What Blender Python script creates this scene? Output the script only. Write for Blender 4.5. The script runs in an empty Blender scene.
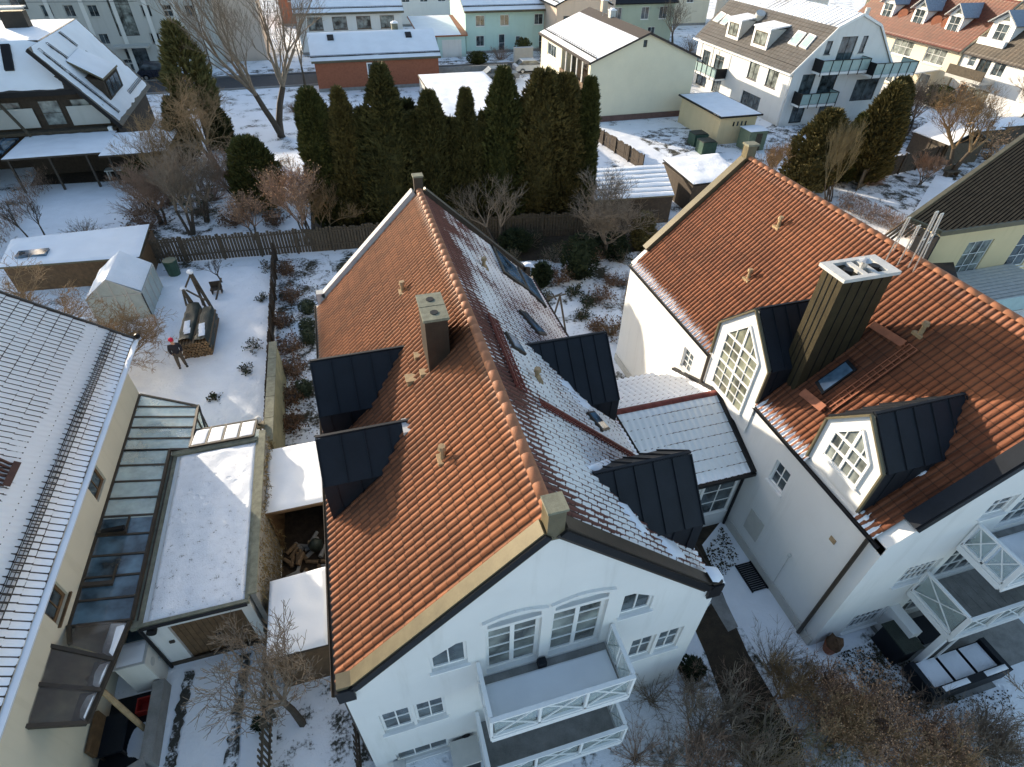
import bpy, bmesh, math, random
from mathutils import Vector, Matrix, noise
random.seed(7)
R_=math.radians
scene=bpy.context.scene
COL=scene.collection
# ---------------------------------------------------------------- camera model, used to turn measured sight lines into places
FPX,PITCH,ROLL,HEAD,CH=564.7,0.71783,0.01944,-0.2924,17.6
def _rz(v):
    c,s=math.cos(HEAD),math.sin(HEAD); return Vector((v[0]*c-v[1]*s,v[0]*s+v[1]*c,v[2]))
_F=Vector((0,math.cos(PITCH),-math.sin(PITCH)));_R=Vector((1,0,0));_U=_R.cross(_F)
_c,_s=math.cos(ROLL),math.sin(ROLL)
_R,_U=_c*_R+_s*_U,-_s*_R+_c*_U
_F,_R,_U=_rz(_F),_rz(_R),_rz(_U)
CAM=Vector((0,0,CH))
def ray(x,y): return _F+_R*((x-512)/FPX)+_U*((383.5-y)/FPX)
def G(x,y,z=0.0):
    d=ray(x,y); return CAM+d*((z-CH)/d.z)
def GX(x,y,X): d=ray(x,y); return CAM+d*(X/d.x)
def GY(x,y,Y): d=ray(x,y); return CAM+d*(Y/d.y)
def GP(x,y,P0,N):
    d=ray(x,y); P0=Vector(P0);N=Vector(N); return CAM+d*(((P0-CAM).dot(N))/d.dot(N))
# ---------------------------------------------------------------- mesh kit
class MB:
    def __init__(s): s.v=[];s.f=[];s.uv=None
    def add(s,vs,fs):
        o=len(s.v); s.v+= [tuple(v) for v in vs]; s.f+=[tuple(i+o for i in f) for f in fs]
    def box(s,x0,x1,y0,y1,z0,z1):
        if x0>x1:x0,x1=x1,x0
        if y0>y1:y0,y1=y1,y0
        if z0>z1:z0,z1=z1,z0
        s.add([(x0,y0,z0),(x1,y0,z0),(x1,y1,z0),(x0,y1,z0),(x0,y0,z1),(x1,y0,z1),(x1,y1,z1),(x0,y1,z1)],
              [(3,2,1,0),(4,5,6,7),(0,1,5,4),(1,2,6,5),(2,3,7,6),(3,0,4,7)]); return s
    def slab(s,pts,n,t0,t1):
        n=Vector(n); k=len(pts)
        a=[Vector(p)+n*t0 for p in pts]; b=[Vector(p)+n*t1 for p in pts]
        s.add(a+b,[tuple(range(k))[::-1],tuple(range(k,2*k))]+[(i,(i+1)%k,k+(i+1)%k,k+i) for i in range(k)]); return s
    def bar(s,p,q,w,h,up=(0,0,1)):
        p=Vector(p);q=Vector(q);d=(q-p)
        if d.length<1e-6: return s
        d.normalize(); up=Vector(up)
        if abs(d.dot(up))>.99: up=Vector((0,1,0)) if abs(d.y)<.9 else Vector((1,0,0))
        sd=d.cross(up).normalized(); u=sd.cross(d).normalized()
        sd*=w/2;u*=h/2
        s.add([p-sd-u,p+sd-u,p+sd+u,p-sd+u,q-sd-u,q+sd-u,q+sd+u,q-sd+u],[(0,1,2,3),(7,6,5,4),(0,4,5,1),(1,5,6,2),(2,6,7,3),(3,7,4,0)]); return s
    def tube(s,p,q,r0,r1,n=6,cap=True):
        p=Vector(p);q=Vector(q);d=(q-p)
        if d.length<1e-6: return s
        d.normalize(); a=d.orthogonal().normalized(); b=d.cross(a)
        A=[p+(a*math.cos(6.28318*i/n)+b*math.sin(6.28318*i/n))*r0 for i in range(n)]
        B=[q+(a*math.cos(6.28318*i/n)+b*math.sin(6.28318*i/n))*r1 for i in range(n)]
        fs=[(i,(i+1)%n,n+(i+1)%n,n+i) for i in range(n)]
        if cap: fs+=[tuple(range(n))[::-1],tuple(range(n,2*n))]
        s.add(A+B,fs); return s
    def ball(s,c,rx,ry,rz,n=8,m=6,jit=0,rnd=None):
        c=Vector(c); vs=[];fs=[]
        for j in range(m+1):
            t=math.pi*j/m
            for i in range(n):
                a=6.28318*i/n; k=1+(jit*(rnd or random).uniform(-1,1) if jit else 0)
                vs.append(c+Vector((rx*math.sin(t)*math.cos(a)*k,ry*math.sin(t)*math.sin(a)*k,rz*math.cos(t)*k)))
        for j in range(m):
            for i in range(n): fs.append((j*n+i,(j+1)*n+i,(j+1)*n+(i+1)%n,j*n+(i+1)%n))
        s.add(vs,fs); return s
    def mesh(s,name,off=(0,0,0),smooth=False,mat=None,fix=True):
        me=bpy.data.meshes.new(name); ox,oy,oz=off
        me.from_pydata([(x-ox,y-oy,z-oz) for x,y,z in s.v],[],s.f)
        if s.uv:
            l=me.uv_layers.new(name='UVMap'); 
            for p in me.polygons:
                for li in p.loop_indices: l.data[li].uv=s.uv[me.loops[li].vertex_index]
        elif fix and len(s.f)<30000:
            bm=bmesh.new(); bm.from_mesh(me); bmesh.ops.recalc_face_normals(bm,faces=bm.faces); bm.to_mesh(me); bm.free()
        if smooth:
            for p in me.polygons: p.use_smooth=True
        if mat: me.materials.append(mat)
        me.update(); return me
def wloc(o):
    v=Vector((0,0,0))
    while o: v+=o.location; o=o.parent
    return v
def tag(o,label=None,cat=None,group=None,kind=None):
    if label:o['label']=label
    if cat:o['category']=cat
    if group:o['group']=group
    if kind:o['kind']=kind
    return o
def part(name,mb,mat,parent,smooth=False,fix=True,label=None):
    me=mb.mesh(name,wloc(parent),smooth,mat,fix)
    o=bpy.data.objects.new(name,me); COL.objects.link(o); o.parent=parent
    if label:o['label']=label
    return o
def thing(name,label,cat,loc,group=None):
    o=bpy.data.objects.new(name,None); COL.objects.link(o); o.location=Vector(loc); o.empty_display_size=.3
    return tag(o,label,cat,group)
def solo(name,mb,mat,label,cat,loc,group=None,smooth=False,kind=None,fix=True):
    me=mb.mesh(name,loc,smooth,mat,fix); o=bpy.data.objects.new(name,me); COL.objects.link(o); o.location=Vector(loc)
    return tag(o,label,cat,group,kind)
def struct(name,mb,mat,kind='structure',fix=True):
    me=mb.mesh(name,(0,0,0),False,mat,fix); o=bpy.data.objects.new(name,me); COL.objects.link(o); o['kind']=kind; return o
def copytree(o,dx,label=None,parent=None,group=None):
    c=o.copy(); COL.objects.link(c); c.parent=parent
    if parent is None: c.location=o.location+Vector(dx)
    if label:c['label']=label
    if group:c['group']=group
    for ch in list(o.children): copytree(ch,(0,0,0),None,c)
    return c
def cut(obj,boxes):
    """cut window niches into a wall mesh"""
    if not boxes: return
    rest=[];use=[]
    for b in boxes:
        if any(b[0]<c[1]+.01 and b[1]>c[0]-.01 and b[2]<c[3] and b[3]>c[2] and b[4]<c[5]+.01 and b[5]>c[4]-.01 for c in use): rest.append(b)
        else: use.append(b)
    mb=MB()
    for b in use: mb.box(*b)
    me=mb.mesh('cutter',wloc(obj)); co=bpy.data.objects.new('cutter',me); COL.objects.link(co); co.location=wloc(obj)
    m=obj.modifiers.new('b','BOOLEAN'); m.operation='DIFFERENCE'; m.object=co; m.solver='EXACT'
    bpy.context.view_layer.update()
    dg=bpy.context.evaluated_depsgraph_get(); ev=obj.evaluated_get(dg)
    nm=bpy.data.meshes.new_from_object(ev); obj.modifiers.clear(); old=obj.data; obj.data=nm
    bpy.data.objects.remove(co)
    if rest: cut(obj,rest)
# ---------------------------------------------------------------- materials
MATS={}
def newmat(name):
    m=bpy.data.materials.new(name); m.use_nodes=True; nt=m.node_tree; b=nt.nodes['Principled BSDF']; return m,nt,b
def N(nt,t,**k):
    n=nt.nodes.new(t)
    for a,v in k.items():
        if a.startswith('i_'): n.inputs[int(a[2:])].default_value=v
        else: setattr(n,a,v)
    return n
def mixc(nt,fac,a,b):
    n=nt.nodes.new('ShaderNodeMix'); n.data_type='RGBA'
    for s,v in ((0,fac),(6,a),(7,b)):
        if hasattr(v,'is_linked') or hasattr(v,'links'): nt.links.new(v,n.inputs[s])
        elif s==0: n.inputs[0].default_value=v
        else: n.inputs[s].default_value=(*v,1)
    return n.outputs[2]
def math_(nt,op,a,b=None,c=None,clamp=False):
    n=nt.nodes.new('ShaderNodeMath'); n.operation=op; n.use_clamp=clamp
    for i,v in enumerate((a,b,c)):
        if v is None: continue
        if hasattr(v,'links'): nt.links.new(v,n.inputs[i])
        else: n.inputs[i].default_value=v
    return n.outputs[0]
def noi(nt,scale,detail=4,rough=.55,vec=None,out=0,dist=0):
    n=nt.nodes.new('ShaderNodeTexNoise'); n.inputs['Scale'].default_value=scale; n.inputs['Detail'].default_value=detail; n.inputs['Roughness'].default_value=rough; n.inputs['Distortion'].default_value=dist
    if vec is None:
        tc=nt.nodes.new('ShaderNodeTexCoord'); vec=tc.outputs['Object']
    nt.links.new(vec,n.inputs['Vector']); return n.outputs[out]
def ramp(nt,fac,stops,inter='LINEAR'):
    n=nt.nodes.new('ShaderNodeValToRGB'); n.color_ramp.interpolation=inter
    while len(n.color_ramp.elements)<len(stops): n.color_ramp.elements.new(.5)
    for e,(p,c) in zip(n.color_ramp.elements,stops):
        e.position=p; e.color=(*c,1) if len(c)==3 else c
    nt.links.new(fac,n.inputs[0]); return n.outputs[0]
def sstep(nt,v,a,b):
    n=nt.nodes.new('ShaderNodeMapRange'); n.interpolation_type='SMOOTHSTEP'
    nt.links.new(v,n.inputs[0]); n.inputs[1].default_value=a; n.inputs[2].default_value=b; return n.outputs[0]
def bump(nt,b,h,strength=.4,dist=.02):
    n=nt.nodes.new('ShaderNodeBump'); n.inputs['Strength'].default_value=strength; n.inputs['Distance'].default_value=dist
    nt.links.new(h,n.inputs['Height']); nt.links.new(n.outputs[0],b.inputs['Normal'])
def plain(name,c,rough=.7,var=.25,scale=3.,metal=0,bs=.3,bd=.01,spec=.4,c2=None):
    """base colour broken up by two scales of noise"""
    if name in MATS: return MATS[name]
    m,nt,b=newmat(name)
    n1=noi(nt,scale,5,.6); n2=noi(nt,scale*9,3,.6)
    f=math_(nt,'ADD',math_(nt,'MULTIPLY',n1,.7),math_(nt,'MULTIPLY',n2,.3))
    lo=tuple(x*(1-var) for x in c); hi=c2 or tuple(min(1,x*(1+var)) for x in c)
    nt.links.new(ramp(nt,f,[(.32,lo),(.68,hi)]),b.inputs['Base Color'])
    b.inputs['Roughness'].default_value=rough; b.inputs['Metallic'].default_value=metal
    b.inputs['Specular IOR Level'].default_value=spec
    bump(nt,b,n2,bs,bd); MATS[name]=m; return m
def snowmat(name,dirt=(.06,.05,.035),thr=.35,soft=.06,scale=1.2,fine=9.,col=(.86,.88,.91),bs=.5,bd=.05,dist=0):
    """snow with bare patches where the ground shows through; thr = share of bare ground"""
    if name in MATS: return MATS[name]
    m,nt,b=newmat(name)
    n1=noi(nt,scale,3,.5,dist=dist); n2=noi(nt,fine,4,.65); n3=noi(nt,.15,3,.5)
    f=math_(nt,'ADD',math_(nt,'ADD',math_(nt,'MULTIPLY',n1,.5),math_(nt,'MULTIPLY',n2,.35)),math_(nt,'MULTIPLY',n3,.15))
    k=sstep(nt,f,thr-soft,thr+soft)
    d=mixc(nt,noi(nt,14,4,.7),tuple(x*.5 for x in dirt),tuple(x*1.6 for x in dirt))
    s=mixc(nt,sstep(nt,n1,.3,.7),tuple(x*.94 for x in col),col)
    nt.links.new(mixc(nt,k,d,s),b.inputs['Base Color'])
    b.inputs['Roughness'].default_value=.75; b.inputs['Specular IOR Level'].default_value=.25
    vo=nt.nodes.new('ShaderNodeTexVoronoi'); vo.inputs['Scale'].default_value=2.6; tc=nt.nodes.new('ShaderNodeTexCoord'); nt.links.new(tc.outputs['Object'],vo.inputs['Vector'])
    dent=math_(nt,'MULTIPLY',sstep(nt,vo.outputs['Distance'],.10,.26),sstep(nt,noi(nt,.35,3,.5),.45,.6))
    bump(nt,b,math_(nt,'ADD',math_(nt,'ADD',n2,math_(nt,'MULTIPLY',k,.6)),math_(nt,'MULTIPLY',dent,.9)),bs,bd); MATS[name]=m; return m
def tilemat(name,c1,c2,snow=0,gloss=.55):
    """pantiles; UV counts tiles. snow: 0 none, 1 east slope of main roof, 2 neighbour's roof, 3 lower edge remains"""
    m,nt,b=newmat(name)
    uv=nt.nodes.new('ShaderNodeUVMap'); sep=nt.nodes.new('ShaderNodeSeparateXYZ'); nt.links.new(uv.outputs[0],sep.inputs[0])
    u,v=sep.outputs[0],sep.outputs[1]
    fl=nt.nodes.new('ShaderNodeVectorMath'); fl.operation='FLOOR'; nt.links.new(uv.outputs[0],fl.inputs[0])
    wn=nt.nodes.new('ShaderNodeTexWhiteNoise'); wn.noise_dimensions='2D'; nt.links.new(fl.outputs[0],wn.inputs[0])
    big=noi(nt,.5,4,.6); fine=noi(nt,18,3,.6)
    f=math_(nt,'ADD',math_(nt,'MULTIPLY',wn.outputs[0],.22),math_(nt,'ADD',math_(nt,'MULTIPLY',big,.6),math_(nt,'MULTIPLY',fine,.28)))
    base=mixc(nt,sstep(nt,f,.25,.8),c1,c2)
    fu=math_(nt,'FRACT',u); fv=math_(nt,'FRACT',v)
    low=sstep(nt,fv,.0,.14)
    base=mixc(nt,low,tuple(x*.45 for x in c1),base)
    # shade in the joints between the rolls, painted into the base colour
    joint_shade=math_(nt,'MULTIPLY',sstep(nt,math_(nt,'ABSOLUTE',math_(nt,'SUBTRACT',fu,.42)),.36,.46),.62)
    base=mixc(nt,joint_shade,base,(.035,.022,.016))
    # run-off streaks down the slope, lichen specks and soot
    mp=nt.nodes.new('ShaderNodeMapping'); mp.inputs['Scale'].default_value=(.55,.07,1); nt.links.new(uv.outputs[0],mp.inputs[0])
    strk=sstep(nt,noi(nt,1.0,5,.65,vec=mp.outputs[0]),.48,.72)
    base=mixc(nt,math_(nt,'MULTIPLY',strk,.38),base,(.085,.050,.032))
    spk=sstep(nt,noi(nt,5,6,.75),.60,.72)
    base=mixc(nt,math_(nt,'MULTIPLY',spk,.5),base,(.10,.075,.05))
    if snow:
        tri=math_(nt,'ABSOLUTE',math_(nt,'SUBTRACT',fu,.42))   # 0 at crest
        n1=noi(nt,.55,3,.5); n2=noi(nt,5,4,.7)
        if snow==1:
            s=math_(nt,'ADD',math_(nt,'MULTIPLY',n1,1.15),math_(nt,'MULTIPLY',n2,.5))
            s=math_(nt,'ADD',s,math_(nt,'MULTIPLY',tri,1.05))
            s=math_(nt,'SUBTRACT',s,math_(nt,'MULTIPLY',sstep(nt,v,14.5,17.5),.35))
            s=math_(nt,'SUBTRACT',s,math_(nt,'MULTIPLY',math_(nt,'SUBTRACT',1.,sstep(nt,fv,.04,.20)),.30))
            k=sstep(nt,s,.98,1.06)
        elif snow==2:
            a=sstep(nt,tri,.36,.46)  # gap at valley
            s=math_(nt,'SUBTRACT',math_(nt,'ADD',math_(nt,'MULTIPLY',n1,.5),math_(nt,'MULTIPLY',n2,.25)),math_(nt,'MULTIPLY',a,.36))
            s=math_(nt,'SUBTRACT',s,math_(nt,'MULTIPLY',math_(nt,'SUBTRACT',1.,sstep(nt,fv,.04,.14)),.26))
            s=math_(nt,'SUBTRACT',s,math_(nt,'MULTIPLY',sstep(nt,v,3.,11.),.10))
            band=math_(nt,'MULTIPLY',sstep(nt,v,1.1,1.3),math_(nt,'SUBTRACT',1.,sstep(nt,v,2.1,2.3)))
            s=math_(nt,'SUBTRACT',s,math_(nt,'MULTIPLY',band,.10))
            clean=math_(nt,'MULTIPLY',sstep(nt,v,2.2,2.5),math_(nt,'SUBTRACT',1.,sstep(nt,v,3.2,4.4)))
            s=math_(nt,'ADD',s,math_(nt,'MULTIPLY',clean,.24))
            k=sstep(nt,s,.06,.12)
        elif snow==3:
            s=math_(nt,'ADD',math_(nt,'MULTIPLY',n2,.5),math_(nt,'MULTIPLY',tri,1.0)); s=math_(nt,'ADD',s,math_(nt,'MULTIPLY',n1,.4))
            s=math_(nt,'SUBTRACT',s,math_(nt,'MULTIPLY',sstep(nt,v,.4,2.6),.75)); k=sstep(nt,s,.66,.74)
        else:
            s=math_(nt,'SUBTRACT',math_(nt,'ADD',math_(nt,'MULTIPLY',n1,.5),math_(nt,'MULTIPLY',n2,.2)),math_(nt,'MULTIPLY',sstep(nt,tri,.34,.42),.12))
            s=math_(nt,'SUBTRACT',s,math_(nt,'MULTIPLY',math_(nt,'SUBTRACT',1.,sstep(nt,fv,.03,.12)),.22)); k=sstep(nt,s,.10,.16)
        base=mixc(nt,k,base,(.86,.88,.91))
        b.inputs['Roughness'].default_value=.7
        bump(nt,b,math_(nt,'ADD',fine,math_(nt,'MULTIPLY',k,1.5)),.5,.02)
    else:
        b.inputs['Roughness'].default_value=gloss; bump(nt,b,fine,.4,.01)
    nt.links.new(base,b.inputs['Base Color']); b.inputs['Specular IOR Level'].default_value=.35
    return m
def plaster(name,c,dirt=.26):
    m,nt,b=newmat(name); tc=nt.nodes.new('ShaderNodeTexCoord'); geo=nt.nodes.new('ShaderNodeNewGeometry')
    mp=nt.nodes.new('ShaderNodeMapping'); mp.inputs['Scale'].default_value=(1.6,1.6,.16); nt.links.new(tc.outputs['Object'],mp.inputs[0])
    st=sstep(nt,noi(nt,1.5,6,.65,vec=mp.outputs[0]),.50,.78); n1=noi(nt,.45,4,.6); fine=noi(nt,30,3,.6)
    sp=nt.nodes.new('ShaderNodeSeparateXYZ'); nt.links.new(geo.outputs['Position'],sp.inputs[0])
    low=math_(nt,'SUBTRACT',1.,sstep(nt,math_(nt,'ADD',sp.outputs[2],math_(nt,'MULTIPLY',n1,.8)),.3,1.1))
    base=mixc(nt,sstep(nt,n1,.3,.7),tuple(x*.93 for x in c),c)
    base=mixc(nt,math_(nt,'MULTIPLY',st,dirt),base,(c[0]*.55,c[1]*.53,c[2]*.47))
    base=mixc(nt,math_(nt,'MULTIPLY',low,.30),base,(.30,.28,.23))
    nt.links.new(base,b.inputs['Base Color']); b.inputs['Roughness'].default_value=.88; b.inputs['Specular IOR Level'].default_value=.2
    bump(nt,b,fine,.25,.006); MATS[name]=m; return m
def glassmat(name,c=(.02,.03,.04),rough=.08,spec=.8):
    if name in MATS: return MATS[name]
    m,nt,b=newmat(name); n=noi(nt,1.6,3,.5)
    nt.links.new(ramp(nt,n,[(.35,tuple(x*.5 for x in c)),(.68,tuple(x*3.2+.01 for x in c))]),b.inputs['Base Color'])
    b.inputs['Roughness'].default_value=rough; b.inputs['Specular IOR Level'].default_value=spec; MATS[name]=m; return m
def clearglass(name,c=(.75,.88,.85),alpha=.35,dirt=.5):
    m,nt,b=newmat(name); n=noi(nt,1.2,4,.6)
    b.inputs['Base Color'].default_value=(*c,1); b.inputs['Roughness'].default_value=.12
    mr=nt.nodes.new('ShaderNodeMapRange'); nt.links.new(n,mr.inputs[0]); mr.inputs[1].default_value=.3; mr.inputs[2].default_value=.7
    mr.inputs[3].default_value=alpha*.6; mr.inputs[4].default_value=alpha*1.4
    nt.links.new(mr.outputs[0],b.inputs['Alpha']); return m
def leafmat(name,c1,c2,c3=None,scale=1.3):
    m,nt,b=newmat(name)
    n1=noi(nt,scale,4,.6); n2=noi(nt,scale*8,3,.6)
    f=math_(nt,'ADD',math_(nt,'MULTIPLY',n1,.6),math_(nt,'MULTIPLY',n2,.4))
    st=[(.3,c1),(.6,c2)]+([(.75,c3)] if c3 else [])
    nt.links.new(ramp(nt,f,st),b.inputs['Base Color']); b.inputs['Roughness'].default_value=.75; b.inputs['Specular IOR Level'].default_value=.2
    return m
M_plaster=plaster('white_plaster',(.74,.74,.72))
M_plaster2=plaster('pale_plaster',(.72,.71,.66))
M_creamwall=plaster('cream_plaster',(.66,.60,.46))
M_yellow=plaster('yellow_plaster',(.74,.60,.36))
M_mint=plaster('mint_plaster',(.50,.68,.62))
M_sage=plaster('sage_plaster',(.40,.46,.36))
M_peach=plaster('peach_plaster',(.62,.50,.40))
M_greywall=plain('grey_render',(.50,.49,.45),.85,.12,.7,bs=.2,bd=.005)
M_aptwall=plaster('grey_white_render',(.50,.50,.46))
M_white=plain('white_paint',(.80,.80,.78),.45,.05,4,bs=.1,bd=.002)
M_navy=plain('dark_seam_metal',(.010,.013,.018),.6,.3,1.5,metal=.0,bs=.15,bd=.003,spec=.25)
M_zinc=plain('weathered_zinc',(.135,.115,.068),.5,.2,2.5,metal=.15,bs=.2,bd=.004)
M_blackm=plain('black_metal',(.010,.010,.011),.5,.3,4,spec=.25,bs=.1)
M_brownm=plain('brown_metal',(.045,.035,.025),.5,.3,4,bs=.15)
M_chim=plain('dark_chimney_cladding',(.026,.020,.014),.55,.35,3,bs=.2)
M_chimR=plain('bronze_chimney_cladding',(.042,.034,.018),.6,.3,2,bs=.15,spec=.2)
M_conc=plain('lichened_concrete',(.19,.19,.14),.9,.35,5,bs=.6,bd=.01)
M_concw=plain('pale_concrete_cap',(.50,.50,.48),.85,.15,4,bs=.4)
M_wood=plain('brown_wood',(.13,.075,.035),.7,.35,6,bs=.4)
M_wooddk=plain('dark_wood',(.05,.036,.024),.8,.4,5,bs=.4)
M_woodgr=plain('weathered_fence_wood',(.080,.064,.044),.85,.4,7,bs=.5)
M_woodhi=plain('pale_timber',(.34,.24,.13),.7,.3,6,bs=.4)
M_logs=plain('cut_firewood',(.19,.125,.07),.8,.45,12,bs=.5)
M_asph=plain('wet_asphalt',(.05,.05,.053),.75,.3,2,bs=.3)
M_soil=plain('bare_soil',(.050,.036,.024),.95,.55,4,bs=.9,bd=.05)
M_pathm=plain('brown_trodden_path',(.052,.038,.024),.95,.4,3,bs=.9,bd=.04)
M_stone=plain('grey_paving',(.24,.235,.22),.9,.25,3,bs=.5)
M_brick=plain('red_brick_wall',(.30,.105,.055),.85,.18,5,bs=.4)
M_bark=plain('tree_bark',(.075,.058,.042),.9,.4,9,bs=.8,bd=.02)
M_twig=plain('grey_twigs',(.21,.165,.12),.85,.35,6,bs=.3)
M_twigr=plain('reddish_twigs',(.25,.165,.115),.85,.35,6,bs=.3)
M_twigo=plain('golden_twigs',(.26,.17,.085),.85,.35,6,bs=.3)
M_twigg=plain('olive_twigs',(.17,.14,.075),.85,.35,6,bs=.3)
M_snow=snowmat('clean_snow',thr=.305,soft=.03,scale=1.1,fine=9,bs=.6,bd=.05,dirt=(.09,.085,.06))
M_snowgar=snowmat('garden_snow',thr=.425,soft=.05,scale=.7,fine=6,bs=.6,bd=.06,dirt=(.040,.038,.022))
M_snowsp=snowmat('speckled_snow',thr=.445,soft=.05,scale=1.6,fine=11,bs=.5,dirt=(.05,.05,.04))
M_snowthin=snowmat('thin_snow',thr=.48,soft=.06,scale=1.1,fine=7,bs=.6,dirt=(.05,.045,.03),dist=.6)
M_snowroof=snowmat('roof_snow',thr=.2,soft=.05,scale=.8,fine=10,bs=.25,bd=.02)
M_glass=glassmat('window_glass',(.03,.04,.045))
M_glassb=glassmat('blue_window_glass',(.04,.07,.10))
M_glassd=glassmat('dim_curtained_glass',(.10,.11,.10),.15,.6)
M_glassy=glassmat('sunlit_glass',(.10,.105,.075),.1,.8)
M_rail=clearglass('balcony_clear',(.42,.50,.48),.42)
M_frost=plain('frosted_balcony_glass',(.34,.46,.44),.2,.1,3,bs=.05,spec=.7)
M_clear=clearglass('conservatory_glass')
M_clear2=clearglass('canopy_glass',(.085,.065,.05),.55)
M_poly=plain('milky_greenhouse_panel',(.42,.46,.42),.35,.12,3,bs=.1)
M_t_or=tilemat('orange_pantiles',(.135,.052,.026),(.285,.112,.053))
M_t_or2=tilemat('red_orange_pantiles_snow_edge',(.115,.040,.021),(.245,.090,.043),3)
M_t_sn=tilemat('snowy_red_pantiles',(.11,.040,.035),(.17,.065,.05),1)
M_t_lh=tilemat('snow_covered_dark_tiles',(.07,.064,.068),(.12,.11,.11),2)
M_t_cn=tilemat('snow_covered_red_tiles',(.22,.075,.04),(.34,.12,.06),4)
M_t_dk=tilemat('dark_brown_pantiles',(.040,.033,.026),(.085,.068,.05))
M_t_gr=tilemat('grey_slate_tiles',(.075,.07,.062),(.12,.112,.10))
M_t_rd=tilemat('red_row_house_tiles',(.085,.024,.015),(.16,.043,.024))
M_ridge=plain('orange_ridge_tiles',(.36,.145,.068),.6,.25,5,bs=.3)
M_solar=glassmat('solar_panel_glass',(.05,.08,.16),.12,.9)
M_redm=plain('oxide_red_metal',(.16,.035,.025),.6,.35,5,bs=.3)
M_orm=plain('terracotta_painted_metal',(.30,.10,.045),.6,.3,5,bs=.2)
M_silver=plain('galvanised_steel',(.55,.55,.54),.35,.12,6,metal=.7,bs=.1)
M_tarp=plain('dark_green_tarp',(.022,.030,.022),.5,.4,3,bs=.6,bd=.04)
M_greenp=plain('green_plastic',(.03,.07,.045),.5,.3,3,bs=.2)
M_vine=leafmat('dry_vine',(.16,.12,.06),(.26,.20,.10),(.34,.28,.16),3)
M_con1=leafmat('dark_spruce_needles',(.030,.032,.012),(.092,.085,.028),(.20,.16,.055),1.0)
M_con2=leafmat('bronzed_thuja',(.045,.040,.014),(.13,.105,.034),(.23,.17,.06),1.0)
M_con3=leafmat('green_thuja',(.032,.038,.012),(.085,.088,.025),(.18,.15,.045),1.2)
M_pine=leafmat('yellow_green_pine_needles',(.07,.070,.026),(.16,.145,.055),(.25,.20,.075),1.4)
M_olive=leafmat('olive_evergreen',(.055,.05,.018),(.12,.10,.035),(.19,.15,.055),1.4)
M_shrub=leafmat('evergreen_shrub',(.012,.02,.010),(.03,.042,.018),(.055,.065,.03),2)
M_rust=leafmat('withered_orange_leaves',(.34,.18,.09),(.60,.36,.20),(.75,.50,.32),3)
M_rustd=leafmat('brown_withered_leaves',(.08,.045,.026),(.15,.085,.048),(.24,.15,.09),2)
M_ivy=leafmat('grey_green_ground_leaves',(.03,.045,.025),(.07,.085,.05),(.12,.13,.08),3)
# ---------------------------------------------------------------- building helpers
class Face:
    """a wall plane: 'S' looks to -Y, 'W' to -X, 'E' to +X, 'N' to +Y. a runs along the wall, d outwards"""
    def __init__(s,side,c): s.side=side;s.c=c
    def box(s,mb,a0,a1,z0,z1,d0,d1):
        if s.side=='S': mb.box(a0,a1,s.c-d1,s.c-d0,z0,z1)
        if s.side=='N': mb.box(a0,a1,s.c+d0,s.c+d1,z0,z1)
        if s.side=='W': mb.box(s.c-d1,s.c-d0,a0,a1,z0,z1)
        if s.side=='E': mb.box(s.c+d0,s.c+d1,a0,a1,z0,z1)
    def b6(s,a0,a1,z0,z1,d0,d1):
        m=MB(); s.box(m,a0,a1,z0,z1,d0,d1); xs=[v[0] for v in m.v];ys=[v[1] for v in m.v]
        return (min(xs),max(xs),min(ys),max(ys),z0,z1)
    def pt(s,a,z,d=0):
        return {'S':(a,s.c-d,z),'N':(a,s.c+d,z),'W':(s.c-d,a,z),'E':(s.c+d,a,z)}[s.side]
    def n(s): return {'S':(0,-1,0),'N':(0,1,0),'W':(-1,0,0),'E':(1,0,0)}[s.side]
def window(root,face,a0,a1,z0,z1,nx=2,nz=1,cuts=None,dep=.12,fr=.06,bar=.03,glass=None,frame=None,sill=True,mull=1,name='window',label=None,surround=None):
    """framed window in a niche; nx,nz panes; mull = thicker casement posts every nx/mull panes"""
    frame=frame or M_white; glass=glass or M_glass
    if a0>a1:a0,a1=a1,a0
    if cuts is not None: cuts.append(face.b6(a0,a1,z0,z1,-dep,.05)); b=-dep
    else: b=.0
    f=MB(); t=.05
    face.box(f,a0,a0+fr,z0,z1,b+.004,b+t);face.box(f,a1-fr,a1,z0,z1,b+.004,b+t)
    face.box(f,a0+fr,a1-fr,z1-fr,z1,b+.004,b+t);face.box(f,a0+fr,a1-fr,z0,z0+fr,b+.004,b+t)
    w=(a1-a0-2*fr);h=(z1-z0-2*fr); per=max(1,nx//mull)
    for i in range(1,nx):
        x=a0+fr+w*i/nx; bw=fr*1.1 if (mull>1 and i%per==0) else bar
        face.box(f,x-bw/2,x+bw/2,z0+fr,z1-fr,b+.006,b+t-.006)
    for j in range(1,nz):
        z=z0+fr+h*j/nz; face.box(f,a0+fr,a1-fr,z-bar/2,z+bar/2,b+.008,b+t-.010)
    w_=part(name,f,frame,root,label=label)
    g=MB(); face.box(g,a0+fr*.5,a1-fr*.5,z0+fr*.5,z1-fr*.5,b+.002,b+.018); part('pane',g,glass,w_)
    if sill:
        s=MB(); face.box(s,a0-.05,a1+.05,z0-.05,z0-.003,b+.01 if cuts is not None else .002,.07); part('sill',s,M_white if frame is M_white else frame,w_)
    return w_
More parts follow.
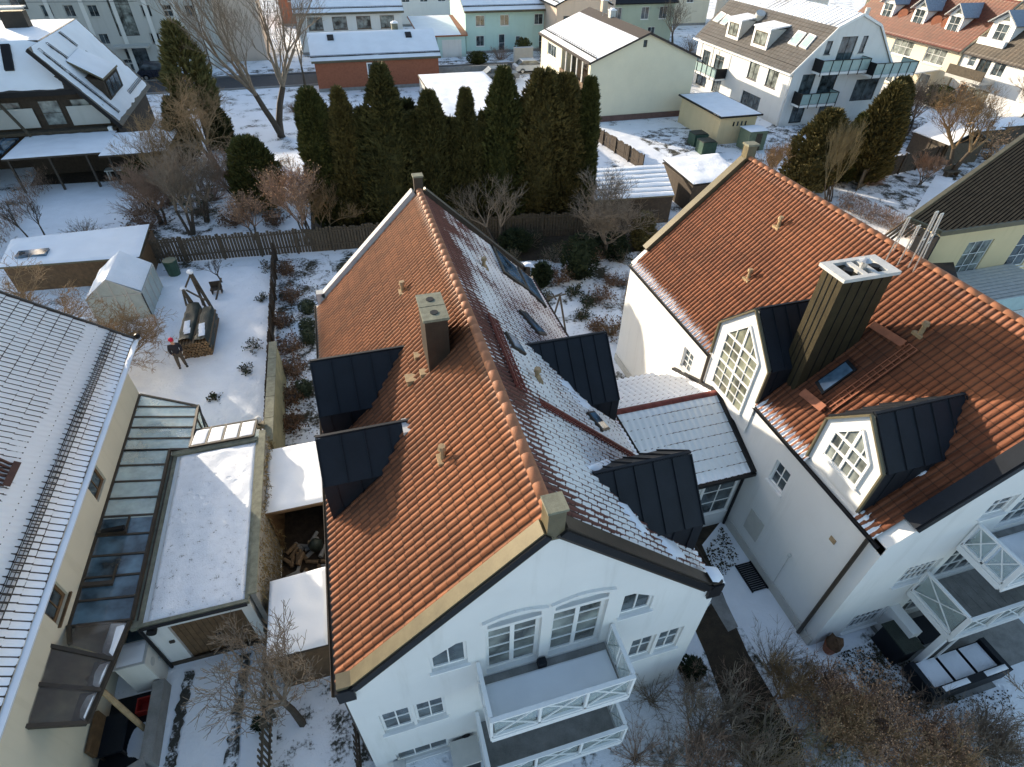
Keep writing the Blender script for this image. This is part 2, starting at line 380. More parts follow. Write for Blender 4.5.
def gable_body(x0,x1,y0,y1,ze,zr,axis='Y',z0=0,ze2=None):
    """solid house body with gables; axis = ridge direction"""
    m=MB(); xm=(x0+x1)/2; ym=(y0+y1)/2
    if axis=='Y':
        P=[(x0,z0),(x1,z0),(x1,ze2 or ze),(xm,zr),(x0,ze)]
        m.slab([(x,y0,z) for x,z in P],(0,1,0),0,y1-y0)
    else:
        P=[(y0,z0),(y1,z0),(y1,ze),(ym,zr),(y0,ze)]
        m.slab([(x0,y,z) for y,z in P],(1,0,0),0,x1-x0)
    return m
def tiled(O,U,V,W,L,tw=.178,th=.32,amp=.048,step=.020,seg=6,flat=False,holes=()):
    """pantile surface: real rolls and stepped courses. O eave corner, U along the eave, V up the slope"""
    O=Vector(O);U=Vector(U).normalized();V=Vector(V).normalized();n=U.cross(V)
    if n.z<0:n=-n
    m=MB(); m.uv=[]; nu=max(1,round(W/tw)); nv=max(1,round(L/th)); tw=W/nu; th=L/nv
    prof=[.30,.92,1.,.72,.12,0.] if not flat else [.0,1.,1.,1.,1.,1.]
    C=nu*seg+1; rnd=random.Random(5)
    wob=[rnd.uniform(-.006,.006) for _ in range(nv)]
    for j in range(nv):
        for e,(vv,lift) in enumerate(((j,step),(j+1,0.004))):
            for i in range(C):
                k=prof[i%seg]; p=O+U*(tw*i/seg)+V*(th*vv)+n*(lift+amp*k+wob[j])
                m.v.append(tuple(p)); m.uv.append((i/seg,j+(.02 if e==0 else .98)))
    for j in range(nv):
        a=j*2*C;b=a+C
        for i in range(C-1): m.f.append((a+i,a+i+1,b+i+1,b+i))
        if j<nv-1:
            c=a+2*C
            for i in range(C-1): m.f.append((b+i,b+i+1,c+i+1,c+i))
    if holes:
        def ok(f):
            cx=sum(m.v[k][0] for k in f)/4; cy=sum(m.v[k][1] for k in f)/4
            return not any(h[0]<cx<h[1] and h[2]<cy<h[3] for h in holes)
        f0=m.f[0]; m.f=[f for f in m.f if ok(f)]
    # flip if needed
    v=[Vector(m.v[k]) for k in m.f[0][:3]]
    if (v[1]-v[0]).cross(v[2]-v[1]).dot(n)<0: m.f=[f[::-1] for f in m.f]
    return m
def ridgecaps(p,q,r=.13,n=None,seglen=.36):
    m=MB(); p=Vector(p);q=Vector(q); L=(q-p).length; k=n or int(L/seglen); d=(q-p)/k
    sd=d.cross(Vector((0,0,1))).normalized(); up=Vector((0,0,1))
    for i in range(k):
        A=p+d*i;B=A+d*1.05; vs=[]
        for P,rr in ((A,r*1.01),(B,r*.985)):
            for t in range(7):
                a=math.pi*t/6; vs.append(P+sd*(math.cos(a)*rr)+up*(math.sin(a)*rr*.8))
        m.add(vs,[(t,t+1,8+t,7+t) for t in range(6)]+[tuple(range(7))])
    return m
def rnd_snow_lump(mb,pts,h,seed=0,res=7):
    """thin uneven snow sheet filling a quad"""
    a,b,c,d=[Vector(p) for p in pts]; n=(b-a).cross(d-a).normalized()
    if n.z<0:n=-n
    vs=[];o=Vector((seed*3.1,0,0))
    for j in range(res+1):
        for i in range(res+1):
            s,t=i/res,j/res; p=(a*(1-s)+b*s)*(1-t)+(d*(1-s)+c*s)*t
            e=min(s,1-s,t,1-t); k=min(1,e*res)
            vs.append(p+n*(h*k*(.75+.5*noise.noise(p*2+o))+.004))
    fs=[(j*(res+1)+i,j*(res+1)+i+1,(j+1)*(res+1)+i+1,(j+1)*(res+1)+i) for j in range(res) for i in range(res)]
    mb.add(vs,fs)
def gutter(mb,p,q,r=.07):
    p=Vector(p);q=Vector(q);d=(q-p).normalized();sd=d.cross(Vector((0,0,1)))
    vs=[]
    for P in (p,q):
        for t in range(6):
            a=math.pi+math.pi*t/5; vs.append(P+sd*(math.cos(a)*r)+Vector((0,0,math.sin(a)*r)))
        for t in range(6):
            a=2*math.pi-math.pi*t/5; vs.append(P+sd*(math.cos(a)*(r-.012))+Vector((0,0,math.sin(a)*(r-.012))))
    mb.add(vs,[(i,(i+1)%12,12+(i+1)%12,12+i) for i in range(12)])
def seam_dormer(root,side,xf,yc,hw,ze,za,zb,xback,seams=4,ext=.25,name='dormer',face=None,label=None,mat=None):
    """metal clad gabled dormer. side -1 looks to -X, +1 to +X. ridge runs along X from xf to xback"""
    mat=mat or M_navy
    m=MB(); x0,x1=xf,xback
    # body: pentagon prism running into the roof
    P=[(yc-hw,zb),(yc+hw,zb),(yc+hw,ze),(yc,za),(yc-hw,ze)]
    b=MB(); b.slab([(x0-side*.02,y,z) for y,z in P],(1 if x1>x0 else -1,0,0),0,abs(x1-x0))
    d=part(name,b,face or mat,root,label=label)
    # roof skins with overhang
    for s in (-1,1):
        ny=(za-ze);nz=hw; nn=Vector((0,s*ny,nz)).normalized()
        sl=Vector((0,s*hw,-(za-ze))).normalized()
        e=Vector((0,yc,za))+sl*(math.hypot(hw,za-ze)+.06)
        A=(x0+side*ext,yc,za);B=(x1,yc,za);Cc=(x1,e.y,e.z);D=(x0+side*ext,e.y,e.z)
        m.slab([A,B,Cc,D],nn,.02,.06)
        L=abs(x1-x0)+ext; k=seams
        for i in range(k+1):
            x=x0+side*ext+(x1-x0-side*ext)*i/(k)
            m.bar(Vector((x,yc,za))+nn*.075,Vector((x,e.y,e.z))+nn*.075,.025,.05,nn)
        # cheek
        c=MB(); yy=yc+s*(hw+.015)
        m.slab([(x0+side*.03,yy,zb),(x1,yy,zb),(x1,yy,ze+.03),(x0+side*.03,yy,ze+.03)],(0,s,0),0,.025)
        for i in range(k):
            x=x0+(x1-x0)*(i+.5)/k; m.box(x-.012,x+.012,yy-.0 if s<0 else yy,yy+s*.055,zb,ze)
    m.bar((x0+side*(ext+.01),yc,za+.07),(x1,yc,za+.07),.07,.05)
    part('dormer_roof',m,mat,d)
    return d
def gable_glazing(root,face,yc,hw,z0,zs,za,ncol,nrow,glass,dz=.0,cuts=None):
    """window whose head follows the gable: rectangle z0..zs plus triangle to za, white bars"""
    def top(a): 
        return zs+(za-zs)*(1-abs(a-yc)/hw)
    f=MB()
    n=face.n(); P=[(yc-hw,z0),(yc+hw,z0),(yc+hw,zs),(yc,za),(yc-hw,zs)]
    g=MB(); g.slab([face.pt(a,z,0) for a,z in P],n,.012,.02)
    k=len(P)
    for i in range(k):
        a=P[i];b=P[(i+1)%k]; f.bar(face.pt(a[0],a[1],.03),face.pt(b[0],b[1],.03),.06,.06,n)
    for i in range(1,ncol):
        a=yc-hw+2*hw*i/ncol; w=.075 if (ncol%2==0 and i==ncol//2) else .024
        f.bar(face.pt(a,z0,.032),face.pt(a,top(a),.032),w,.04,n)
    for j in range(1,nrow+1):
        z=z0+(zs-z0)*j/nrow; w=.075 if j in (nrow,nrow//2) else .024
        f.bar(face.pt(yc-hw,z,.034),face.pt(yc+hw,z,.034),w,.04,n)
    w_=part('dormer_window',f,M_white,root); part('pane',g,glass,w_)
    s=MB(); face.box(s,yc-hw-.06,yc+hw+.06,z0-.08,z0-.01,.0,.10); part('sill',s,M_white,w_)
def vent(root,P,h=.4,r=.07,mat=None,hood=True,label=None):
    P=Vector(P); m=MB(); m.tube(P-Vector((0,0,.1)),P+Vector((0,0,h)),r,r*.85,8)
    if hood: m.tube(P+Vector((0,0,h)),P+Vector((0,0,h+.1)),r*1.5,r*1.2,8)
    m.box(P.x-.13,P.x+.13,P.y-.16,P.y+.16,P.z-.06,P.z+.03)
    return part('roof_vent',m,mat or M_woodhi,root,label=label)
def xrail(mb,glassmb,p,q,z0,z1,n,bays):
    """white balcony rail side with glass fields and crossed bars"""
    p=Vector(p);q=Vector(q);d=(q-p)/bays
    mb.bar((p.x,p.y,z1),(q.x,q.y,z1),.09,.06); mb.bar((p.x,p.y,z0+.06),(q.x,q.y,z0+.06),.06,.07)
    mb.bar((p.x,p.y,z0-.12),(q.x,q.y,z0-.12),.07,.20)
    for i in range(bays+1):
        a=p+d*i; mb.bar((a.x,a.y,z0-.15),(a.x,a.y,z1),.06,.06)
    for i in range(bays):
        a=p+d*i;b=p+d*(i+1); k=d.normalized()*.07
        a=a+k;b=b-k
        mb.bar((a.x,a.y,z0+.1),(b.x,b.y,z1-.04),.025,.03); mb.bar((b.x,b.y,z0+.1),(a.x,a.y,z1-.04),.024,.028)
        glassmb.slab([(a.x,a.y,z0+.1),(b.x,b.y,z0+.1),(b.x,b.y,z1-.04),(a.x,a.y,z1-.04)],n,-.035,-.028)
# ================================================================ MAIN HOUSE (orange roof, left)
MX0,MX1,MY0,MY1=-1.9,6.7,5.2,20.35; MXR=2.4; MZE=5.2; MZR=9.35
SL=(MZR-MZE)/(MXR-MX0)
def MW(x,y): return GP(x,y,(MX0,0,MZE),(-SL,0,1))
def ME(x,y): return GP(x,y,(MXR,0,MZR),(SL,0,1))
house=thing('house','white gabled house with orange pantile roof, snow on its right slope and white front balcony','house',((MX0+MX1)/2,MY0,0))
body=part('wall',gable_body(MX0,MX1,MY0,MY1,MZE-.12,MZR-.12),M_plaster,house)
mc=[]; S=Face('S',MY0)
window(house,S,-.08,.70,5.12,6.12,2,1,mc,name='window')
window(house,S,4.2,4.98,5.22,6.16,2,1,mc)
m=MB(); m.slab([S.pt(-.10,6.14,-.10),S.pt(-.10,5.72,-.10),S.pt(.52,6.14,-.10)],S.n(),0,.10); m2=MB(); m2.slab([S.pt(5.0,6.18,-.10),S.pt(5.0,5.78,-.10),S.pt(4.4,6.18,-.10)],S.n(),0,.10)
part('arched_head',m,M_plaster,house); part('arched_head',m2,M_plaster,house)
window(house,S,-1.40,-.70,2.52,3.68,2,2,mc);window(house,S,-.62,.08,2.55,3.68,2,2,mc)
window(house,S,4.82,5.48,2.52,3.66,2,2,mc);window(house,S,5.58,6.25,2.52,3.66,2,2,mc)
for a0,a1 in ((1.1,2.32),(2.55,3.82)):
    window(house,S,a0,a1,4.22,6.25,2,4,mc,name='balcony_door',fr=.09,sill=False,dep=.16,mull=2,glass=M_glassd)
    window(house,S,a0+.05,a1-.02,6.36,6.62,2,1,mc,name='arched_fanlight',fr=.035,sill=False,dep=.16)
window(house,S,1.0,3.9,1.6,3.3,4,2,mc,name='balcony_door',fr=.09,sill=False)
window(house,S,-1.35,.0,.25,.95,3,1,mc,fr=.05)
cut(body,mc)
# curved render hoods over the fanlights
m=MB()
for a0,a1 in ((1.05,2.4),(2.5,3.9)):
    for i in range(8):
        t0,t1=i/8,(i+1)/8; k=lambda t:6.66+.16*math.sin(math.pi*t)
        m.bar(S.pt(a0+(a1-a0)*t0,k(t0),.03),S.pt(a0+(a1-a0)*t1,k(t1),.03),.10,.07,S.n())
part('window_hood',m,M_plaster,house)
# slopes
sl_len=math.hypot(MXR-MX0,MZR-MZE); ov=.16
V=Vector((MXR-MX0,0,MZR-MZE)).normalized(); nW=Vector((-V.z,0,V.x))
O=Vector((MX0,MY0+.30,MZE))-V*ov
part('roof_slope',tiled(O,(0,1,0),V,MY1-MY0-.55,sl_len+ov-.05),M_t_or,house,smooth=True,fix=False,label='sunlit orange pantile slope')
V2=Vector((-V.x,0,V.z))
O=Vector((MX1,MY0+.30,MZE))-V2*ov
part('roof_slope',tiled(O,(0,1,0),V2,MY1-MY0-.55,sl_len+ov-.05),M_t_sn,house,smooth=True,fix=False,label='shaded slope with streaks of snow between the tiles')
part('ridge_tiles',ridgecaps((MXR,MY0+.25,MZR+.03),(MXR,MY1-.25,MZR+.03),.12),M_ridge,house,smooth=True)
# raised verges
def verge(y0,y1,matL,matR,top=.20,nm='verge_cap'):
    for s,mt in ((-1,matL),(1,matR)):
        m=MB(); xe=MX0 if s<0 else MX1
        n=Vector((s*SL,0,1)).normalized(); a=Vector((xe,0,MZE)); b=Vector((MXR+s*.12,0,MZR-.12*SL))
        k=(a-b).normalized()
        a2=a-Vector((s*.25,0,-.25*SL))
        m.slab([(a2.x,y0,a2.z),(b.x,y0,b.z),(b.x,y1,b.z),(a2.x,y1,a2.z)],n,-.15,top)
        m.box(xe+s*.06,a2.x,y0,y1,MZE-.12,a2.z+top*1.25)
        part(nm,m,mt,house)
        e=MB()   # dark drip edge under the cap
        yy=(y0-.05) if y0<MY0+1 else y1
        e.slab([(a2.x,yy,a2.z),(b.x,yy,b.z),(b.x,yy+.05,b.z),(a2.x,yy+.05,a2.z)],n,-.06,top-.04)
        e.box(xe+s*.10,a2.x,yy,yy+.05,MZE-.16,a2.z+top*.6)
        part('drip_edge',e,M_blackm,house)
verge(MY0-.03,MY0+.28,M_zinc,M_brownm,.15)  # one metal; sun and shade painted as paler west and darker east caps
verge(MY1-.28,MY1+.03,M_concw,M_brownm)
for y0,y1,mt in ((MY0-.04,MY0+.36,M_conc),(MY1-.30,MY1+.04,M_conc)):
    m=MB(); m.box(MXR-.16,MXR+.16,y0+.02,y1-.05,MZR-.3,MZR+.50); c=MB(); c.box(MXR-.19,MXR+.19,y0-.01,y1-.02,MZR+.502,MZR+.56)
    p_=part('apex_block',m,M_zinc if y0<10 else M_brownm,house); part('cap_stone',c,mt,p_)
m=MB(); m.box(MX0-.02,MX0+.0,MY0,MY1,0,.35); 
# gutters & downpipe
m=MB(); gutter(m,(MX0-.18,MY0+.1,MZE-.14),(MX0-.18,MY1,MZE-.14)); part('gutter',m,M_brownm,house,fix=False)
m=MB(); gutter(m,(MX1+.18,MY0+.1,MZE-.14),(MX1+.18,MY1,MZE-.14)); part('gutter',m,M_brownm,house,fix=False)
m=MB(); m.tube((MX0-.12,MY0+.35,0),(MX0-.12,MY0+.35,MZE-.1),.045,.045,8); part('downpipe',m,M_brownm,house)
# dormers
seam_dormer(house,-1,MX0+.03,13.15,1.0,6.62,7.68,5.0,.80,5,.0,face=M_plaster)
seam_dormer(house,-1,MX0+.06,10.42,.80,6.62,7.42,5.0,.45,4,.0,face=M_plaster)
seam_dormer(house,1,MX1-.05,12.42,1.38,6.2,7.6,5.2,4.15,6,.0,face=M_plaster)
seam_dormer(house,1,MX1-.05,7.42,1.12,6.45,7.62,5.2,4.2,5,.0,face=M_plaster)
# chimney
m=MB(); m.box(1.17,1.73,11.22,12.33,7.4,9.78); ch=part('chimney',m,M_chim,house)
m=MB(); m.box(1.13,1.77,11.18,11.76,9.80,9.87); m.box(1.13,1.77,11.79,12.37,9.80,9.87); part('chimney_cap',m,M_conc,ch)
for y in (11.48,12.08): m=MB(); m.tube((1.45,y,9.83),(1.45,y,9.885),.10,.10,12); part('flue',m,M_blackm,ch)
m=MB(); m.box(1.172,1.190,11.21,11.216,8.0,9.75); 
for q,w in (((424,374),.22),((418,357),.2)):
    p=MW(*q); m=MB(); m.box(p.x-.10,p.x+.10,p.y-.12,p.y+.12,p.z-.1,p.z+.09); part('flashing_box',m,M_woodhi,ch)
for q,h in (((443,459),.33),((403,292),.28)): vent(house,MW(*q),h)
vent(house,ME(484,268),.3);vent(house,ME(537,380),.3)
p=MW(411,382); m=MB(); m.box(p.x-.11,p.x+.11,p.y-.13,p.y+.13,p.z-.05,p.z+.13); m.box(p.x-.14,p.x+.14,p.y-.16,p.y+.16,p.z+.133,p.z+.16); part('vent_box',m,M_woodhi,house)
p=MW(404,432); m=MB(); m.box(p.x-.02,p.x+.2,p.y-.2,p.y+.3,p.z-.05,p.z+.18);part('vent_box',m,M_concw,house)
nE=Vector((SL,0,1)).normalized()
def skyl(root,pr_,px,n,mat,fr=M_brownm,t=.1,label=None,name='roof_window'):
    P=[pr_(*q) for q in px]; c=sum(P,Vector((0,0,0)))/4
    m=MB(); m.slab(P,n,.0,t); o=part(name,m,fr,root,label=label)
    g=MB(); g.slab([c+(p-c)*.82 for p in P],n,t+.002,t+.014); part('pane',g,mat,o)
    s=MB(); 
    return o
skyl(house,ME,((490,246),(514,269),(527,292),(502,274)),nE,M_solar if 0 else M_glassb,t=.12)
skyl(house,ME,((516,268),(530,281),(545,309),(527,292)),nE,M_glassb,t=.12)
skyl(house,ME,((517,312),(524,314),(545,337),(537,336)),nE,M_glassb,t=.12)
skyl(house,ME,((503,334),(514,341),(524,357),(512,350)),nE,M_glassb,t=.12)
skyl(house,ME,((585,414),(592,413),(608,431),(601,433)),nE,M_glassb,t=.10)
def guard(root,a,b,n,mat,w=.26,h=.14,rungs=26,name='snow_guard',th=.03):
    m=MB(); a=Vector(a)+n*.06;b=Vector(b)+n*.06; d=(b-a).normalized(); sd=d.cross(n).normalized()
    for s in (-.5,0,.5): m.bar(a+sd*w*s+n*h*.2,b+sd*w*s+n*h*.2,th,th,n)
    m.bar(a+sd*w*.5+n*h,b+sd*w*.5+n*h,th,th,n)
    for i in range(rungs+1):
        p=a+(b-a)*(i/rungs); m.bar(p-sd*w*.5+n*h*.2,p+sd*w*.5+n*h*.2,.02,.02,n); m.bar(p+sd*w*.5-n*.06,p+sd*w*.5+n*h,.02,.02,n)
    return part(name,m,mat,root)
guard(house,ME(491,319),ME(520,391),nE,M_redm,.36,.05,30,'roof_step')
a=ME(538,404);b=ME(632,458); guard(house,a,b,nE,M_redm,.26,.12,30)
m=MB()
rnd_snow_lump(m,[ME(582,468),ME(606,459),ME(622,462),ME(596,476)],.09,1)
part('roof_snow',m,M_snowroof,house,smooth=True,fix=False)
m=MB(); rnd_snow_lump(m,[ME(553,376),ME(562,380),ME(594,412),ME(584,412)],.10,2); part('roof_snow',m,M_snowroof,house,smooth=True,fix=False)
m=MB(); rnd_snow_lump(m,[ME(614,500),ME(622,502),ME(652,540),ME(642,538)],.10,3); rnd_snow_lump(m,[ME(655,536),ME(668,535),ME(686,560),ME(672,562)],.10,4); part('roof_snow',m,M_snowroof,house,smooth=True,fix=False)
m=MB(); rnd_snow_lump(m,[(6.45,5.17,5.74),(6.85,5.17,5.5),(6.85,5.6,5.5),(6.45,5.6,5.74)],.12,5,5); part('roof_snow',m,M_snowroof,house,smooth=True,fix=False,label='snow lump on the verge corner')
m=MB(); rnd_snow_lump(m,[(6.5,20.05,5.72),(6.95,20.05,5.6),(6.95,20.4,5.6),(6.5,20.4,5.72)],.12,5,5); part('roof_snow',m,M_snowroof,house,smooth=True,fix=False)
# balconies
def balcony(root,x0,x1,y0,y1,zf,zr,bx,by,snow,label=None,floor=None,name='balcony'):
    m=MB(); m.box(x0,x1,y0,y1-.003,zf-.22,zf); o=part(name,m,floor or M_white,root,label=label)
    t=MB(); t.box(x0+.06,x1-.06,y0+.06,y1-.01,zf+.004,zf+.03)
    for i in range(1,int((x1-x0)/.3)): t.box(x0+.3*i-.008,x0+.3*i+.008,y0+.07,y1-.02,zf+.031,zf+.036)
    part('floor_tiles',t,M_stone,o)
    if snow:
        s=MB(); rnd_snow_lump(s,[(x0+.1,y0+.1,zf+.03),(x1-.1,y0+.1,zf+.03),(x1-.10,y1-.18,zf+.03),(x0+.08,y1-.18,zf+.03)],.09,8,24); part('balcony_snow',s,M_snowroof,o,smooth=True,fix=False)
    r=MB();g=MB()
    xrail(r,g,(x0,y0,0),(x1,y0,0),zf,zr,(0,-1,0),bx)
    xrail(r,g,(x0+.004,y0+.06,0),(x0+.004,y1-.05,0),zf-.003,zr-.003,(-1,0,0),by); xrail(r,g,(x1-.004,y0+.06,0),(x1-.004,y1-.05,0),zf-.003,zr-.003,(1,0,0),by)
    part('balcony_rail',r,M_white,o); part('balcony_glass',g,M_rail,o)
    return o
balcony(house,.9,4.05,3.98,MY0,4.1,5.05,3,2,True,'upper balcony filled with snow')
m=MB(); m.box(2.28,2.48,5.02,5.17,4.14,4.35); part('planter',m,M_navy,house)
balcony(house,.8,4.25,3.85,MY0,1.35,2.25,3,2,False,'lower balcony with bare grey tiles')
# ================================================================ SIDE HOUSE (orange roof, right)
RX0,RX1,RY0,RY1=11.3,20.0,4.95,19.75; RXR=15.65; RZE=5.48; RZR=9.6
SR=(RZR-RZE)/(RXR-RX0)
def RW(x,y): return GP(x,y,(RX0,0,RZE),(-SR,0,1))
nR=Vector((-SR,0,1)).normalized()
hr=thing('house','white house with orange roof, tall metal clad chimney and two white glazed dormers','house',(RX0+4,RY0,0))
body=part('wall',gable_body(RX0,RX1,RY0,RY1,RZE-.1,RZR-.1),M_plaster,hr)
rc=[]; Wf=Face('W',RX0); Sf=Face('S',RY0)
window(hr,Wf,14.0,14.68,3.62,4.55,2,3,rc); window(hr,Wf,8.2,8.86,3.5,4.45,2,2,rc)
m=MB(); Wf.box(m,8.2,8.9,.9,1.88,.0,.03); part('closed_shutter',m,M_greywall,hr)
def spt(x,y): return GY(x,y,RY0)
def swin(q,nx,nz,**k):
    P=[spt(*p) for p in q]; xs=[p.x for p in P];zs=[p.z for p in P]
    return min(xs),max(xs),min(zs),max(zs)
window(hr,Sf,12.95,14.2,2.75,3.75,6,3,rc); window(hr,Sf,14.1,14.95,5.6,6.35,2,2,rc)
window(hr,Sf,12.4,13.7,.25,1.3,6,2,rc)
window(hr,Sf,14.45,17.4,2.35,4.1,6,3,rc,name='balcony_door',sill=False); window(hr,Sf,15.2,18.2,4.75,6.7,6,4,rc,name='balcony_door',sill=False)
window(hr,Sf,14.45,17.2,.15,2.0,6,3,rc,name='terrace_door',sill=False)
cut(body,rc)
sr_len=math.hypot(RXR-RX0,RZR-RZE)
V=Vector((RXR-RX0,0,RZR-RZE)).normalized()
O=Vector((RX0,RY0+.33,RZE))-V*.14
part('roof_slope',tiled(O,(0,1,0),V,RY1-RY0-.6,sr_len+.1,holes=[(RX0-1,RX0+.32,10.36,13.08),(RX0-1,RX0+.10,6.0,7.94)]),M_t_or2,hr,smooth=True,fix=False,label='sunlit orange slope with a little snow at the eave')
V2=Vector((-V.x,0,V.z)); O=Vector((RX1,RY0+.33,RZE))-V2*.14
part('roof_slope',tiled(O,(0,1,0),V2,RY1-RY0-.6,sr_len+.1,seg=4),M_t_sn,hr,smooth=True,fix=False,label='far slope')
part('ridge_tiles',ridgecaps((RXR,RY0+.25,RZR+.03),(RXR,RY1-.25,RZR+.03),.12),M_ridge,hr,smooth=True)
for y0,y1,mt in ((RY0-.03,RY0+.36,M_zinc),(RY1-.30,RY1+.03,M_zinc)):
    for s in (-1,1):
        m=MB(); xe=RX0 if s<0 else RX1; n=Vector((s*SR,0,1)).normalized(); xi=xe-s*.55
        b=Vector((RXR+s*.1,0,RZR-.1*SR)); a2=Vector((xi,0,RZE+.55*SR))
        m.slab([(a2.x,y0,a2.z),(b.x,y0,b.z),(b.x,y1,b.z),(a2.x,y1,a2.z)],n,-.15,.20)
        part('verge_cap',m,M_navy if (s<0 and y0<8) else mt,hr)
        e=MB(); yy=(y0-.05) if y0<8 else y1
        e.slab([(a2.x,yy,a2.z),(b.x,yy,b.z),(b.x,yy+.05,b.z),(a2.x,yy+.05,a2.z)],n,-.08,.15); part('drip_edge',e,M_blackm,hr)
        w=MB(); w.slab([(xe,y0+.01,RZE-.4),(xi,y0+.01,RZE-.4),(xi,y0+.01,RZE+.50*SR),(xe,y0+.01,RZE-.05)],(0,1,0),0,y1-y0-.02); part('kneeler',w,M_plaster,hr)
for y0,y1 in ((RY0-.04,RY0+.36),(RY1-.30,RY1+.04)):
    m=MB(); m.box(RXR-.2,RXR+.2,y0,y1,RZR-.3,RZR+.5); p_=part('apex_block',m,M_zinc,hr); c=MB(); c.box(RXR-.25,RXR+.25,y0-.04,y1+.04,RZR+.502,RZR+.58); part('cap_stone',c,M_conc,p_)
m=MB(); gutter(m,(RX0-.14,RY0+.1,RZE-.13),(RX0-.14,10.35,RZE-.13)); gutter(m,(RX0-.14,13.1,RZE-.13),(RX0-.14,RY1,RZE-.13)); part('gutter',m,M_blackm,hr,fix=False)
for y,z in ((RY0+.42,.1),(13.1,3.3)): m=MB(); m.tube((RX0-.10,y,z),(RX0-.10,y,RZE-.15),.06,.06,8); part('downpipe',m,M_brownm,hr)
m=MB(); m.box(RX0-.05,RX0-.002,RY0+.02,RY1,0.01,.4); part('plinth',m,M_greywall,hr)
m=MB()
for (y,z) in ((8.0-.9,1.9),(6.6,2.5)): pass
p=GX(791,555,RX0); m.tube((p.x-.04,p.y,p.z),(p.x-.04,p.y,.2),.012,.012,5); m.ball((p.x-.06,p.y,p.z),.06,.06,.08); part('wall_lamp',m,M_concw,hr)
m=MB(); p=GX(833,540,RX0); m.box(p.x-.03,p.x,p.y-.1,p.y+.1,p.z-.08,p.z+.08); part('wall_vent',m,M_woodhi,hr)
# dormers R
Df=Face('W',RX0-.06)
seam_dormer(hr,-1,RX0+.02,11.72,1.32,6.78,8.10,4.9,14.0,6,.02,face=M_plaster,label='tall dormer glazed up into its gable')
m=MB(); P=[(10.4,4.1),(13.04,4.1),(13.04,6.78),(11.72,8.08),(10.4,6.78)]
m.slab([Df.pt(a,z,-.04) for a,z in P],(-1,0,0),0,.04); part('dormer_front',m,M_plaster,hr)
gable_glazing(hr,Df,11.72,.86,4.58,6.70,7.55,4,6,M_glassy)
seam_dormer(hr,-1,RX0+.02,6.97,.97,7.12,8.12,5.45,14.05,5,.02,face=M_plaster,label='smaller dormer nearest the front gable')
m=MB(); P=[(6.0,5.62),(7.94,5.62),(7.94,7.12),(6.97,8.10),(6.0,7.12)]; m.slab([Df.pt(a,z,-.04) for a,z in P],(-1,0,0),0,.04); part('dormer_front',m,M_plaster,hr)
gable_glazing(hr,Df,6.97,.60,6.15,7.02,7.66,4,2,M_glassd)
for yc,hw,ze,za,zb in ((11.72,1.36,6.78,8.14,5.5),(6.97,1.0,7.12,8.16,5.6)):
    m=MB()
    m.bar(Df.pt(yc-hw,ze-.02,.03),Df.pt(yc,za,.03),.05,.10,(-1,0,0));m.bar(Df.pt(yc+hw,ze-.02,.03),Df.pt(yc,za,.03),.05,.10,(-1,0,0))
    m.bar(Df.pt(yc-hw,zb,.03),Df.pt(yc-hw,ze,.03),.05,.10,(-1,0,0));m.bar(Df.pt(yc+hw,zb,.03),Df.pt(yc+hw,ze,.03),.05,.10,(-1,0,0))
    part('dormer_edge',m,M_zinc,hr)
# tall chimney
m=MB(); m.box(12.0,13.62,9.95,10.72,5.9,10.02); ch=part('chimney',m,M_chimR,hr,label='tall chimney clad in bronze metal sheets')
m=MB()
for i in range(1,4): m.box(11.985,12.0,9.95+.19*i-.01,9.95+.19*i+.012,6.1,10.0)
for i in range(1,5): m.box(12.0+.32*i-.01,12.0+.32*i+.01,9.932,9.95,6.1,10.0)
part('cladding_seam',m,M_blackm,ch)
m=MB(); m.box(11.9,13.72,9.85,9.99,10.03,10.13);m.box(11.9,13.72,10.68,10.82,10.03,10.13);m.box(11.9,12.2,9.99,10.68,10.03,10.13);m.box(13.4,13.72,9.99,10.68,10.03,10.13)
m.box(12.62,12.78,9.99,10.68,10.03,10.12);m.box(12.95,13.1,9.99,10.68,10.03,10.12); part('chimney_cap',m,M_concw,ch)
m=MB(); m.tube((12.85,10.3,9.9),(12.85,10.3,10.3),.09,.09,10); m.tube((12.85,10.3,10.33),(12.85,10.3,10.40),.17,.05,10); part('flue',m,M_silver,ch)
for x in (12.4,13.25): m=MB(); m.tube((x,10.3,9.9),(x,10.3,10.14),.13,.13,10); part('flue',m,M_blackm,ch)
skyl(hr,RW,((816,384),(823,396),(858,371),(849,361)),nR,M_glassb,M_blackm,.12)
vent(hr,RW(748,279),.3); vent(hr,RW(778,219+8),.3); vent(hr,RW(920,334),.3)
# ladder-like roof steps and stand boards
def rp(x,y): return RW(x,y)
guard(hr,rp(829,409),rp(914,348),nR,M_orm,.30,.03,12,'roof_ladder')
m=MB(); a=rp(804,394);b=rp(825,411); m.bar(a+nR*.18,b+nR*.18,.25,.03,nR); m.bar(a,a+nR*.18,.04,.04);m.bar(b,b+nR*.18,.04,.04); part('roof_step',m,M_orm,hr)
m=MB(); a=rp(873,327);b=rp(905,347); m.bar(a+nR*.18,b+nR*.18,.22,.03,nR); m.bar(a,a+nR*.18,.04,.04);m.bar(b,b+nR*.18,.04,.04); part('roof_step',m,M_orm,hr)
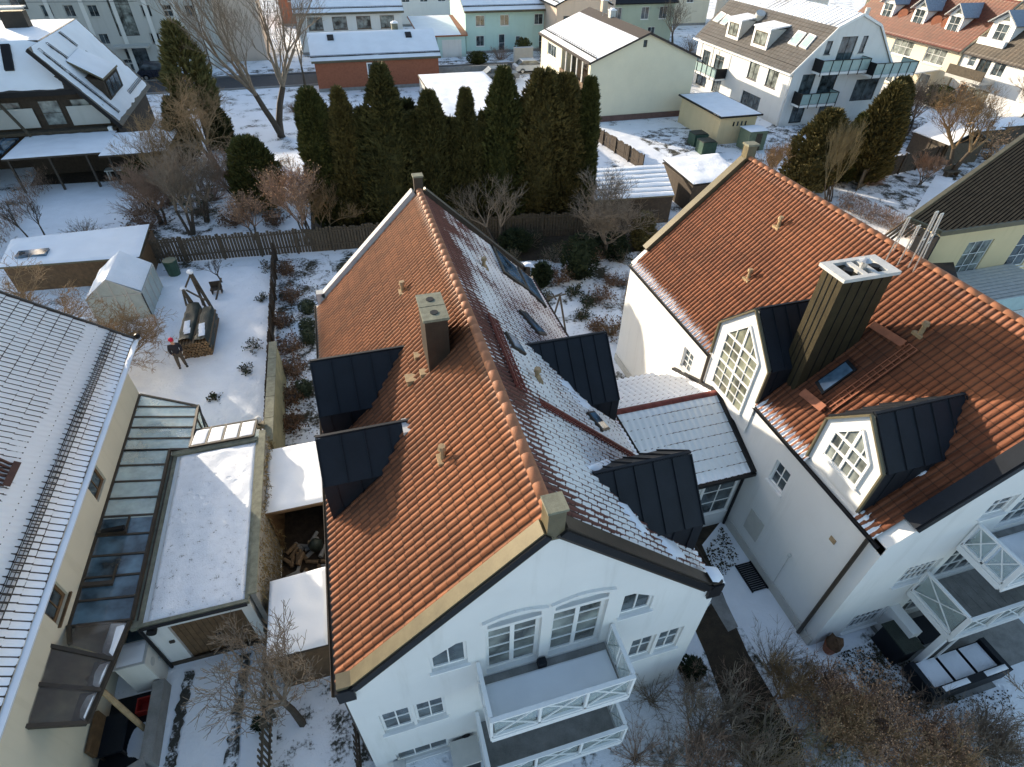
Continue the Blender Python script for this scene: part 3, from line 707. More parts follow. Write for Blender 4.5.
# bent steel hoops standing at the ridge
m=MB()
for k in range(4):
    x=13.95+.38*(k%2); y=9.35+.35*k
    base=rp(893+10*k,262+8*k); 
hoops=MB()
for (b,t) in (((885,262),(908,218)),((897,266),(918,226)),((908,268),(936,212)),((913,272),(941,214))):
    B=rp(*b); T=GX(t[0],t[1],B.x+.15)
    T=Vector((B.x+.1,B.y+.1,0)); d=ray(*t); k=(d.x*B.x+d.y*B.y)/(d.x*d.x+d.y*d.y); T=CAM+d*k
    hoops.tube(B,T,.022,.022,6); 
    hoops.tube(B+Vector((.25,.1,.2)),T+Vector((.22,.1,-.05)),.018,.018,6)
    hoops.tube(T,T+Vector((.22,.1,-.05)),.02,.02,6)
    hoops.tube(B*.5+T*.5,B*.5+T*.5+Vector((.24,.1,0)),.015,.015,5)
part('ridge_exit_rail',hoops,M_silver,hr)
# snow scraps at small dormer cheek
m=MB()
for q in (((868,499),(880,492),(884,495),(872,503)),((884,489),(900,480),(904,482),(889,492)),((903,479),(914,473),(926,472),(910,481)),((920,472),(928,470),(927,475),(918,478))):
    rnd_snow_lump(m,[RW(*k) for k in q],.07,len(m.v),4)
rnd_snow_lump(m,[RW(858,510),RW(863,507),RW(873,522),RW(868,527)],.06,3,4)
part('roof_snow',m,M_snowroof,hr,smooth=True,fix=False)
# balconies R
balcony(hr,13.9,18.6,3.45,RY0,2.2,3.2,4,1,False,'lower balcony floored with grey boards')
balcony(hr,14.25,18.6,3.62,RY0,4.45,5.35,4,2,True,'upper balcony with snow')
m=MB(); m.box(13.92,14.10,3.5,3.66,0.01,1.98); m.tube((14.5,3.5,0),(14.5,3.5,2),.03,.03,6); part('balcony_post',m,M_white,hr)
m=MB(); m.box(13.75,14.1,RY0-.9,RY0-.002,.01,1.2); part('privacy_wall',m,M_plaster,hr)
# ================================================================ LINK BUILDING between the houses
lk=thing('link_building','low connecting building between the two orange roofed houses under a snow covered tile roof','building',(9.0,9.6,0))
cx0,cx1=MX1+.02,RX0-.02
cyr=12.15; cs=9.42; cn=14.9; cze=3.2; czr=4.35
m=MB(); P=[(cs+.3,0),(cn-.2,0),(cn-.2,cze),(cyr,czr-.12),(cs+.3,cze-.12)]; m.slab([(cx0,y,z) for y,z in P],(1,0,0),0,cx1-cx0); lb=part('wall',m,M_plaster,lk)
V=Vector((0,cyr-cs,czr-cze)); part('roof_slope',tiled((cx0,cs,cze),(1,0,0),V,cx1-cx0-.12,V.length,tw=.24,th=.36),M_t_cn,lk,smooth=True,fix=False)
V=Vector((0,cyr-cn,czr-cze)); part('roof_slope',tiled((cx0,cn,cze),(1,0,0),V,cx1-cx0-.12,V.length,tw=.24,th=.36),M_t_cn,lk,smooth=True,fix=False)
part('ridge_tiles',ridgecaps((cx0,cyr,czr+.03),(cx1,cyr,czr+.03),.12),M_redm,lk,smooth=True)
m=MB(); m.bar((cx1-.06,cs-.05,cze+.05),(cx1-.06,cyr,czr+.09),.14,.14);m.bar((cx1-.06,cn,cze+.05),(cx1-.06,cyr,czr+.09),.14,.14); m.bar((cx0,cs-.06,cze-.02),(cx1,cs-.06,cze-.02),.12,.12); part('gutter',m,M_blackm,lk)
m=MB(); m.tube((cx1-.12,cs+.2,.1),(cx1-.12,cs+.2,cze),.05,.05,8); part('downpipe',m,M_blackm,lk)
window(lk,Face('S',cs+.3),9.7,11.05,.9,2.9,2,3,None,fr=.09)
# ================================================================ GROUND
def poly(name,pts,z,mat,kind='structure',grid=0):
    m=MB(); m.add([(p[0],p[1],z) for p in pts],[tuple(range(len(pts)))])
    o=struct(name,m,mat,kind,fix=False)
    me=o.data
    if me.polygons[0].normal.z<0: me.flip_normals()
    return o
poly('ground',[(-500,-200),(600,-200),(600,900),(-500,900)],0,M_snowgar)
def sheet(name,x0,x1,y0,y1,z,mat,kind='structure',h=.05,nx=40,seed=0):
    """gently uneven ground sheet"""
    m=MB(); ny=max(2,int(nx*abs(y1-y0)/abs(x1-x0)))
    for j in range(ny+1):
        for i in range(nx+1):
            x=x0+(x1-x0)*i/nx;y=y0+(y1-y0)*j/ny
            e=min(i,nx-i,j,ny-j)/3; m.v.append((x,y,z+min(1,e)*h*(1+noise.noise(Vector((x*.8,y*.8,seed)))+.5*noise.noise(Vector((x*2.5,y*2.5,seed))))))
    m.f=[(j*(nx+1)+i,j*(nx+1)+i+1,(j+1)*(nx+1)+i+1,(j+1)*(nx+1)+i) for j in range(ny) for i in range(nx)]
    o=struct(name,m,mat,kind,fix=False)
    for p in o.data.polygons: p.use_smooth=True
    return o
poly('road',[(-120,76.8),(200,76.8),(200,82.6),(-120,82.6)],.004,M_asph)
m=MB(); m.box(-120,200,76.4,76.8,0,.12); m.box(-120,200,82.6,82.9,0,.12); struct('kerb',m,M_stone)
poly('pavement',[(-120,82.9),(200,82.9),(200,85.2),(-120,85.2)],.1,M_snowthin)
poly('road',[(12.2,40),(13.2,40),(13.2,41),(12.2,41)],.001,M_asph)
bpy.data.objects.remove(bpy.data.objects['road.001'])
sheet('snowy_lawn',-12.6,-5.2,19.8,34.2,.01,M_snow,h=.06,nx=60)
# driveway with two thawed wheel tracks
sheet('driveway_snow',-8.6,-4.75,-3,9.5,.008,M_snow,h=.022,nx=34,seed=4)
M_track=snowmat('thawed_wheel_track',thr=.53,soft=.05,scale=2.2,fine=12,bs=.6,dirt=(.05,.048,.04))
def strip(name,px,w,z,mat,seed=0):
    P=[G(*p) for p in px]; m=MB(); r=random.Random(seed); pts=[]
    for i in range(len(P)-1):
        for k in range(10): pts.append(P[i]+(P[i+1]-P[i])*k/10)
    pts.append(P[-1]); d=(P[-1]-P[0]).normalized(); sd=Vector((d.y,-d.x,0))
    for p in pts:
        a=w*r.uniform(.55,1.1); b=w*r.uniform(.55,1.1); m.v+=[tuple(p-sd*a+Vector((0,0,z))),tuple(p+sd*b+Vector((0,0,z)))]
    m.f=[(2*i,2*i+1,2*i+3,2*i+2) for i in range(len(pts)-1)]
    return struct(name,m,mat,fix=False)
strip('wheel_track',((191,672),(180,720),(170,767),(160,800)),.17,.075,M_track,1)
strip('wheel_track',((246,655),(240,700),(231,767),(225,800)),.18,.075,M_track,2)
poly('yard_snow',[(-4.5,-3),(-2.0,-3),(-2.0,7.8),(-4.5,7.8)],.008,M_snowsp)
# brown path and strip of paving between the houses
pp=[(694,628),(717,594),(722,592),(734,622),(748,654),(775,700),(800,745),(815,800),(745,800),(742,760),(722,700),(706,655)]
poly('garden_path',[tuple(G(*p))[:2] for p in pp],.012,M_pathm)
poly('paving',[tuple(G(*p))[:2] for p in ((700,585),(716,582),(722,594),(738,627),(728,632),(712,605))],.016,M_stone)
poly('soil_bed',[(6.75,8.2),(11.1,8.2),(11.1,9.8),(6.75,9.8)],.006,M_soil)
poly('side_yard_snow',[tuple(G(*p))[:2] for p in ((702,545),(722,520),(800,636),(812,655),(765,668),(733,612))],.009,M_snow)
poly('lawn_snow',[(11.4,-3),(24,-3),(24,4.6),(13.4,4.6),(11.4,4.2)],.006,M_snowsp)
poly('terrace',[(13.6,2.2),(18.5,2.2),(18.5,4.94),(13.6,4.94)],.02,M_stone)
poly('terrace_snow',[(13.2,1.4),(19,1.4),(19,2.75),(15.9,2.75),(15.9,2.4),(13.2,2.4)],.03,M_snow)
poly('soil_bed',[(-4.45,10.4),(-2.0,10.4),(-2.0,16),(-4.45,16)],.013,M_soil)
poly('border_bed',[(-4.95,16.5),(-2.0,16.5),(-2.0,34.3),(-4.95,34.3)],.006,M_snowthin)
poly('back_garden_snow',[(6.9,15.5),(11.25,15.5),(14.5,20),(19,20),(19,29.5),(8,33),(3,33.5),(-1.9,33.8),(-1.9,20.6),(6.9,20.6)],.007,snowmat('patchy_back_snow',thr=.455,soft=.05,scale=.6,fine=5,bs=.6,dirt=(.045,.042,.025)))
poly('shade_bed',[(2,31),(20,29.5),(20,33.2),(2,34.3)],.014,M_soil)
poly('tree_bed',[(-3,34.9),(17,33.2),(17,41),(-3,42)],.012,M_soil)
poly('garden_snow',[(-22.6,43),(-15.6,42.4),(-15.2,47),(-16.4,50.2),(-22.6,51)],.012,M_snow)
poly('patio',[(-23.5,51),(-12,50.2),(-12,54),(-24,55)],.010,M_soil)
poly('tree_bed',[(-15.2,36.5),(-9.5,36.2),(-9.0,52),(-15,53)],.011,M_snowthin)
poly('neighbour_snow',[(23.6,54.6),(33.7,53.8),(28.4,43),(26.8,42.6),(23.6,43)],.012,M_snow)
poly('vegetable_bed',[tuple(G(*p))[:2] for p in ((631,134),(662,128),(692,128),(700,148),(668,158))],.018,M_snowthin)
poly('yard_snow',[(16,37.5),(36,37),(36,43),(16,43)],.009,M_snowgar)
poly('garden_snow',[tuple(G(*p))[:2] for p in ((873,168),(886,141),(926,157),(884,170))],.014,M_snow)
poly('garden_snow',[tuple(G(*p))[:2] for p in ((859,193),(910,218),(936,175),(953,178),(940,215),(905,225))],.014,M_snow)
poly('garden_soil',[(37,27),(60,27),(60,60),(37,48)],.005,M_snowthin)
# ================================================================ NEIGHBOUR HOUSE (left)
lh=thing('house','neighbouring house at the left edge with snow covered tile roof and cream wall','house',(-11,12,0))
LX,LZ,LR,LRZ=-8.42,5.22,-13.2,9.1; LY0,LY1=2.0,19.45
m=gable_body(-17.4,-9.0,LY0+.3,LY1-.35,LZ+.2,LRZ-.25); body=part('wall',m,M_creamwall,lh)
lc=[]; Ef=Face('E',-9.0)
P=[GX(x,y,-9.0) for x,y in ((84,500),(98,520))]
window(lh,Ef,13.6,14.55,3.35,4.5,2,1,lc,frame=M_wood,fr=.10,sill=False)
window(lh,Ef,9.6,10.5,3.4,4.4,2,1,lc,frame=M_wood,fr=.1)
window(lh,Ef,4.5,6.0,.9,2.2,2,1,lc,frame=M_wood,fr=.1)
cut(body,lc)
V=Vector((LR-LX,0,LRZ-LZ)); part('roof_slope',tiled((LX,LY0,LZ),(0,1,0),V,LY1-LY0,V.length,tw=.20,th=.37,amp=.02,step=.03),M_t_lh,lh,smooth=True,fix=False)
m=MB(); n=Vector((LRZ-LZ,0,LX-LR)).normalized(); m.slab([(LR,LY0,LRZ-.05),(-17.9,LY0,LZ),(-17.9,LY1,LZ),(LR,LY1,LRZ-.05)],(-.6,0,.8),-.05,.05); part('roof_slope',m,M_snowroof,lh)
m=MB(); m.bar((LX+.02,LY1+.02,LZ-.02),(LR,LY1+.02,LRZ+.0),.06,.16); part('verge_board',m,M_brownm,lh)
m=MB(); gutter(m,(LX+.09,LY0,LZ-.02),(LX+.09,LY1+.05,LZ-.02),.085); g_=part('gutter',m,M_silver,lh,fix=False)
m=MB(); rnd_snow_lump(m,[(LX+.01,LY0,LZ-.05),(LX+.17,LY0,LZ-.05),(LX+.17,LY1,LZ-.05),(LX+.01,LY1,LZ-.05)],.06,9,40); part('gutter_snow',m,M_snowroof,g_,smooth=True,fix=False)
m=MB(); m.tube((LX+.1,LY1+.1,LZ+.02),(LX+.1,LY1+.18,LZ+.02),.10,.10,8); part('gutter_end',m,M_blackm,g_)
nL=Vector((LRZ-LZ,0,LX-LR)); nL=Vector((nL.x,0,-nL.z)) if nL.z<0 else nL; nL=Vector(((LRZ-LZ),0,(LX-LR))).normalized()
t=.62; p0=Vector((LX,0,LZ))+V.normalized()*t
guard(lh,(p0.x,LY0,p0.z),(p0.x,LY1-.1,p0.z),nL,M_brownm,.16,.13,90,th=.018)
def LHp(x,y): return GP(x,y,(LX,0,LZ),nL)
m=MB(); c=LHp(10,478)
for k in range(6): m.bar(c+Vector((0,.14*k-.3,.0)),c+Vector((.0,.14*k-.3,.0))+V.normalized()*.4+nL*.16,.05,.05,nL)
m.bar(c+Vector((0,-.35,.0))+nL*.12,c+Vector((0,.45,0))+nL*.12,.16,.03,nL); part('roof_step',m,plain('rust_brown_metal',(.09,.035,.022),.7,.3,5),lh)
m=MB(); c=LHp(88,372); 
# conservatory along that wall
cv=thing('conservatory','long lean-to glass conservatory with dark frames along the cream wall','conservatory',(-8.4,14,0))
xl,xr,zl,zr_=-8.97,-7.62,3.0,2.66; CY0,CY1=9.75,18.35; xr2=-7.02; CYs=16.1
fr=MB();gl=MB()
zf=lambda x: zl+(zr_-zl)*(x-xl)/(xr-xl)
ys=[CY0+(CYs-CY0)*i/9 for i in range(10)]
for i,y in enumerate(ys):
    fr.bar((xl,y,zf(xl)),(xr,y,zf(xr)),.06,.09)
ys2=[CYs+(CY1-CYs)*i/4 for i in range(5)]
for y in ys2: fr.bar((xl,y,zf(xl)),(xr2,y,zf(xr2)),.06,.09)
fr.bar((xl,CY0,zf(xl)),(xl,CY1+.7,zf(xl)),.08,.1);fr.bar((xr,CY0,zf(xr)),(xr,CYs,zf(xr)),.08,.1);fr.bar((xr2,CYs-.2,zf(xr2)),(xr2,CY1+.1,zf(xr2)),.09,.1);fr.bar((xr,CYs,zf(xr)),(xr2,CYs,zf(xr2)),.08,.1)
fr.bar((xl,CY1+.7,zf(xl)),(xr2,CY1+.05,zf(xr2)),.07,.1)
fr.bar((xl,CY1,zf(xl)),(xr2,CY1,zf(xr2)),.05,.1); fr.bar((xr+.1,CY0,zf(xr)-.1),(xr+.1,CYs,zf(xr)-.1),.03,.04)
fr.bar((xr2+.05,CY1,zf(xr2)-.0),(xr2+.25,CY1-.9,2.2),.06,.06)
for y in ys2: fr.bar((xr2,y,.02),(xr2,y,zf(xr2)),.06,.06)
fr.box(xr2-.03,xr2+.03,CYs,CY1,.8,.88)
part('frame',fr,M_brownm,cv)
gl.slab([(xl,13.2,zf(xl)),(xr,13.2,zf(xr)),(xr,CYs,zf(xr)),(xl,CYs,zf(xl))],(0,0,1),.0,.012)
g2=MB(); g2.slab([(xl,CY0,zf(xl)),(xr,CY0,zf(xr)),(xr,13.19,zf(xr)),(xl,13.19,zf(xl))],(0,0,1),.0,.012); part('lower_roof_glass',g2,glassmat('blue_reflection_glass',(.03,.055,.075),.06,.9),cv)  # lower panes: their blue reflection is put into the glass colour
gl.slab([(xl,CYs+.03,zf(xl)),(xr2,CYs+.03,zf(xr2)),(xr2,CY1,zf(xr2)),(xl,CY1+.65,zf(xl))],(0,0,1),.0,.012)
part('roof_glass',gl,M_clear,cv)
gl=MB(); gl.box(xr2-.01,xr2,CYs,CY1,.05,zf(xr2)-.05); gl.slab([(xl,CY1+.6,.05),(xr2,CY1,.05),(xr2,CY1,zf(xr2)-.05),(xl,CY1+.6,zl-.05)],(0,1,0),0,.01); part('side_glass',gl,M_clear,cv)
m=MB(); m.box(xl+.0,xr2+.0,CY0,CY1,.02,.06); part('floor',m,M_glassb,cv)
m=MB()
for i in range(7):
    y=CY0+3.9+i*.7; m.box(xl+.1,xr-.15,y,y+.45,2.2,2.24)
part('blind',m,M_poly,cv)
m=MB(); m.box(xl+.15,xl+.75,12.6,12.72,zl+.0,zl+.12);part('roof_motor',m,M_blackm,cv); 
for y in (12.65,10.9):
    m=MB(); m.bar((xl+.05,y,zf(xl)+.08),(xl+.75,y,zf(xl+.75)+.08),.12,.10); m.bar((xl+.72,y,zf(xl+.7)+.07),(xl+.72,y+.6,zf(xl+.7)+.07),.05,.04); part('vent_window_frame',m,M_brownm,cv)
# entrance canopy
cp=thing('glass_canopy','three pane glass canopy with snow along its lower edge over the sunken entrance yard','canopy',(-8.6,8.2,0))
A=Vector((-9.12,9.1,3.45));B=Vector((-7.83,8.72,2.66));Cc=Vector((-8.13,7.3,2.62));D=Vector((-9.2,7.22,3.5)); A2=Vector((-8.95,9.75,3.05));B2=Vector((-7.66,9.72,2.66))
fr=MB(); M1=(A+D)/2;M2=(B+Cc)/2
for p,q in ((A,B),(B,Cc),(Cc,D),(D,A),(M1,M2),(A2,A+Vector((.45,0,-.2))),(B2,B)): fr.bar(p,q,.09,.10)
part('frame',fr,M_brownm,cp)
gl=MB(); gl.slab([D,Cc,B,A],(0,0,1),0,.012); gl.slab([A+Vector((.4,.02,-.2)),B+Vector((0,.02,0)),B2,A2+Vector((.2,0,0))],(0,0,1),0,.012); part('glass',gl,M_clear2,cp)
m=MB(); e=.06
for a,b in ((Cc,M2),(M2,B),(B,B2)):
    w=Vector((-.32,.02,.12)); rnd_snow_lump(m,[a+(b-a)*e+Vector((-.05,0,.03)),b-(b-a)*e+Vector((-.05,0,.03)),b-(b-a)*e+w*1.2,a+(b-a)*e+w],.05,int(a.y*10),8)
part('snow_edge',m,M_snowroof,cp,smooth=True,fix=False)
m=MB(); m.tube((-7.9,7.9,.2),(-8.45,8.5,2.5),.07,.07,8); part('timber_strut',m,M_woodhi,cp)
m=MB(); m.tube((-9.1,7.6,.0),(-9.1,7.6,3.3),.05,.05,8); part('post',m,M_woodhi,cp)
# sunken yard walls
yw=thing('planter_wall','low grey planter wall round the entrance yard beside the driveway','wall',(-8.2,7.6,0))
m=MB(); m.box(-7.75,-7.45,6.9,9.0,.01,.55); m.bar((-7.6,6.9,.3),(-8.9,6.4,.3),.3,.55); part('wall_body',m,M_stone,yw); m=MB(); m.box(-9.0,-7.75,6.95,9.0,.01,.03); part('yard_floor',m,M_navy,yw)
m=MB(); m.bar((-9.0,6.7,.95),(-8.3,6.2,.95),.12,.5);part('sign_board',m,M_greywall,yw)
m=MB(); m.box(-8.35,-8.05,8.35,8.65,.031,.35); m2=MB(); m2.box(-8.31,-8.09,8.39,8.61,.2,.352)
cr=thing('crate','red plastic crate standing in the entrance yard under the canopy edge','crate',(-8.1,8.5,0)); 
m=MB(); c0=(-8.0,8.55)
for a in ((-.2,.2,-.2,-.17),(-.2,.2,.17,.2),(-.2,-.17,-.17,.17),(.17,.2,-.17,.17),(-.17,.17,-.17,.17)):
    m.box(c0[0]+a[0],c0[0]+a[1],c0[1]+a[2],c0[1]+a[3],.03,.30 if a!=(-.17,.17,-.17,.17) else .05)
part('crate_body',m,plain('red_plastic',(.30,.02,.015),.45,.2,4),cr)
tb=thing('bench','dark bench with cushions in the entrance yard under the glass canopy','bench',(-8.5,7.8,0))
m=MB(); m.box(-8.9,-8.3,7.4,8.4,.35,.45); part('seat',m,M_navy,tb); m=MB(); m.box(-8.95,-8.85,7.4,8.4,.45,.9); part('backrest',m,M_wood,tb)
for x,y in ((-8.88,7.42),(-8.36,7.42),(-8.88,8.34),(-8.36,8.34)): m=MB(); m.box(x,x+.05,y,y+.05,.03,.35); part('leg',m,M_brownm,tb)
# white bin house
bh=thing('bin_store','small white rendered bin store at the garage corner','bin store',(-7.9,9.4,0))
m=MB(); m.box(-8.35,-7.62,9.05,9.2,.01,1.55);m.box(-7.75,-7.62,9.2,9.72,.01,1.55);m.box(-8.35,-8.22,9.2,9.72,.01,1.55); part('wall',m,M_plaster2,bh)
m=MB(); m.box(-8.38,-7.59,9.02,9.74,1.56,1.60); part('lid',m,M_concw,bh); m=MB(); rnd_snow_lump(m,[(-8.3,9.08,1.6),(-7.65,9.08,1.6),(-7.65,9.7,1.6),(-8.3,9.7,1.6)],.04,2); part('snow_cap',m,M_snowroof,bh,smooth=True,fix=False)
m=MB(); m.tube((-7.615,9.3,1.1),(-7.60,9.3,1.1),.12,.12,14); part('round_vent',m,M_concw,bh); m=MB(); m.tube((-7.615,9.55,.7),(-7.60,9.55,.7),.07,.07,12); part('round_vent',m,M_concw,bh)
# ================================================================ GARAGE
ga=thing('garage','white flat roofed garage with snow on the roof and a brown wooden gate','garage',(-6.1,9.6,0))
gx0,gx1,gy0,gy1,gz=-7.55,-4.72,9.62,15.95,2.5
m=MB(); m.box(gx0,gx1,gy0,gy1,0,gz); gb=part('wall',m,M_plaster,ga); cut(gb,[(gx0+.62,gx1-.28,gy0-.05,gy0+.14,.02,2.1)])
m=MB(); 
for i in range(12):
    x=gx0+.64+i*.157; m.box(x,x+.145,gy0+.08,gy0+.12,.03,2.08)
m.box(gx0+.62,gx1-.28,gy0+.10,gy0+.138,.02,2.1); gd=part('garage_door',m,M_wood,ga)
m=MB(); m.box(-6.0,-5.85,gy0+.05,gy0+.08,1.0,1.04); part('handle',m,M_blackm,gd)
m=MB(); m.box(gx0-.12,gx1+.04,gy0-.1,gy0-.0,gz-.05,gz+.08); m.box(gx1-.06,gx1+.06,gy0,gy1,gz,gz+.09);m.box(gx0-.12,gx0+.15,gy0,gy1,gz,gz+.05); m.box(gx0,gx1,gy1-.1,gy1+.08,gz,gz+.12); part('roof_edge',m,M_conc,ga)
m=MB(); rnd_snow_lump(m,[(gx0+.28,gy0-.04,gz+.02),(gx1-.06,gy0-.04,gz+.02),(gx1-.06,gy1-.12,gz+.02),(gx0+.28,gy1-.12,gz+.02)],.10,3,40); part('roof_snow',m,snowmat('gravelly_roof_snow',thr=.385,soft=.05,scale=5,fine=26,bs=.5,dirt=(.10,.09,.07)),ga,smooth=True,fix=False)
m=MB(); m.tube((gx0+.28,gy0-.02,2.2),(gx0+.28,gy0-.14,2.2),.13,.13,12); part('wall_speaker',m,M_blackm,ga); m=MB(); m.box(gx0+.42,gx0+.55,gy0-.05,gy0-.002,1.3,1.4); part('switch',m,M_brownm,ga)
m=MB(); m.bar((gx0+.1,gy0-.16,gz+.02),(gx1,gy0-.16,gz+.02),.06,.06); m.tube((gx0+.03,gy0-.06,.02),(gx0+.03,gy0-.06,gz),.045,.045,6); part('gutter',m,M_blackm,ga)
m=MB(); m.box(gx0+.0,gx1,gy0-.03,gy0-.002,.01,.2); part('plinth',m,M_wooddk,ga)
# lean-to glazing behind garage
ln=thing('glazed_lean_to','row of four snowy glass panels sloping down behind the garage','lean-to',(-5.9,16.6,0))
m=MB();g=MB();s=MB(); x0,x1=-6.98,-4.85
for i in range(5):
    x=x0+(x1-x0)*i/4; m.bar((x,16.05,2.66),(x,17.15,2.42),.05,.08)
m.bar((x0,17.15,2.42),(x1,17.15,2.42),.06,.08);m.bar((x0,16.05,2.66),(x1,16.05,2.66),.06,.08)
for x in (x0,x1): m.box(x-.03,x+.03,17.1,17.16,0,2.4)
part('frame',m,M_brownm,ln); g.slab([(x0,16.05,2.66),(x1,16.05,2.66),(x1,17.15,2.42),(x0,17.15,2.42)],(0,0,1),0,.012); part('glass',g,M_poly,ln)
for i in range(4):
    a=x0+(x1-x0)*i/4+.05;b=x0+(x1-x0)*(i+1)/4-.05; rnd_snow_lump(s,[(a,16.12,2.68),(b,16.12,2.68),(b,17.05,2.48),(a,17.05,2.48)],.03,i,10)
part('pane_snow',s,M_snowroof,ln,smooth=True,fix=False)
m=MB(); g=MB(); g.box(x0,x1,17.12,17.13,.05,2.35); part('side_glass',g,M_clear,ln)
# ================================================================ GARDEN WALL
gw=thing('garden_wall','tall mossy garden wall with flat concrete coping beside the snowy lawn','wall',(-4.55,19,0))
m=MB(); m.box(-4.62,-4.42,16.3,22.6,0,2.0); part('wall_body',m,plain('mossy_wall',(.27,.25,.15),.95,.3,2,bs=.5),gw)
m=MB()
for i in range(5): m.box(-4.70,-4.36,16.3+i*1.27,16.3+i*1.27+1.24,2.003,2.07)
part('coping',m,M_conc,gw)
vw=thing('vine_wall','boundary wall covered in dry brown vines along the garage','wall',(-4.5,13,0))
m=MB(); m.box(-4.64,-4.50,9.7,16.28,0,2.58); part('wall_body',m,M_stone,vw); m=MB(); m.box(-4.68,-4.46,9.7,16.28,2.583,2.65); part('coping',m,M_conc,vw)
r=random.Random(3); m=MB()
for i in range(2600):
    y=r.uniform(9.7,16.2); z=r.uniform(.05,2.6); x=-4.49+r.uniform(0,.13)*(1+.5*math.sin(y*3+z*2)); d=Vector((r.uniform(-.3,.6),r.uniform(-1,1),r.uniform(-1.4,.6))).normalized(); q=Vector((d.z,-d.x,d.y)).normalized()*.018
    p=Vector((x,y,z)); l=r.uniform(.08,.2); m.add([p-q,p+q,p+d*l],[(0,1,2)])
part('dry_vines',m,M_vine,vw,fix=False)
for i,(x,y,z) in enumerate(((-4.72,17.0,2.35),)):
    lp=thing('wall_lantern','frosty round lantern on a bracket at the wall end above the lean-to','lamp',(x,y,0)); m=MB(); m.ball((x-.12,y+.2,z-.0),.14,.14,.14,10,8); part('globe',m,M_concw,lp,smooth=True); m=MB(); m.box(x-.2,x+.05,y-.05,y+.3,z-.25,z-.16); part('bracket',m,M_zinc,lp)
# fence lines
def board_fence(name,label,p,q,h,mat,boardw=.14,gap=.02,posts=2.2,rail=True,cat='fence',thick=.03,lean=0,group=None):
    p=Vector((p[0],p[1],0));q=Vector((q[0],q[1],0)); L=(q-p).length; d=(q-p).normalized(); sd=Vector((-d.y,d.x,0)); r=random.Random(int(L*100))
    root=thing(name,label,cat,tuple((p+q)/2),group); m=MB(); n=int(L/(boardw+gap))
    for i in range(n):
        a=p+d*(i*(boardw+gap)); hh=h*r.uniform(.92,1.03); o=sd*r.uniform(-.02,.02)
        m.bar(a+d*boardw/2+o+Vector((0,0,.04)),a+d*boardw/2+o+Vector((0,0,hh)),boardw,thick,up=sd)
    part('board_panel',m,mat,root)
    m=MB()
    for z in (.3*h,.85*h): m.bar(p-sd*.04+Vector((0,0,z)),q-sd*.04+Vector((0,0,z)),.05,.07)
    part('rail',m,mat,root)
    k=max(1,int(L/posts))
    for i in range(k+1):
        a=p+d*(L*i/k)-sd*.06; m=MB(); m.box(a.x-.05,a.x+.05,a.y-.05,a.y+.05,0,h+.06); part('post',m,mat,root)
    return root
board_fence('wooden_fence','long weathered board fence behind the snowy lawn and the conifers',(-12.6,35.7),(5.0,34.2),1.65,M_woodgr,.15,.035)
board_fence('wooden_fence','weathered board fence section behind the bare tree right of the main roof',(5.1,34.2),(16.4,32.6),1.7,M_woodgr,.15,.035)
board_fence('lattice_fence','low brown fence dividing the snowy lawn from the narrow shrub border',(-5.0,18.0),(-5.15,34.3),1.15,M_wooddk,.10,.03)
board_fence('slat_fence','narrow slatted fence between the driveway and the little yard with the bare tree',(-4.62,1.5),(-4.62,9.3),1.25,M_woodgr,.05,.09,posts=1.6)
board_fence('slat_fence','short slatted fence between the two small snow roofed sheds',(-4.3,10.75),(-2.1,10.95),1.3,M_stone,.05,.07)
board_fence('slat_fence','short low fence next to the white house corner with the downpipe',(-2.35,3.0),(-2.35,7.0),.9,M_wooddk,.04,.10)
board_fence('board_fence','dark board fence along the right side of the snowy yard below the plain cream gable',(22.9,51.5),(23.9,42.6),1.3,M_wooddk,.2,.01)
board_fence('board_fence','brown fence between the two small snowy gardens at the right',(40.3,35.9),(53.5,38.4),1.7,M_wooddk,.16,.01)
board_fence('board_fence','pale fence panel beside the bronze conifer behind the right house',(38.6,34.6),(42.4,36.3),1.6,M_woodgr,.16,.01)
# ================================================================ small sheds by the main house
s1_=thing('shed','open fronted shed with flat snow roof beside the main house, firewood inside','shed',(-3.5,14.3,0))
m=MB(); m.box(-4.46,-4.38,12.9,15.7,0,1.95);m.box(-2.68,-2.6,12.9,15.7,0,1.95);m.box(-4.38,-2.68,15.62,15.7,0,1.95); part('wall',m,M_wood,s1_)
m=MB(); m.box(-4.5,-2.56,12.85,15.8,1.96,2.06); part('roof',m,M_wood,s1_)
m=MB(); rnd_snow_lump(m,[(-4.5,12.9,2.06),(-2.58,12.9,2.06),(-2.58,15.8,2.06),(-4.5,15.8,2.06)],.09,6,26); part('roof_snow',m,M_snowroof,s1_,smooth=True,fix=False)
m=MB(); m.box(-4.42,-2.64,12.5,12.56,.0,1.0); 
wp=thing('firewood_heap','heap of logs and stones in front of the open shed','firewood',(-3.4,12.2,0)); r=random.Random(8)
for i in range(34):
    m=MB(); x=r.uniform(-4.2,-2.75);y=r.uniform(11.2,12.8);z=.08+r.random()*.5*(1-abs(x+3.3)); a=r.uniform(0,3.14); d=Vector((math.cos(a)*.22,math.sin(a)*.22,r.uniform(-.05,.05)))
    p=Vector((x,y,z)); m.tube(p-d,p+d,r.uniform(.05,.09),r.uniform(.05,.09),7); part('log',m,M_logs if i%3 else M_stone,wp)
m=MB(); m.ball((-3.2,12.3,.6),.25,.2,.3,10,7,.1,r); tag_=part('tarp_bundle',m,M_tarp,wp,smooth=True)
s2_=thing('shed','lower shed with uneven snow roof behind the bare tree in the little yard','shed',(-3.5,9.1,0))
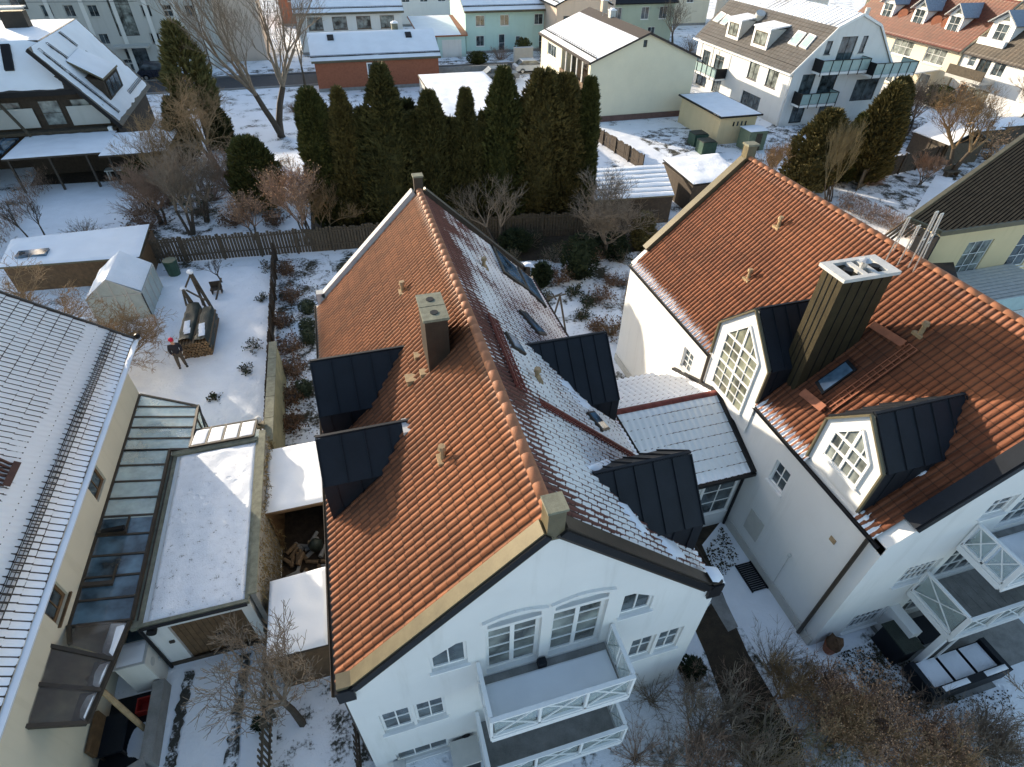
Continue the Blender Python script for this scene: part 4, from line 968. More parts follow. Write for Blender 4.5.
m=MB(); m.box(-4.22,-4.14,8.05,10.3,0,1.92);m.box(-2.74,-2.66,8.05,10.3,0,1.92);m.box(-4.14,-2.74,8.05,8.13,0,1.92);m.box(-4.14,-2.74,10.22,10.3,0,1.92); part('wall',m,M_wood,s2_)
m=MB(); m.box(-4.28,-2.62,7.98,10.4,1.93,2.02); part('roof',m,M_wooddk,s2_)
m=MB(); rnd_snow_lump(m,[(-4.3,8.0,2.02),(-2.7,7.98,2.02),(-2.68,10.42,2.02),(-4.28,10.35,2.02)],.10,7,26); part('roof_snow',m,M_snowroof,s2_,smooth=True,fix=False)
# ================================================================ greenhouse
gh=thing('greenhouse','small white panelled greenhouse with snow on its roof beside the snowy lawn','greenhouse',(-12.4,31,0))
bx0,bx1,by0,by1=-13.9,-11.35,29.5,32.6; ze=1.55; zr=2.5; xm=(bx0+bx1)/2
m=gable_body(bx0,bx1,by0,by1,ze,zr); part('panel',m,M_poly,gh)
m=MB()
for y in [by0+(by1-by0)*i/4 for i in range(5)]:
    m.bar((bx0,y,ze),(xm,y,zr),.05,.05);m.bar((bx1,y,ze),(xm,y,zr),.05,.05);m.box(bx1-.02,bx1+.03,y-.03,y+.03,0,ze);
for x in [bx0+(bx1-bx0)*i/4 for i in range(5)]: m.box(x-.03,x+.03,by0-.03,by0+.0,0,ze+.9*(1-abs(x-xm)/(xm-bx0)))
m.bar((bx0-.02,by0-.02,ze),(bx1+.02,by0-.02,ze),.05,.05);m.bar((xm,by0,zr),(xm,by1,zr),.06,.05);m.bar((bx1+.02,by0,ze),(bx1+.02,by1,ze),.05,.05); part('frame',m,M_greywall,gh)
m=MB(); rnd_snow_lump(m,[(bx0-.02,by0,ze+.04),(xm,by0,zr+.04),(xm,by1,zr+.04),(bx0-.02,by1,ze+.04)],.06,11,12); rnd_snow_lump(m,[(xm,by0,zr+.04),(bx1,by0+.1,ze+.06),(bx1,by1,ze+.06),(xm,by1,zr+.04)],.05,12,12); part('roof_snow',m,M_snow,gh,smooth=True,fix=False)
# long shed with snow roof
ls=thing('shed','long low brown shed with a snow covered roof and a skylight left of the greenhouse','shed',(-15.5,35,0))
rp_=[Vector((-19.2,34.0,1.65)),Vector((-12.1,33.4,1.65)),Vector((-12.2,37.4,1.8)),Vector((-19.5,37.2,1.8))]
m=MB(); m.slab([Vector((p.x*.995,p.y+(0.2 if p.y<34.5 else -.2),0)) for p in rp_],(0,0,1),0,1.56); part('wall',m,M_wood,ls)
m=MB(); m.slab(rp_,(0,0,1),-.08,.02); part('roof',m,M_zinc,ls); m=MB(); rnd_snow_lump(m,[p+Vector((0,0,.03)) for p in rp_],.09,13,26); part('roof_snow',m,M_snowroof,ls,smooth=True,fix=False)
m=MB(); m.box(-18.5,-17.0,34.6,35.3,1.7,1.92); part('skylight',m,M_glassb,ls)
wbt=thing('rain_barrel','green rain barrel by the fence corner behind the greenhouse','barrel',(-11.1,34.1,0)); m=MB(); m.tube((-10.9,34.0,0),(-10.9,34.0,.95),.33,.38,14); part('barrel_body',m,M_greenp,wbt); m=MB(); m.tube((-10.9,34.0,.952),(-10.9,34.0,1.0),.40,.38,14); part('lid',m,M_greenp,wbt)
# ================================================================ wood pile, play frame, person
wpz=thing('firewood_stack','stack of split firewood under dark green tarpaulins with snow patches on the lawn','firewood',(-8.5,26.5,0))
r=random.Random(12); m=MB()
for row in range(7):
    for i in range(9):
        x=-9.15+i*.145+(.07 if row%2 else 0); z=.08+row*.13; m.tube((x,25.15+r.uniform(-.05,.05),z),(x,28.2,z),.068,.068,6)
part('log_stack',m,M_logs,wpz)
for (xa,xb,ya,yb,sd) in ((-9.28,-8.55,25.35,28.6,1),(-8.5,-7.85,25.15,28.1,2)):
    m=MB(); nx,ny=8,16
    for j in range(ny+1):
        for i in range(nx+1):
            x=xa+(xb-xa)*i/nx;y=ya+(yb-ya)*j/ny; e=min(i,nx-i)/2; hh=1.08*(1 if 0<i<nx else .35)+.10*noise.noise(Vector((x*3,y*2,sd)))-.0*e
            m.v.append((x+.05*noise.noise(Vector((y*2,x,3))),y,hh))
    m.f=[(j*(nx+1)+i,j*(nx+1)+i+1,(j+1)*(nx+1)+i+1,(j+1)*(nx+1)+i) for j in range(ny) for i in range(nx)]
    t=part('tarpaulin',m,M_tarp,wpz,smooth=True,fix=False)
    s=MB(); 
    for k in range(4):
        x=r.uniform(xa+.1,xb-.35);y=r.uniform(ya+.1,yb-.7); rnd_snow_lump(s,[(x,y,1.12),(x+.28,y+.05,1.12),(x+.25,y+.5,1.14),(x-.02,y+.45,1.13)],.06,k+sd*5,5)
    part('snow_patch',s,M_snow,t,smooth=True,fix=False)
pf=thing('swing_frame','old timber swing frame with snow capped posts behind the firewood stack','swing frame',(-9,29.8,0))
def vz(px,base): # height reached above a ground point along a sight line
    d=ray(*px); k=(d.x*base.x+d.y*base.y)/(d.x**2+d.y**2); return CH+k*d.z
for bpx,tpx,rr in (((213,310),(191,273),.09),((208,312),(190,274),.07),((204,306),(193,276),.07),((203,318),(183,290),.09),((196,316),(184,291),.07),((187,307),(183,292),.06),((216,300),(221,278),.05)):
    B=G(*bpx);T=G(*tpx,vz(tpx,B)*.97); m=MB(); m.tube(B,T,rr,rr*.9,7); part('post',m,M_woodgr,pf)
m=MB(); T1=G(191,273,2.35);T2=G(183,290,1.6)
m.tube(G(191,273,2.3),G(184,291,1.55),.05,.05,6); m.tube(G(186,290,1.4),G(205,300,1.4),.05,.05,6); m.tube(G(200,290,1.5),G(213,311,.1),.05,.05,6); part('cross_bar',m,M_woodgr,pf)
for q in (G(190,272,2.4),G(183,289,1.65)): m=MB(); m.ball(q,.17,.17,.12,10,6); part('snow_cap',m,M_snow,pf,smooth=True)
# person, built with a skin modifier
def skinned(name,verts,edges,radii,mat,parent,sub=1):
    off=wloc(parent); me=bpy.data.meshes.new(name); me.from_pydata([Vector(v)-off for v in verts],edges,[])
    o=bpy.data.objects.new(name,me); COL.objects.link(o); o.parent=parent
    sk=o.modifiers.new('s','SKIN'); 
    for i,rd in enumerate(radii): me.skin_vertices[0].data[i].radius=(rd,rd) if not isinstance(rd,tuple) else rd
    me.skin_vertices[0].data[0].use_root=True
    sb=o.modifiers.new('u','SUBSURF'); sb.levels=sub; sb.render_levels=sub
    bpy.context.view_layer.update(); ev=o.evaluated_get(bpy.context.evaluated_depsgraph_get()); nm=bpy.data.meshes.new_from_object(ev)
    o.modifiers.clear(); o.data=nm
    nm.materials.clear(); nm.materials.append(mat)
    for p in nm.polygons: p.use_smooth=True
    return o
M_skin=plain('skin',(.45,.26,.18),.6,.1,8); M_jack=plain('dark_jacket_cloth',(.018,.018,.026),.85,.3,10,bs=.3); M_trou=plain('grey_brown_trousers',(.085,.072,.058),.9,.25,10,bs=.3); M_red=plain('red_knitted_hat',(.50,.015,.05),.85,.2,20); M_boot=plain('black_boots',(.015,.014,.013),.5,.3,9)
pb=G(184,368); pe=thing('person','person in a red knitted hat, dark jacket and grey trousers standing on the snowy lawn','person',tuple(pb))
def pv(x,y,z): # local pose: facing the camera
    a=math.atan2(pb.x,-pb.y)*0+.35; c,s=math.cos(a),math.sin(a); return (pb.x+x*c-y*s,pb.y+x*s+y*c,z)
V_=[pv(0,0,.93),pv(0,0,1.15),pv(0,0,1.36),pv(0,0,1.46),pv(0,-.01,1.60),pv(0,-.01,1.70),
    pv(.19,0,1.38),pv(.25,.05,1.12),pv(.21,-.05,.93),pv(.17,-.05,.88),pv(-.19,0,1.38),pv(-.25,.05,1.12),pv(-.21,-.05,.93),pv(-.17,-.05,.88),
    pv(.10,0,.85),pv(.12,-.02,.48),pv(.15,0,.10),pv(.16,-.14,.05),pv(-.10,0,.85),pv(-.13,-.03,.48),pv(-.15,.03,.10),pv(-.17,-.11,.05)]
E_=[(0,1),(1,2),(2,3),(3,4),(4,5),(2,6),(6,7),(7,8),(8,9),(2,10),(10,11),(11,12),(12,13),(0,14),(14,15),(15,16),(16,17),(0,18),(18,19),(19,20),(20,21)]
r_=[.10,.11,.12,.055,.095,.07,.07,.05,.035,.035,.07,.05,.035,.035,.085,.06,.045,.045,.085,.06,.045,.045]
skinned('body',V_,E_,r_,M_skin,pe)
skinned('jacket',[pv(0,0,.84),V_[1],V_[2],V_[3],V_[6],V_[7],V_[8],V_[10],V_[11],V_[12]],[(0,1),(1,2),(2,3),(2,4),(4,5),(5,6),(2,7),(7,8),(8,9)],[.17,.165,.175,.085,.09,.072,.058,.09,.072,.058],M_jack,pe)
skinned('trousers',[V_[0],V_[14],V_[15],V_[16],V_[18],V_[19],V_[20]],[(0,1),(1,2),(2,3),(0,4),(4,5),(5,6)],[.145,.105,.080,.07,.105,.080,.07],M_trou,pe)
for a,b in ((16,17),(20,21)): skinned('boot',[V_[a],V_[b]],[(0,1)],[.065,.055],M_boot,pe)
m=MB(); m.ball(pv(0,-.0,1.70),.115,.125,.10,12,8); part('hat',m,M_red,pe,smooth=True)
m=MB(); m.ball(pv(0,-.115,1.615),.018,.025,.022,6,5); m.ball(pv(.04,-.095,1.635),.014,.014,.012,6,4);m.ball(pv(-.04,-.095,1.635),.014,.014,.012,6,4); part('face_detail',m,M_skin,pe,smooth=True)
gt=thing('garden_bench','small dark garden seat on the snow by the bare young tree','bench',(-7.2,29.3,0))
q=G(217,294); m=MB(); m.box(q.x-.25,q.x+.35,q.y-.15,q.y+.2,.3,.36); part('seat',m,M_wooddk,gt); m=MB(); m.box(q.x-.25,q.x+.35,q.y+.2,q.y+.24,.36,.7); part('backrest',m,M_wooddk,gt)
for a in (-.22,.28): m=MB(); m.box(q.x+a,q.x+a+.05,q.y-.12,q.y+.18,.0,.3); part('leg',m,M_wooddk,gt)
# clothes frame behind the main house
cf=thing('clothes_frame','wooden clothes line frame standing in the snow right of the main roof','clothes frame',(10,24,0))
m=MB(); P=[G(565,333),G(553,325),G(549,300),G(571,300)]
for b,t in (((566,334),(560,296)),((552,322),(560,296))): B=G(*b); T=G(560,296,vz((560,296),G(566,334))); m=MB(); m.tube(B,T,.05,.05,6); part('post',m,M_woodgr,cf)
T=G(560,296,vz((560,296),G(566,334))); m=MB(); m.bar(T+Vector((-.9,.0,-.05)),T+Vector((.35,.1,0)),.07,.05); m.bar(T+Vector((-.3,-.25,0)),T+Vector((-.3,.3,0)),.07,.05); m.bar(T+Vector((-.7,-.15,0)),T+Vector((.2,.25,0)),.05,.04); part('cross_bar',m,M_woodgr,cf)
# furniture on the right terrace
so=thing('garden_sofa','dark wicker garden sofa with snow on its three cushions below the balconies','sofa',(15,3,0))
m=MB(); m.box(13.6,16.1,2.7,3.55,.05,.40); part('seat',m,M_navy,so)
m=MB(); m.box(13.6,16.1,2.55,2.75,.05,.80); part('backrest',m,M_navy,so)
for x in (13.45,16.1): m=MB(); m.box(x,x+.18,2.55,3.55,.05,.62); part('armrest',m,M_navy,so)
for i in range(3): m=MB(); m.box(13.68+i*.82,14.40+i*.82,2.8,3.5,.405,.50); c=part('cushion',m,M_navy,so); s=MB(); rnd_snow_lump(s,[(13.68+i*.82,2.8,.5),(14.40+i*.82,2.8,.5),(14.40+i*.82,3.5,.5),(13.68+i*.82,3.5,.5)],.05,i+3,6); part('cushion_snow',s,M_snow,c,smooth=True,fix=False)
m=MB(); rnd_snow_lump(m,[(13.7,2.58,.8),(14.6,2.58,.8),(14.6,2.72,.8),(13.7,2.72,.8)],.05,1,4); part('snow_line',m,M_snow,so,smooth=True,fix=False); m=MB(); rnd_snow_lump(m,[(15.2,2.58,.8),(16.0,2.58,.8),(16.0,2.72,.8),(15.2,2.72,.8)],.05,2,4); part('snow_line',m,M_snow,so,smooth=True,fix=False)
bb=thing('covered_grill','dark covered garden grill in the shade under the lower balcony','grill',(13.8,4.2,0))
m=MB(); m.box(13.35,13.95,3.75,4.6,.02,.9); part('cover',m,M_navy,bb); m=MB(); m.box(13.30,14.0,3.7,4.65,.902,.95); part('lid',m,M_tarp,bb)
tb2=thing('garden_table','low dark table between the grill and the sofa','table',(14.8,4.2,0)); m=MB(); m.box(14.3,15.6,3.85,4.6,.62,.68); part('table_top',m,M_navy,tb2)
for x,y in ((14.35,3.9),(15.5,3.9),(14.35,4.5),(15.5,4.5)): m=MB(); m.box(x,x+.06,y,y+.06,.02,.62); part('leg',m,M_navy,tb2)
gp=thing('light_well_grate','dark metal grate over the light well at the foot of the right house wall','grate',(10.9,7.5,0))
m=MB(); 
for i in range(14): m.box(10.66,11.2,6.98+i*.074,7.02+i*.074,.02,.07)
m.box(10.62,10.66,6.95,8.0,.02,.08);m.box(11.2,11.24,6.95,8.0,.02,.08); part('bars',m,M_blackm,gp)
pt=thing('plant_pot','rusty brown pot with dry plant at the corner of the right house','pot',(11.7,4.6,0)); q=G(828,650); m=MB(); m.tube((q.x,q.y,0),(q.x,q.y,.4),.16,.24,12); part('pot_body',m,M_orm,pt); m=MB(); m.ball((q.x,q.y,.5),.26,.26,.2,10,6,.25); part('dry_plant',m,M_rustd,pt)
# things below the front balcony of the main house
q=GY(470,750,4.7)
bq=thing('covered_barbecue','grey covered barbecue against the front wall under the lower window','barbecue',(.4,4.8,0)); m=MB(); m.box(.05,.72,4.55,5.1,.0,.75); part('cabinet',m,M_blackm,bq); m=MB(); m.slab([(.02,4.5,.75),(.75,4.5,.75),(.75,5.12,.75),(.02,5.12,.75)],(0,0,1),0,.10); part('cover',m,M_greywall,bq)
mb_=thing('letter_box','small metal box beside the low window on the front wall','box',(-1.4,5,0)); m=MB(); m.box(-1.45,-1.15,4.95,5.15,.45,.62); part('box_body',m,M_silver,mb_)
m=MB(); q=GY(466,735,MY0); m.tube((q.x,MY0-.09,q.z),(q.x,MY0-.01,q.z),.11,.11,12); part('wall_lamp',m,M_blackm,house)
M_ribst=plain('blue_grey_ribbed_steel',(.26,.29,.33),.35,.25,6,metal=.4,bs=.2)
# ================================================================ TOP LEFT HOUSE
tl=thing('house','dark timbered house with steep snowy roof, long dormer and snow guards at the upper left','house',(-22,56,0))
m=MB(); m.slab([(-17.3,0,0),(-17.3,0,3.0),(-20.7,0,8.1),(-34,0,8.1),(-34,0,0)],(0,1,0),57.4,66.6); m.slab([(-17.3,0,0),(-17.3,0,3.0),(-18.8,0,5.3),(-34,0,5.3),(-34,0,0)],(0,1,0),55.3,57.39); body=part('wall',m,M_wooddk,tl)
m=MB(); m.slab([(-16.75,54.4,2.85),(-20.7,54.4,8.45),(-20.7,67,8.45),(-16.75,67,2.85)],(.82,0,.57),-.12,.08); part('roof_slope',m,M_brownm,tl)
m=MB(); rnd_snow_lump(m,[(-16.8,54.5,2.95),(-20.65,54.5,8.5),(-20.65,66.9,8.5),(-16.8,66.9,2.95)],.12,3,18); part('roof_snow',m,M_snowroof,tl,smooth=True,fix=False)
nT=Vector((5.6,0,3.95)).normalized()
def TP(x,y): return GP(x,y,(-16.75,0,2.95),nT)
for a,b in (((37,50),(118,113)),((58,33),(76,47)),((45,44),(66,59)),((83,52),(100,63)),((128,93),(140,78))): guard(tl,TP(*a),TP(*b),nT,M_blackm,.25,.22,16)
Q=[TP(68,65)+Vector((0,0,.25)),Vector((-17.45,57.0,5.75)),Vector((-17.45,61.9,5.75)),TP(80,52)+Vector((0,0,.25))]
m=MB(); m.slab(Q,(0,0,1),-.1,.04); dr=part('dormer',m,M_zinc,tl)
m=MB(); m.slab([(-17.55,0,3.9),(-17.55,0,5.62),(-18.9,0,5.95)],(0,1,0),57.1,61.8); part('dormer_wall',m,M_wooddk,dr)
m=MB(); rnd_snow_lump(m,[q+Vector((0,0,.05)) for q in Q],.08,4,10); part('dormer_snow',m,M_snowroof,dr,smooth=True,fix=False)
window(dr,Face('E',-17.54),57.5,61.4,4.25,5.5,3,1,None,frame=M_wooddk,sill=False)
m=MB(); m.slab([(-18.9,54.6,5.55),(-34,54.6,5.55),(-34,57.3,8.5),(-20.8,57.3,8.5)],(0,-.72,.69),-.12,.05); part('roof_slope',m,M_brownm,tl)
m=MB(); rnd_snow_lump(m,[(-19.0,54.65,5.6),(-34,54.65,5.6),(-34,57.3,8.55),(-20.8,57.3,8.55)],.1,4,18); part('roof_snow',m,M_snowroof,tl,smooth=True,fix=False)
m=MB(); m.box(-34,-20.7,57.3,67,8.3,8.5); part('flat_roof',m,M_blackm,tl); m=MB(); rnd_snow_lump(m,[(-34,57.4,8.5),(-20.8,57.4,8.5),(-20.8,67,8.5),(-34,67,8.5)],.1,5,18); part('roof_snow',m,M_snowroof,tl,smooth=True,fix=False)
m=MB(); m.box(-24.6,-22.9,62.6,63.5,8.5,9.7); c_=part('chimney',m,M_chim,tl); m=MB(); m.box(-24.7,-22.8,62.5,63.6,9.9,10.0); m.box(-24.5,-24.4,62.6,62.7,9.7,9.9);m.box(-23.1,-23.0,63.4,63.5,9.7,9.9); part('chimney_hood',m,M_concw,c_)
m=MB(); m.slab([(-23.2,55.7,6.85),(-22.6,55.7,6.85),(-22.6,57.0,8.3),(-23.2,57.0,8.3)],(0,-.72,.69),0,.2); part('chimney',m,M_blackm,tl,label='dark stove flue housing melting the snow on the roof')
m=MB(); m.bar((-18.9,54.55,5.5),(-34,54.55,5.5),.1,.35); m.bar((-16.7,54.35,2.8),(-20.7,54.35,8.4),.08,.3); part('fascia',m,M_blackm,tl)
Ft=Face('S',55.3)
for a0,a1,mt in ((-19.9,-18.5,M_frost),(-22.1,-20.6,M_frost),(-25.0,-23.2,M_frost),(-28.5,-26,M_frost)):
    window(tl,Ft,a0,a1,3.0,4.9,1,2,None,frame=M_wooddk,glass=M_glassd,fr=.1,sill=False)
for a0,a1 in ((-25.8,-22.5),(-20.2,-17.6)):
    m=MB(); m.slab([(a0,55.1,3.0),(a1,55.1,3.0),(a1,55.1,4.4),(a0,55.1,4.4)],(0,-1,0),0,.03); part('white_panel',m,M_aptwall,tl)
m=MB(); m.box(-34,-17.3,54.5,55.3,2.6,2.8); m.bar((-24.2,54.3,5.2),(-23.0,53.9,2.7),.22,.1); part('balcony_slab',m,M_woodgr,tl)
m=MB(); m.bar((-17.6,54.5,2.9),(-17.6,54.5,.1),.3,.3); part('gable_post',m,M_white,tl)
an=thing('lean_to','long low lean-to with dark posts and a thick snow roof over the patio','lean-to',(-18,52,0))
for (x0,x1,y0,y1,sd) in ((-23.6,-17.2,49.3,54.4,1),(-17.2,-12.6,48.5,53.8,2)):
    m=MB(); m.box(x0,x1,y0,y1,2.45,2.58); part('roof',m,M_brownm,an); m=MB(); rnd_snow_lump(m,[(x0,y0,2.58),(x1,y0,2.58),(x1,y1,2.58),(x0,y1,2.58)],.12,sd,20); part('roof_snow',m,M_snowroof,an,smooth=True,fix=False)
for x in (-23.4,-20.8,-18.4,-17.0,-14.6,-12.8): m=MB(); m.box(x,x+.14,49.5,49.64,0,2.45); part('post',m,M_brownm,an)
m=MB(); m.box(-23.6,-12.7,53.2,53.3,0,2.4); part('back_wall',m,M_wooddk,an)
m=MB(); m.box(-27.5,-24,49.8,54.2,2.5,2.6); 
for k in range(3): m.box(-27.4+k*1.2,-27.3+k*1.2,49.8,54.2,2.6,2.66)
part('glass_roof',m,M_glassb,an)
gb_=thing('garden_table','light grey garden table standing at the edge of the snow in front of the lean-to','table',(-17,50,0)); q=G(122,178); m=MB(); m.box(q.x-.9,q.x+.9,q.y-.35,q.y+.35,.68,.76); part('table_top',m,M_greywall,gb_)
for sx in (-.8,.7):
    for sy in (-.3,.2): m=MB(); m.box(q.x+sx,q.x+sx+.1,q.y+sy,q.y+sy+.1,0,.68); part('leg',m,M_greywall,gb_)
hb=thing('hedge','brown leafless hedge along the left side of the snowy garden','hedge',(-22.8,43,0)); r=random.Random(4); m=MB()
for i in range(1800):
    t=r.random(); p=Vector((-22.3-.0*t+r.uniform(-.6,.6),38+13*t,r.uniform(0,1.4))); d=Vector((r.uniform(-1,1),r.uniform(-1,1),r.uniform(.2,1.6))).normalized(); s=Vector((d.y,-d.x,.2)).normalized()*.02
    m.add([p-s,p+s,p+d*r.uniform(.3,.6)],[(0,1,2)])
part('branches',m,M_twigr,hb,fix=False)
# ================================================================ APARTMENT BLOCK
ap=thing('apartment_block','pale grey apartment block with stair windows and an entrance canopy at the top left','apartment block',(-22,88,0))
m=MB(); m.box(-44,-12.6,88,99,0,9.2); body=part('wall',m,M_aptwall,ap)
cc=[]; Fa=Face('S',88.0)
m=MB(); m.box(-44.4,-12.2,87.6,99.4,9.2,9.5); part('roof',m,M_snowroof,ap)
def fw(x,y): return GY(x,y,88.0)
for q in (((235,30),(320,100)),((390,30),(430,100)),((515,30),(585,100)),((830,30),(895,100)),((585,200),(645,262)),((885,195),(945,255)),((462,200),(490,240)),((940,335),(990,385)),((745,350),(765,375)),((980,30),(1005,60))):
    a=fw(q[0][0]/5.9,q[0][1]/5.9); b=fw(q[1][0]/5.9,q[1][1]/5.9)
    xa,xb=sorted((a.x,b.x)); xm=(xa+xb)/2; w=max(.5,(xb-xa)*.42); window(ap,Fa,xm-w,xm+w,min(a.z,b.z),max(a.z,b.z),2,1,cc,frame=M_greywall,sill=True,dep=.2)
for q in (((185,30),(265,95)),((85,30),(115,95)),((5,190),(60,245)),((45,320),(100,360))):
    a=fw(150+q[0][0]/5.69,q[0][1]/5.69); b=fw(150+q[1][0]/5.69,q[1][1]/5.69); xm=(a.x+b.x)/2; w=max(.5,abs(b.x-a.x)*.42); window(ap,Fa,xm-w,xm+w,min(a.z,b.z),max(a.z,b.z),2,1,cc,frame=M_greywall,dep=.2)
a=fw(118,3);b=fw(130,36); xs=(a.x+b.x)/2; window(ap,Fa,xs-1.1,xs+1.1,b.z,9.0,2,5,cc,frame=M_brownm,glass=M_glassd,dep=.2,sill=False,label='tall stairwell window strip')
window(ap,Fa,xs-1.2,xs+1.2,.1,2.6,2,1,cc,frame=M_brownm,name='entrance_door',sill=False,dep=.3)
for x in (-40,-36,-33): window(ap,Fa,x,x+1.6,6.6,8.0,2,1,cc,frame=M_greywall,dep=.2);window(ap,Fa,x,x+1.6,3.6,5.0,2,1,cc,frame=M_greywall,dep=.2)
cut(body,cc)
m=MB(); m.box(xs-1.9,xs+1.9,86.4,87.99,2.75,2.95); part('entrance_canopy',m,M_aptwall,ap)
for x in (-29.5,-26.0,-22.8,-19.5,-16.5,-14.0): m=MB(); m.box(x-.22,x+.22,87.9,87.997,0,9.2); part('pilaster',m,M_plaster2,ap)
m=MB(); m.box(-14.3,-14.18,87.86,87.95,0,9.2); part('downpipe',m,M_brownm,ap)
m=MB(); m.box(-12.6,-7.5,91,99,0,8.6); part('stair_wing',m,M_peach,ap)
# ================================================================ simple far houses, each with its own openings
def farhouse(label,x0,x1,y0,y1,ze,zr,axis,wall,roof,faces,name='house',cat='house',snow=True,ov=.5,chim=None,roofth=.15,split=None,skirt=None):
    h=thing(name,label,cat,((x0+x1)/2,(y0+y1)/2,0)); b=gable_body(x0,x1,y0,y1,ze-.1,zr-.12,axis); body=part('wall',b,wall,h); cuts=[]
    xm=(x0+x1)/2;ym=(y0+y1)/2
    for s in (-1,1):
        if axis=='X':
            yy=y0 if s<0 else y1; V=Vector((0,ym-yy,zr-ze)); k=ov/abs(V.y); e=(yy-V.y*k, ze-V.z*k); P=[(x0-.3,e[0],e[1]),(x1+.3,e[0],e[1]),(x1+.3,ym,zr),(x0-.3,ym,zr)]; n=Vector((0,s*(zr-ze),abs(V.y))).normalized()
        else:
            xx=x0 if s<0 else x1; V=Vector((xm-xx,0,zr-ze)); k=ov/abs(V.x); e=(xx-V.x*k, ze-V.z*k); P=[(e[0],y0-.3,e[1]),(e[0],y1+.3,e[1]),(xm,y1+.3,zr),(xm,y0-.3,zr)]; n=Vector((s*(zr-ze),0,abs(V.x))).normalized()
        m=MB(); m.slab(P,n,-roofth,.03); ro=part('roof',m,roof,h)
        if snow is True or (snow=='W' and s<0) or (snow=='S' and s<0):
            a,b_,c,d=[Vector(p)+n*.03 for p in P]; a=a+(d-a)*.03;b_=b_+(c-b_)*.03
            if snow=='W': c=b_+(c-b_)*.80; d=a+(d-a)*.80
            m=MB(); rnd_snow_lump(m,[a,b_,c,d],.10,x0,16); part('roof_snow',m,M_snowroof,ro,smooth=True,fix=False)
            g=MB(); q=a+(d-a)*.12;w=b_+(c-b_)*.12; guard(h,q,w,n,M_blackm,.12,.22,24)
    for f in faces:
        side,c,rows=f
        for r_ in rows:
            a0,a1,z0,z1,nx,nz=r_[:6]; kw=r_[6] if len(r_)>6 else {}
            window(h,Face(side,c),a0,a1,z0,z1,nx,nz,cuts,**kw)
    cut(body,cuts)
    if chim:
        for (x,y,z0,z1,w,mt) in chim: m=MB(); m.box(x-w,x+w,y-w,y+w,z0,z1); c=part('chimney',m,mt,h); m=MB(); m.box(x-w-.06,x+w+.06,y-w-.06,y+w+.06,z1+.002,z1+.08); m.box(x-w*.6,x+w*.6,y-w*.6,y+w*.6,z1+.08,z1+.2); part('chimney_cap',m,M_snowroof,c)
    m=MB(); m.box(x0-.04,x1+.04,y0-.04,y0-.002,0.01,.35); part('plinth',m,M_stone,h)
    return h
br=farhouse('low red brick house with snow roof and one white window behind the conifers',-1.4,12.4,73.3,82,3.15,5.1,'X',M_brick,M_zinc,[('S',73.3,[(4.2,5.3,1.2,2.75,1,1,dict(fr=.14))])],chim=[(8.3,78.3,4.4,5.7,.35,M_conc)],ov=.25)
nB=Vector((0,-(5.1-3.15),4.35)).normalized()
for q in (((330,34),(337,41)),((401,33),(408,39))):
    pass
for x in (.8,9.6):
    m=MB(); c=Vector((x,76.6,3.15+(76.6-73.3)*.448)); m.slab([c+Vector((-.35,-.4,-.18)),c+Vector((.35,-.4,-.18)),c+Vector((.35,.4,.18)),c+Vector((-.35,.4,.18))],nB,.05,.22); part('roof_window',m,M_blackm,br)
fg=thing('flat_garage','wide flat roofed garage covered in clean snow behind the conifers','garage',(13,60,0)); m=MB(); m.box(9.2,16.3,52,67.5,0,2.4); part('wall',m,M_greywall,fg); m=MB(); m.box(9.1,16.4,51.9,67.6,2.41,2.55); part('roof',m,M_zinc,fg); m=MB(); rnd_snow_lump(m,[(9.15,51.95,2.55),(16.35,51.95,2.55),(16.35,67.55,2.55),(9.15,67.55,2.55)],.12,6,20); part('roof_snow',m,M_snow,fg,smooth=True,fix=False)
wl=thing('garden_wall','long grey wall along the street in front of the mint house','wall',(16,75,0)); m=MB(); m.box(12.6,21.5,76.0,76.3,0,1.3); part('wall_body',m,M_stone,wl)
farhouse('white house with brown shutters and wide snow roof behind the brick house',-3,11.0,93,104,5.1,7.5,'X',M_plaster2,M_zinc,[('S',93,[(x,x+1.9,2.9,4.4,2,1,dict(frame=M_wood,glass=M_glassd)) for x in (-1.6,1.6,4.8,8.0)]+[(x,x+1.3,.6,1.9,2,1) for x in (-1,3,7)])],ov=.6)
farhouse('mint green house with a door and rows of paired windows across the street',19.2,36,89.2,100,5.5,8.0,'X',M_mint,M_zinc,
  [('S',89.2,[(x,x+1.3,3.3,4.6,2,1) for x in (20.6,24.1,29.1,32.6)]+[(20.6,21.8,.9,2.2,2,1),(26.4,27.1,1.2,2.0,1,1),(23.9,24.8,.1,2.3,1,2,dict(sill=False,name='front_door')),(29.9,30.8,.1,2.3,1,2,dict(sill=False,name='front_door'))])],ov=.8)
gm=thing('garage','small white garage with a red edged snow roof beside the mint house','garage',(16.8,92,0)); m=MB(); m.box(14.9,18.8,87.8,98,0,2.5); gw_=part('wall',m,M_mint,gm); m=MB(); m.box(15.5,18.2,87.74,87.79,.02,2.1); part('garage_door',m,M_plaster2,gm)
m=MB(); m.slab([(12.4,87.6,2.5),(19.1,87.6,2.5),(20.4,98.5,3.3),(12.4,98.5,3.3)],(0,0,1),0,.14); part('roof',m,M_orm,gm); m=MB(); rnd_snow_lump(m,[(12.5,87.7,2.66),(18.2,87.7,2.66),(18.6,98.3,3.46),(12.5,98.3,3.46)],.08,3,10); part('roof_snow',m,M_snowroof,gm,smooth=True,fix=False)
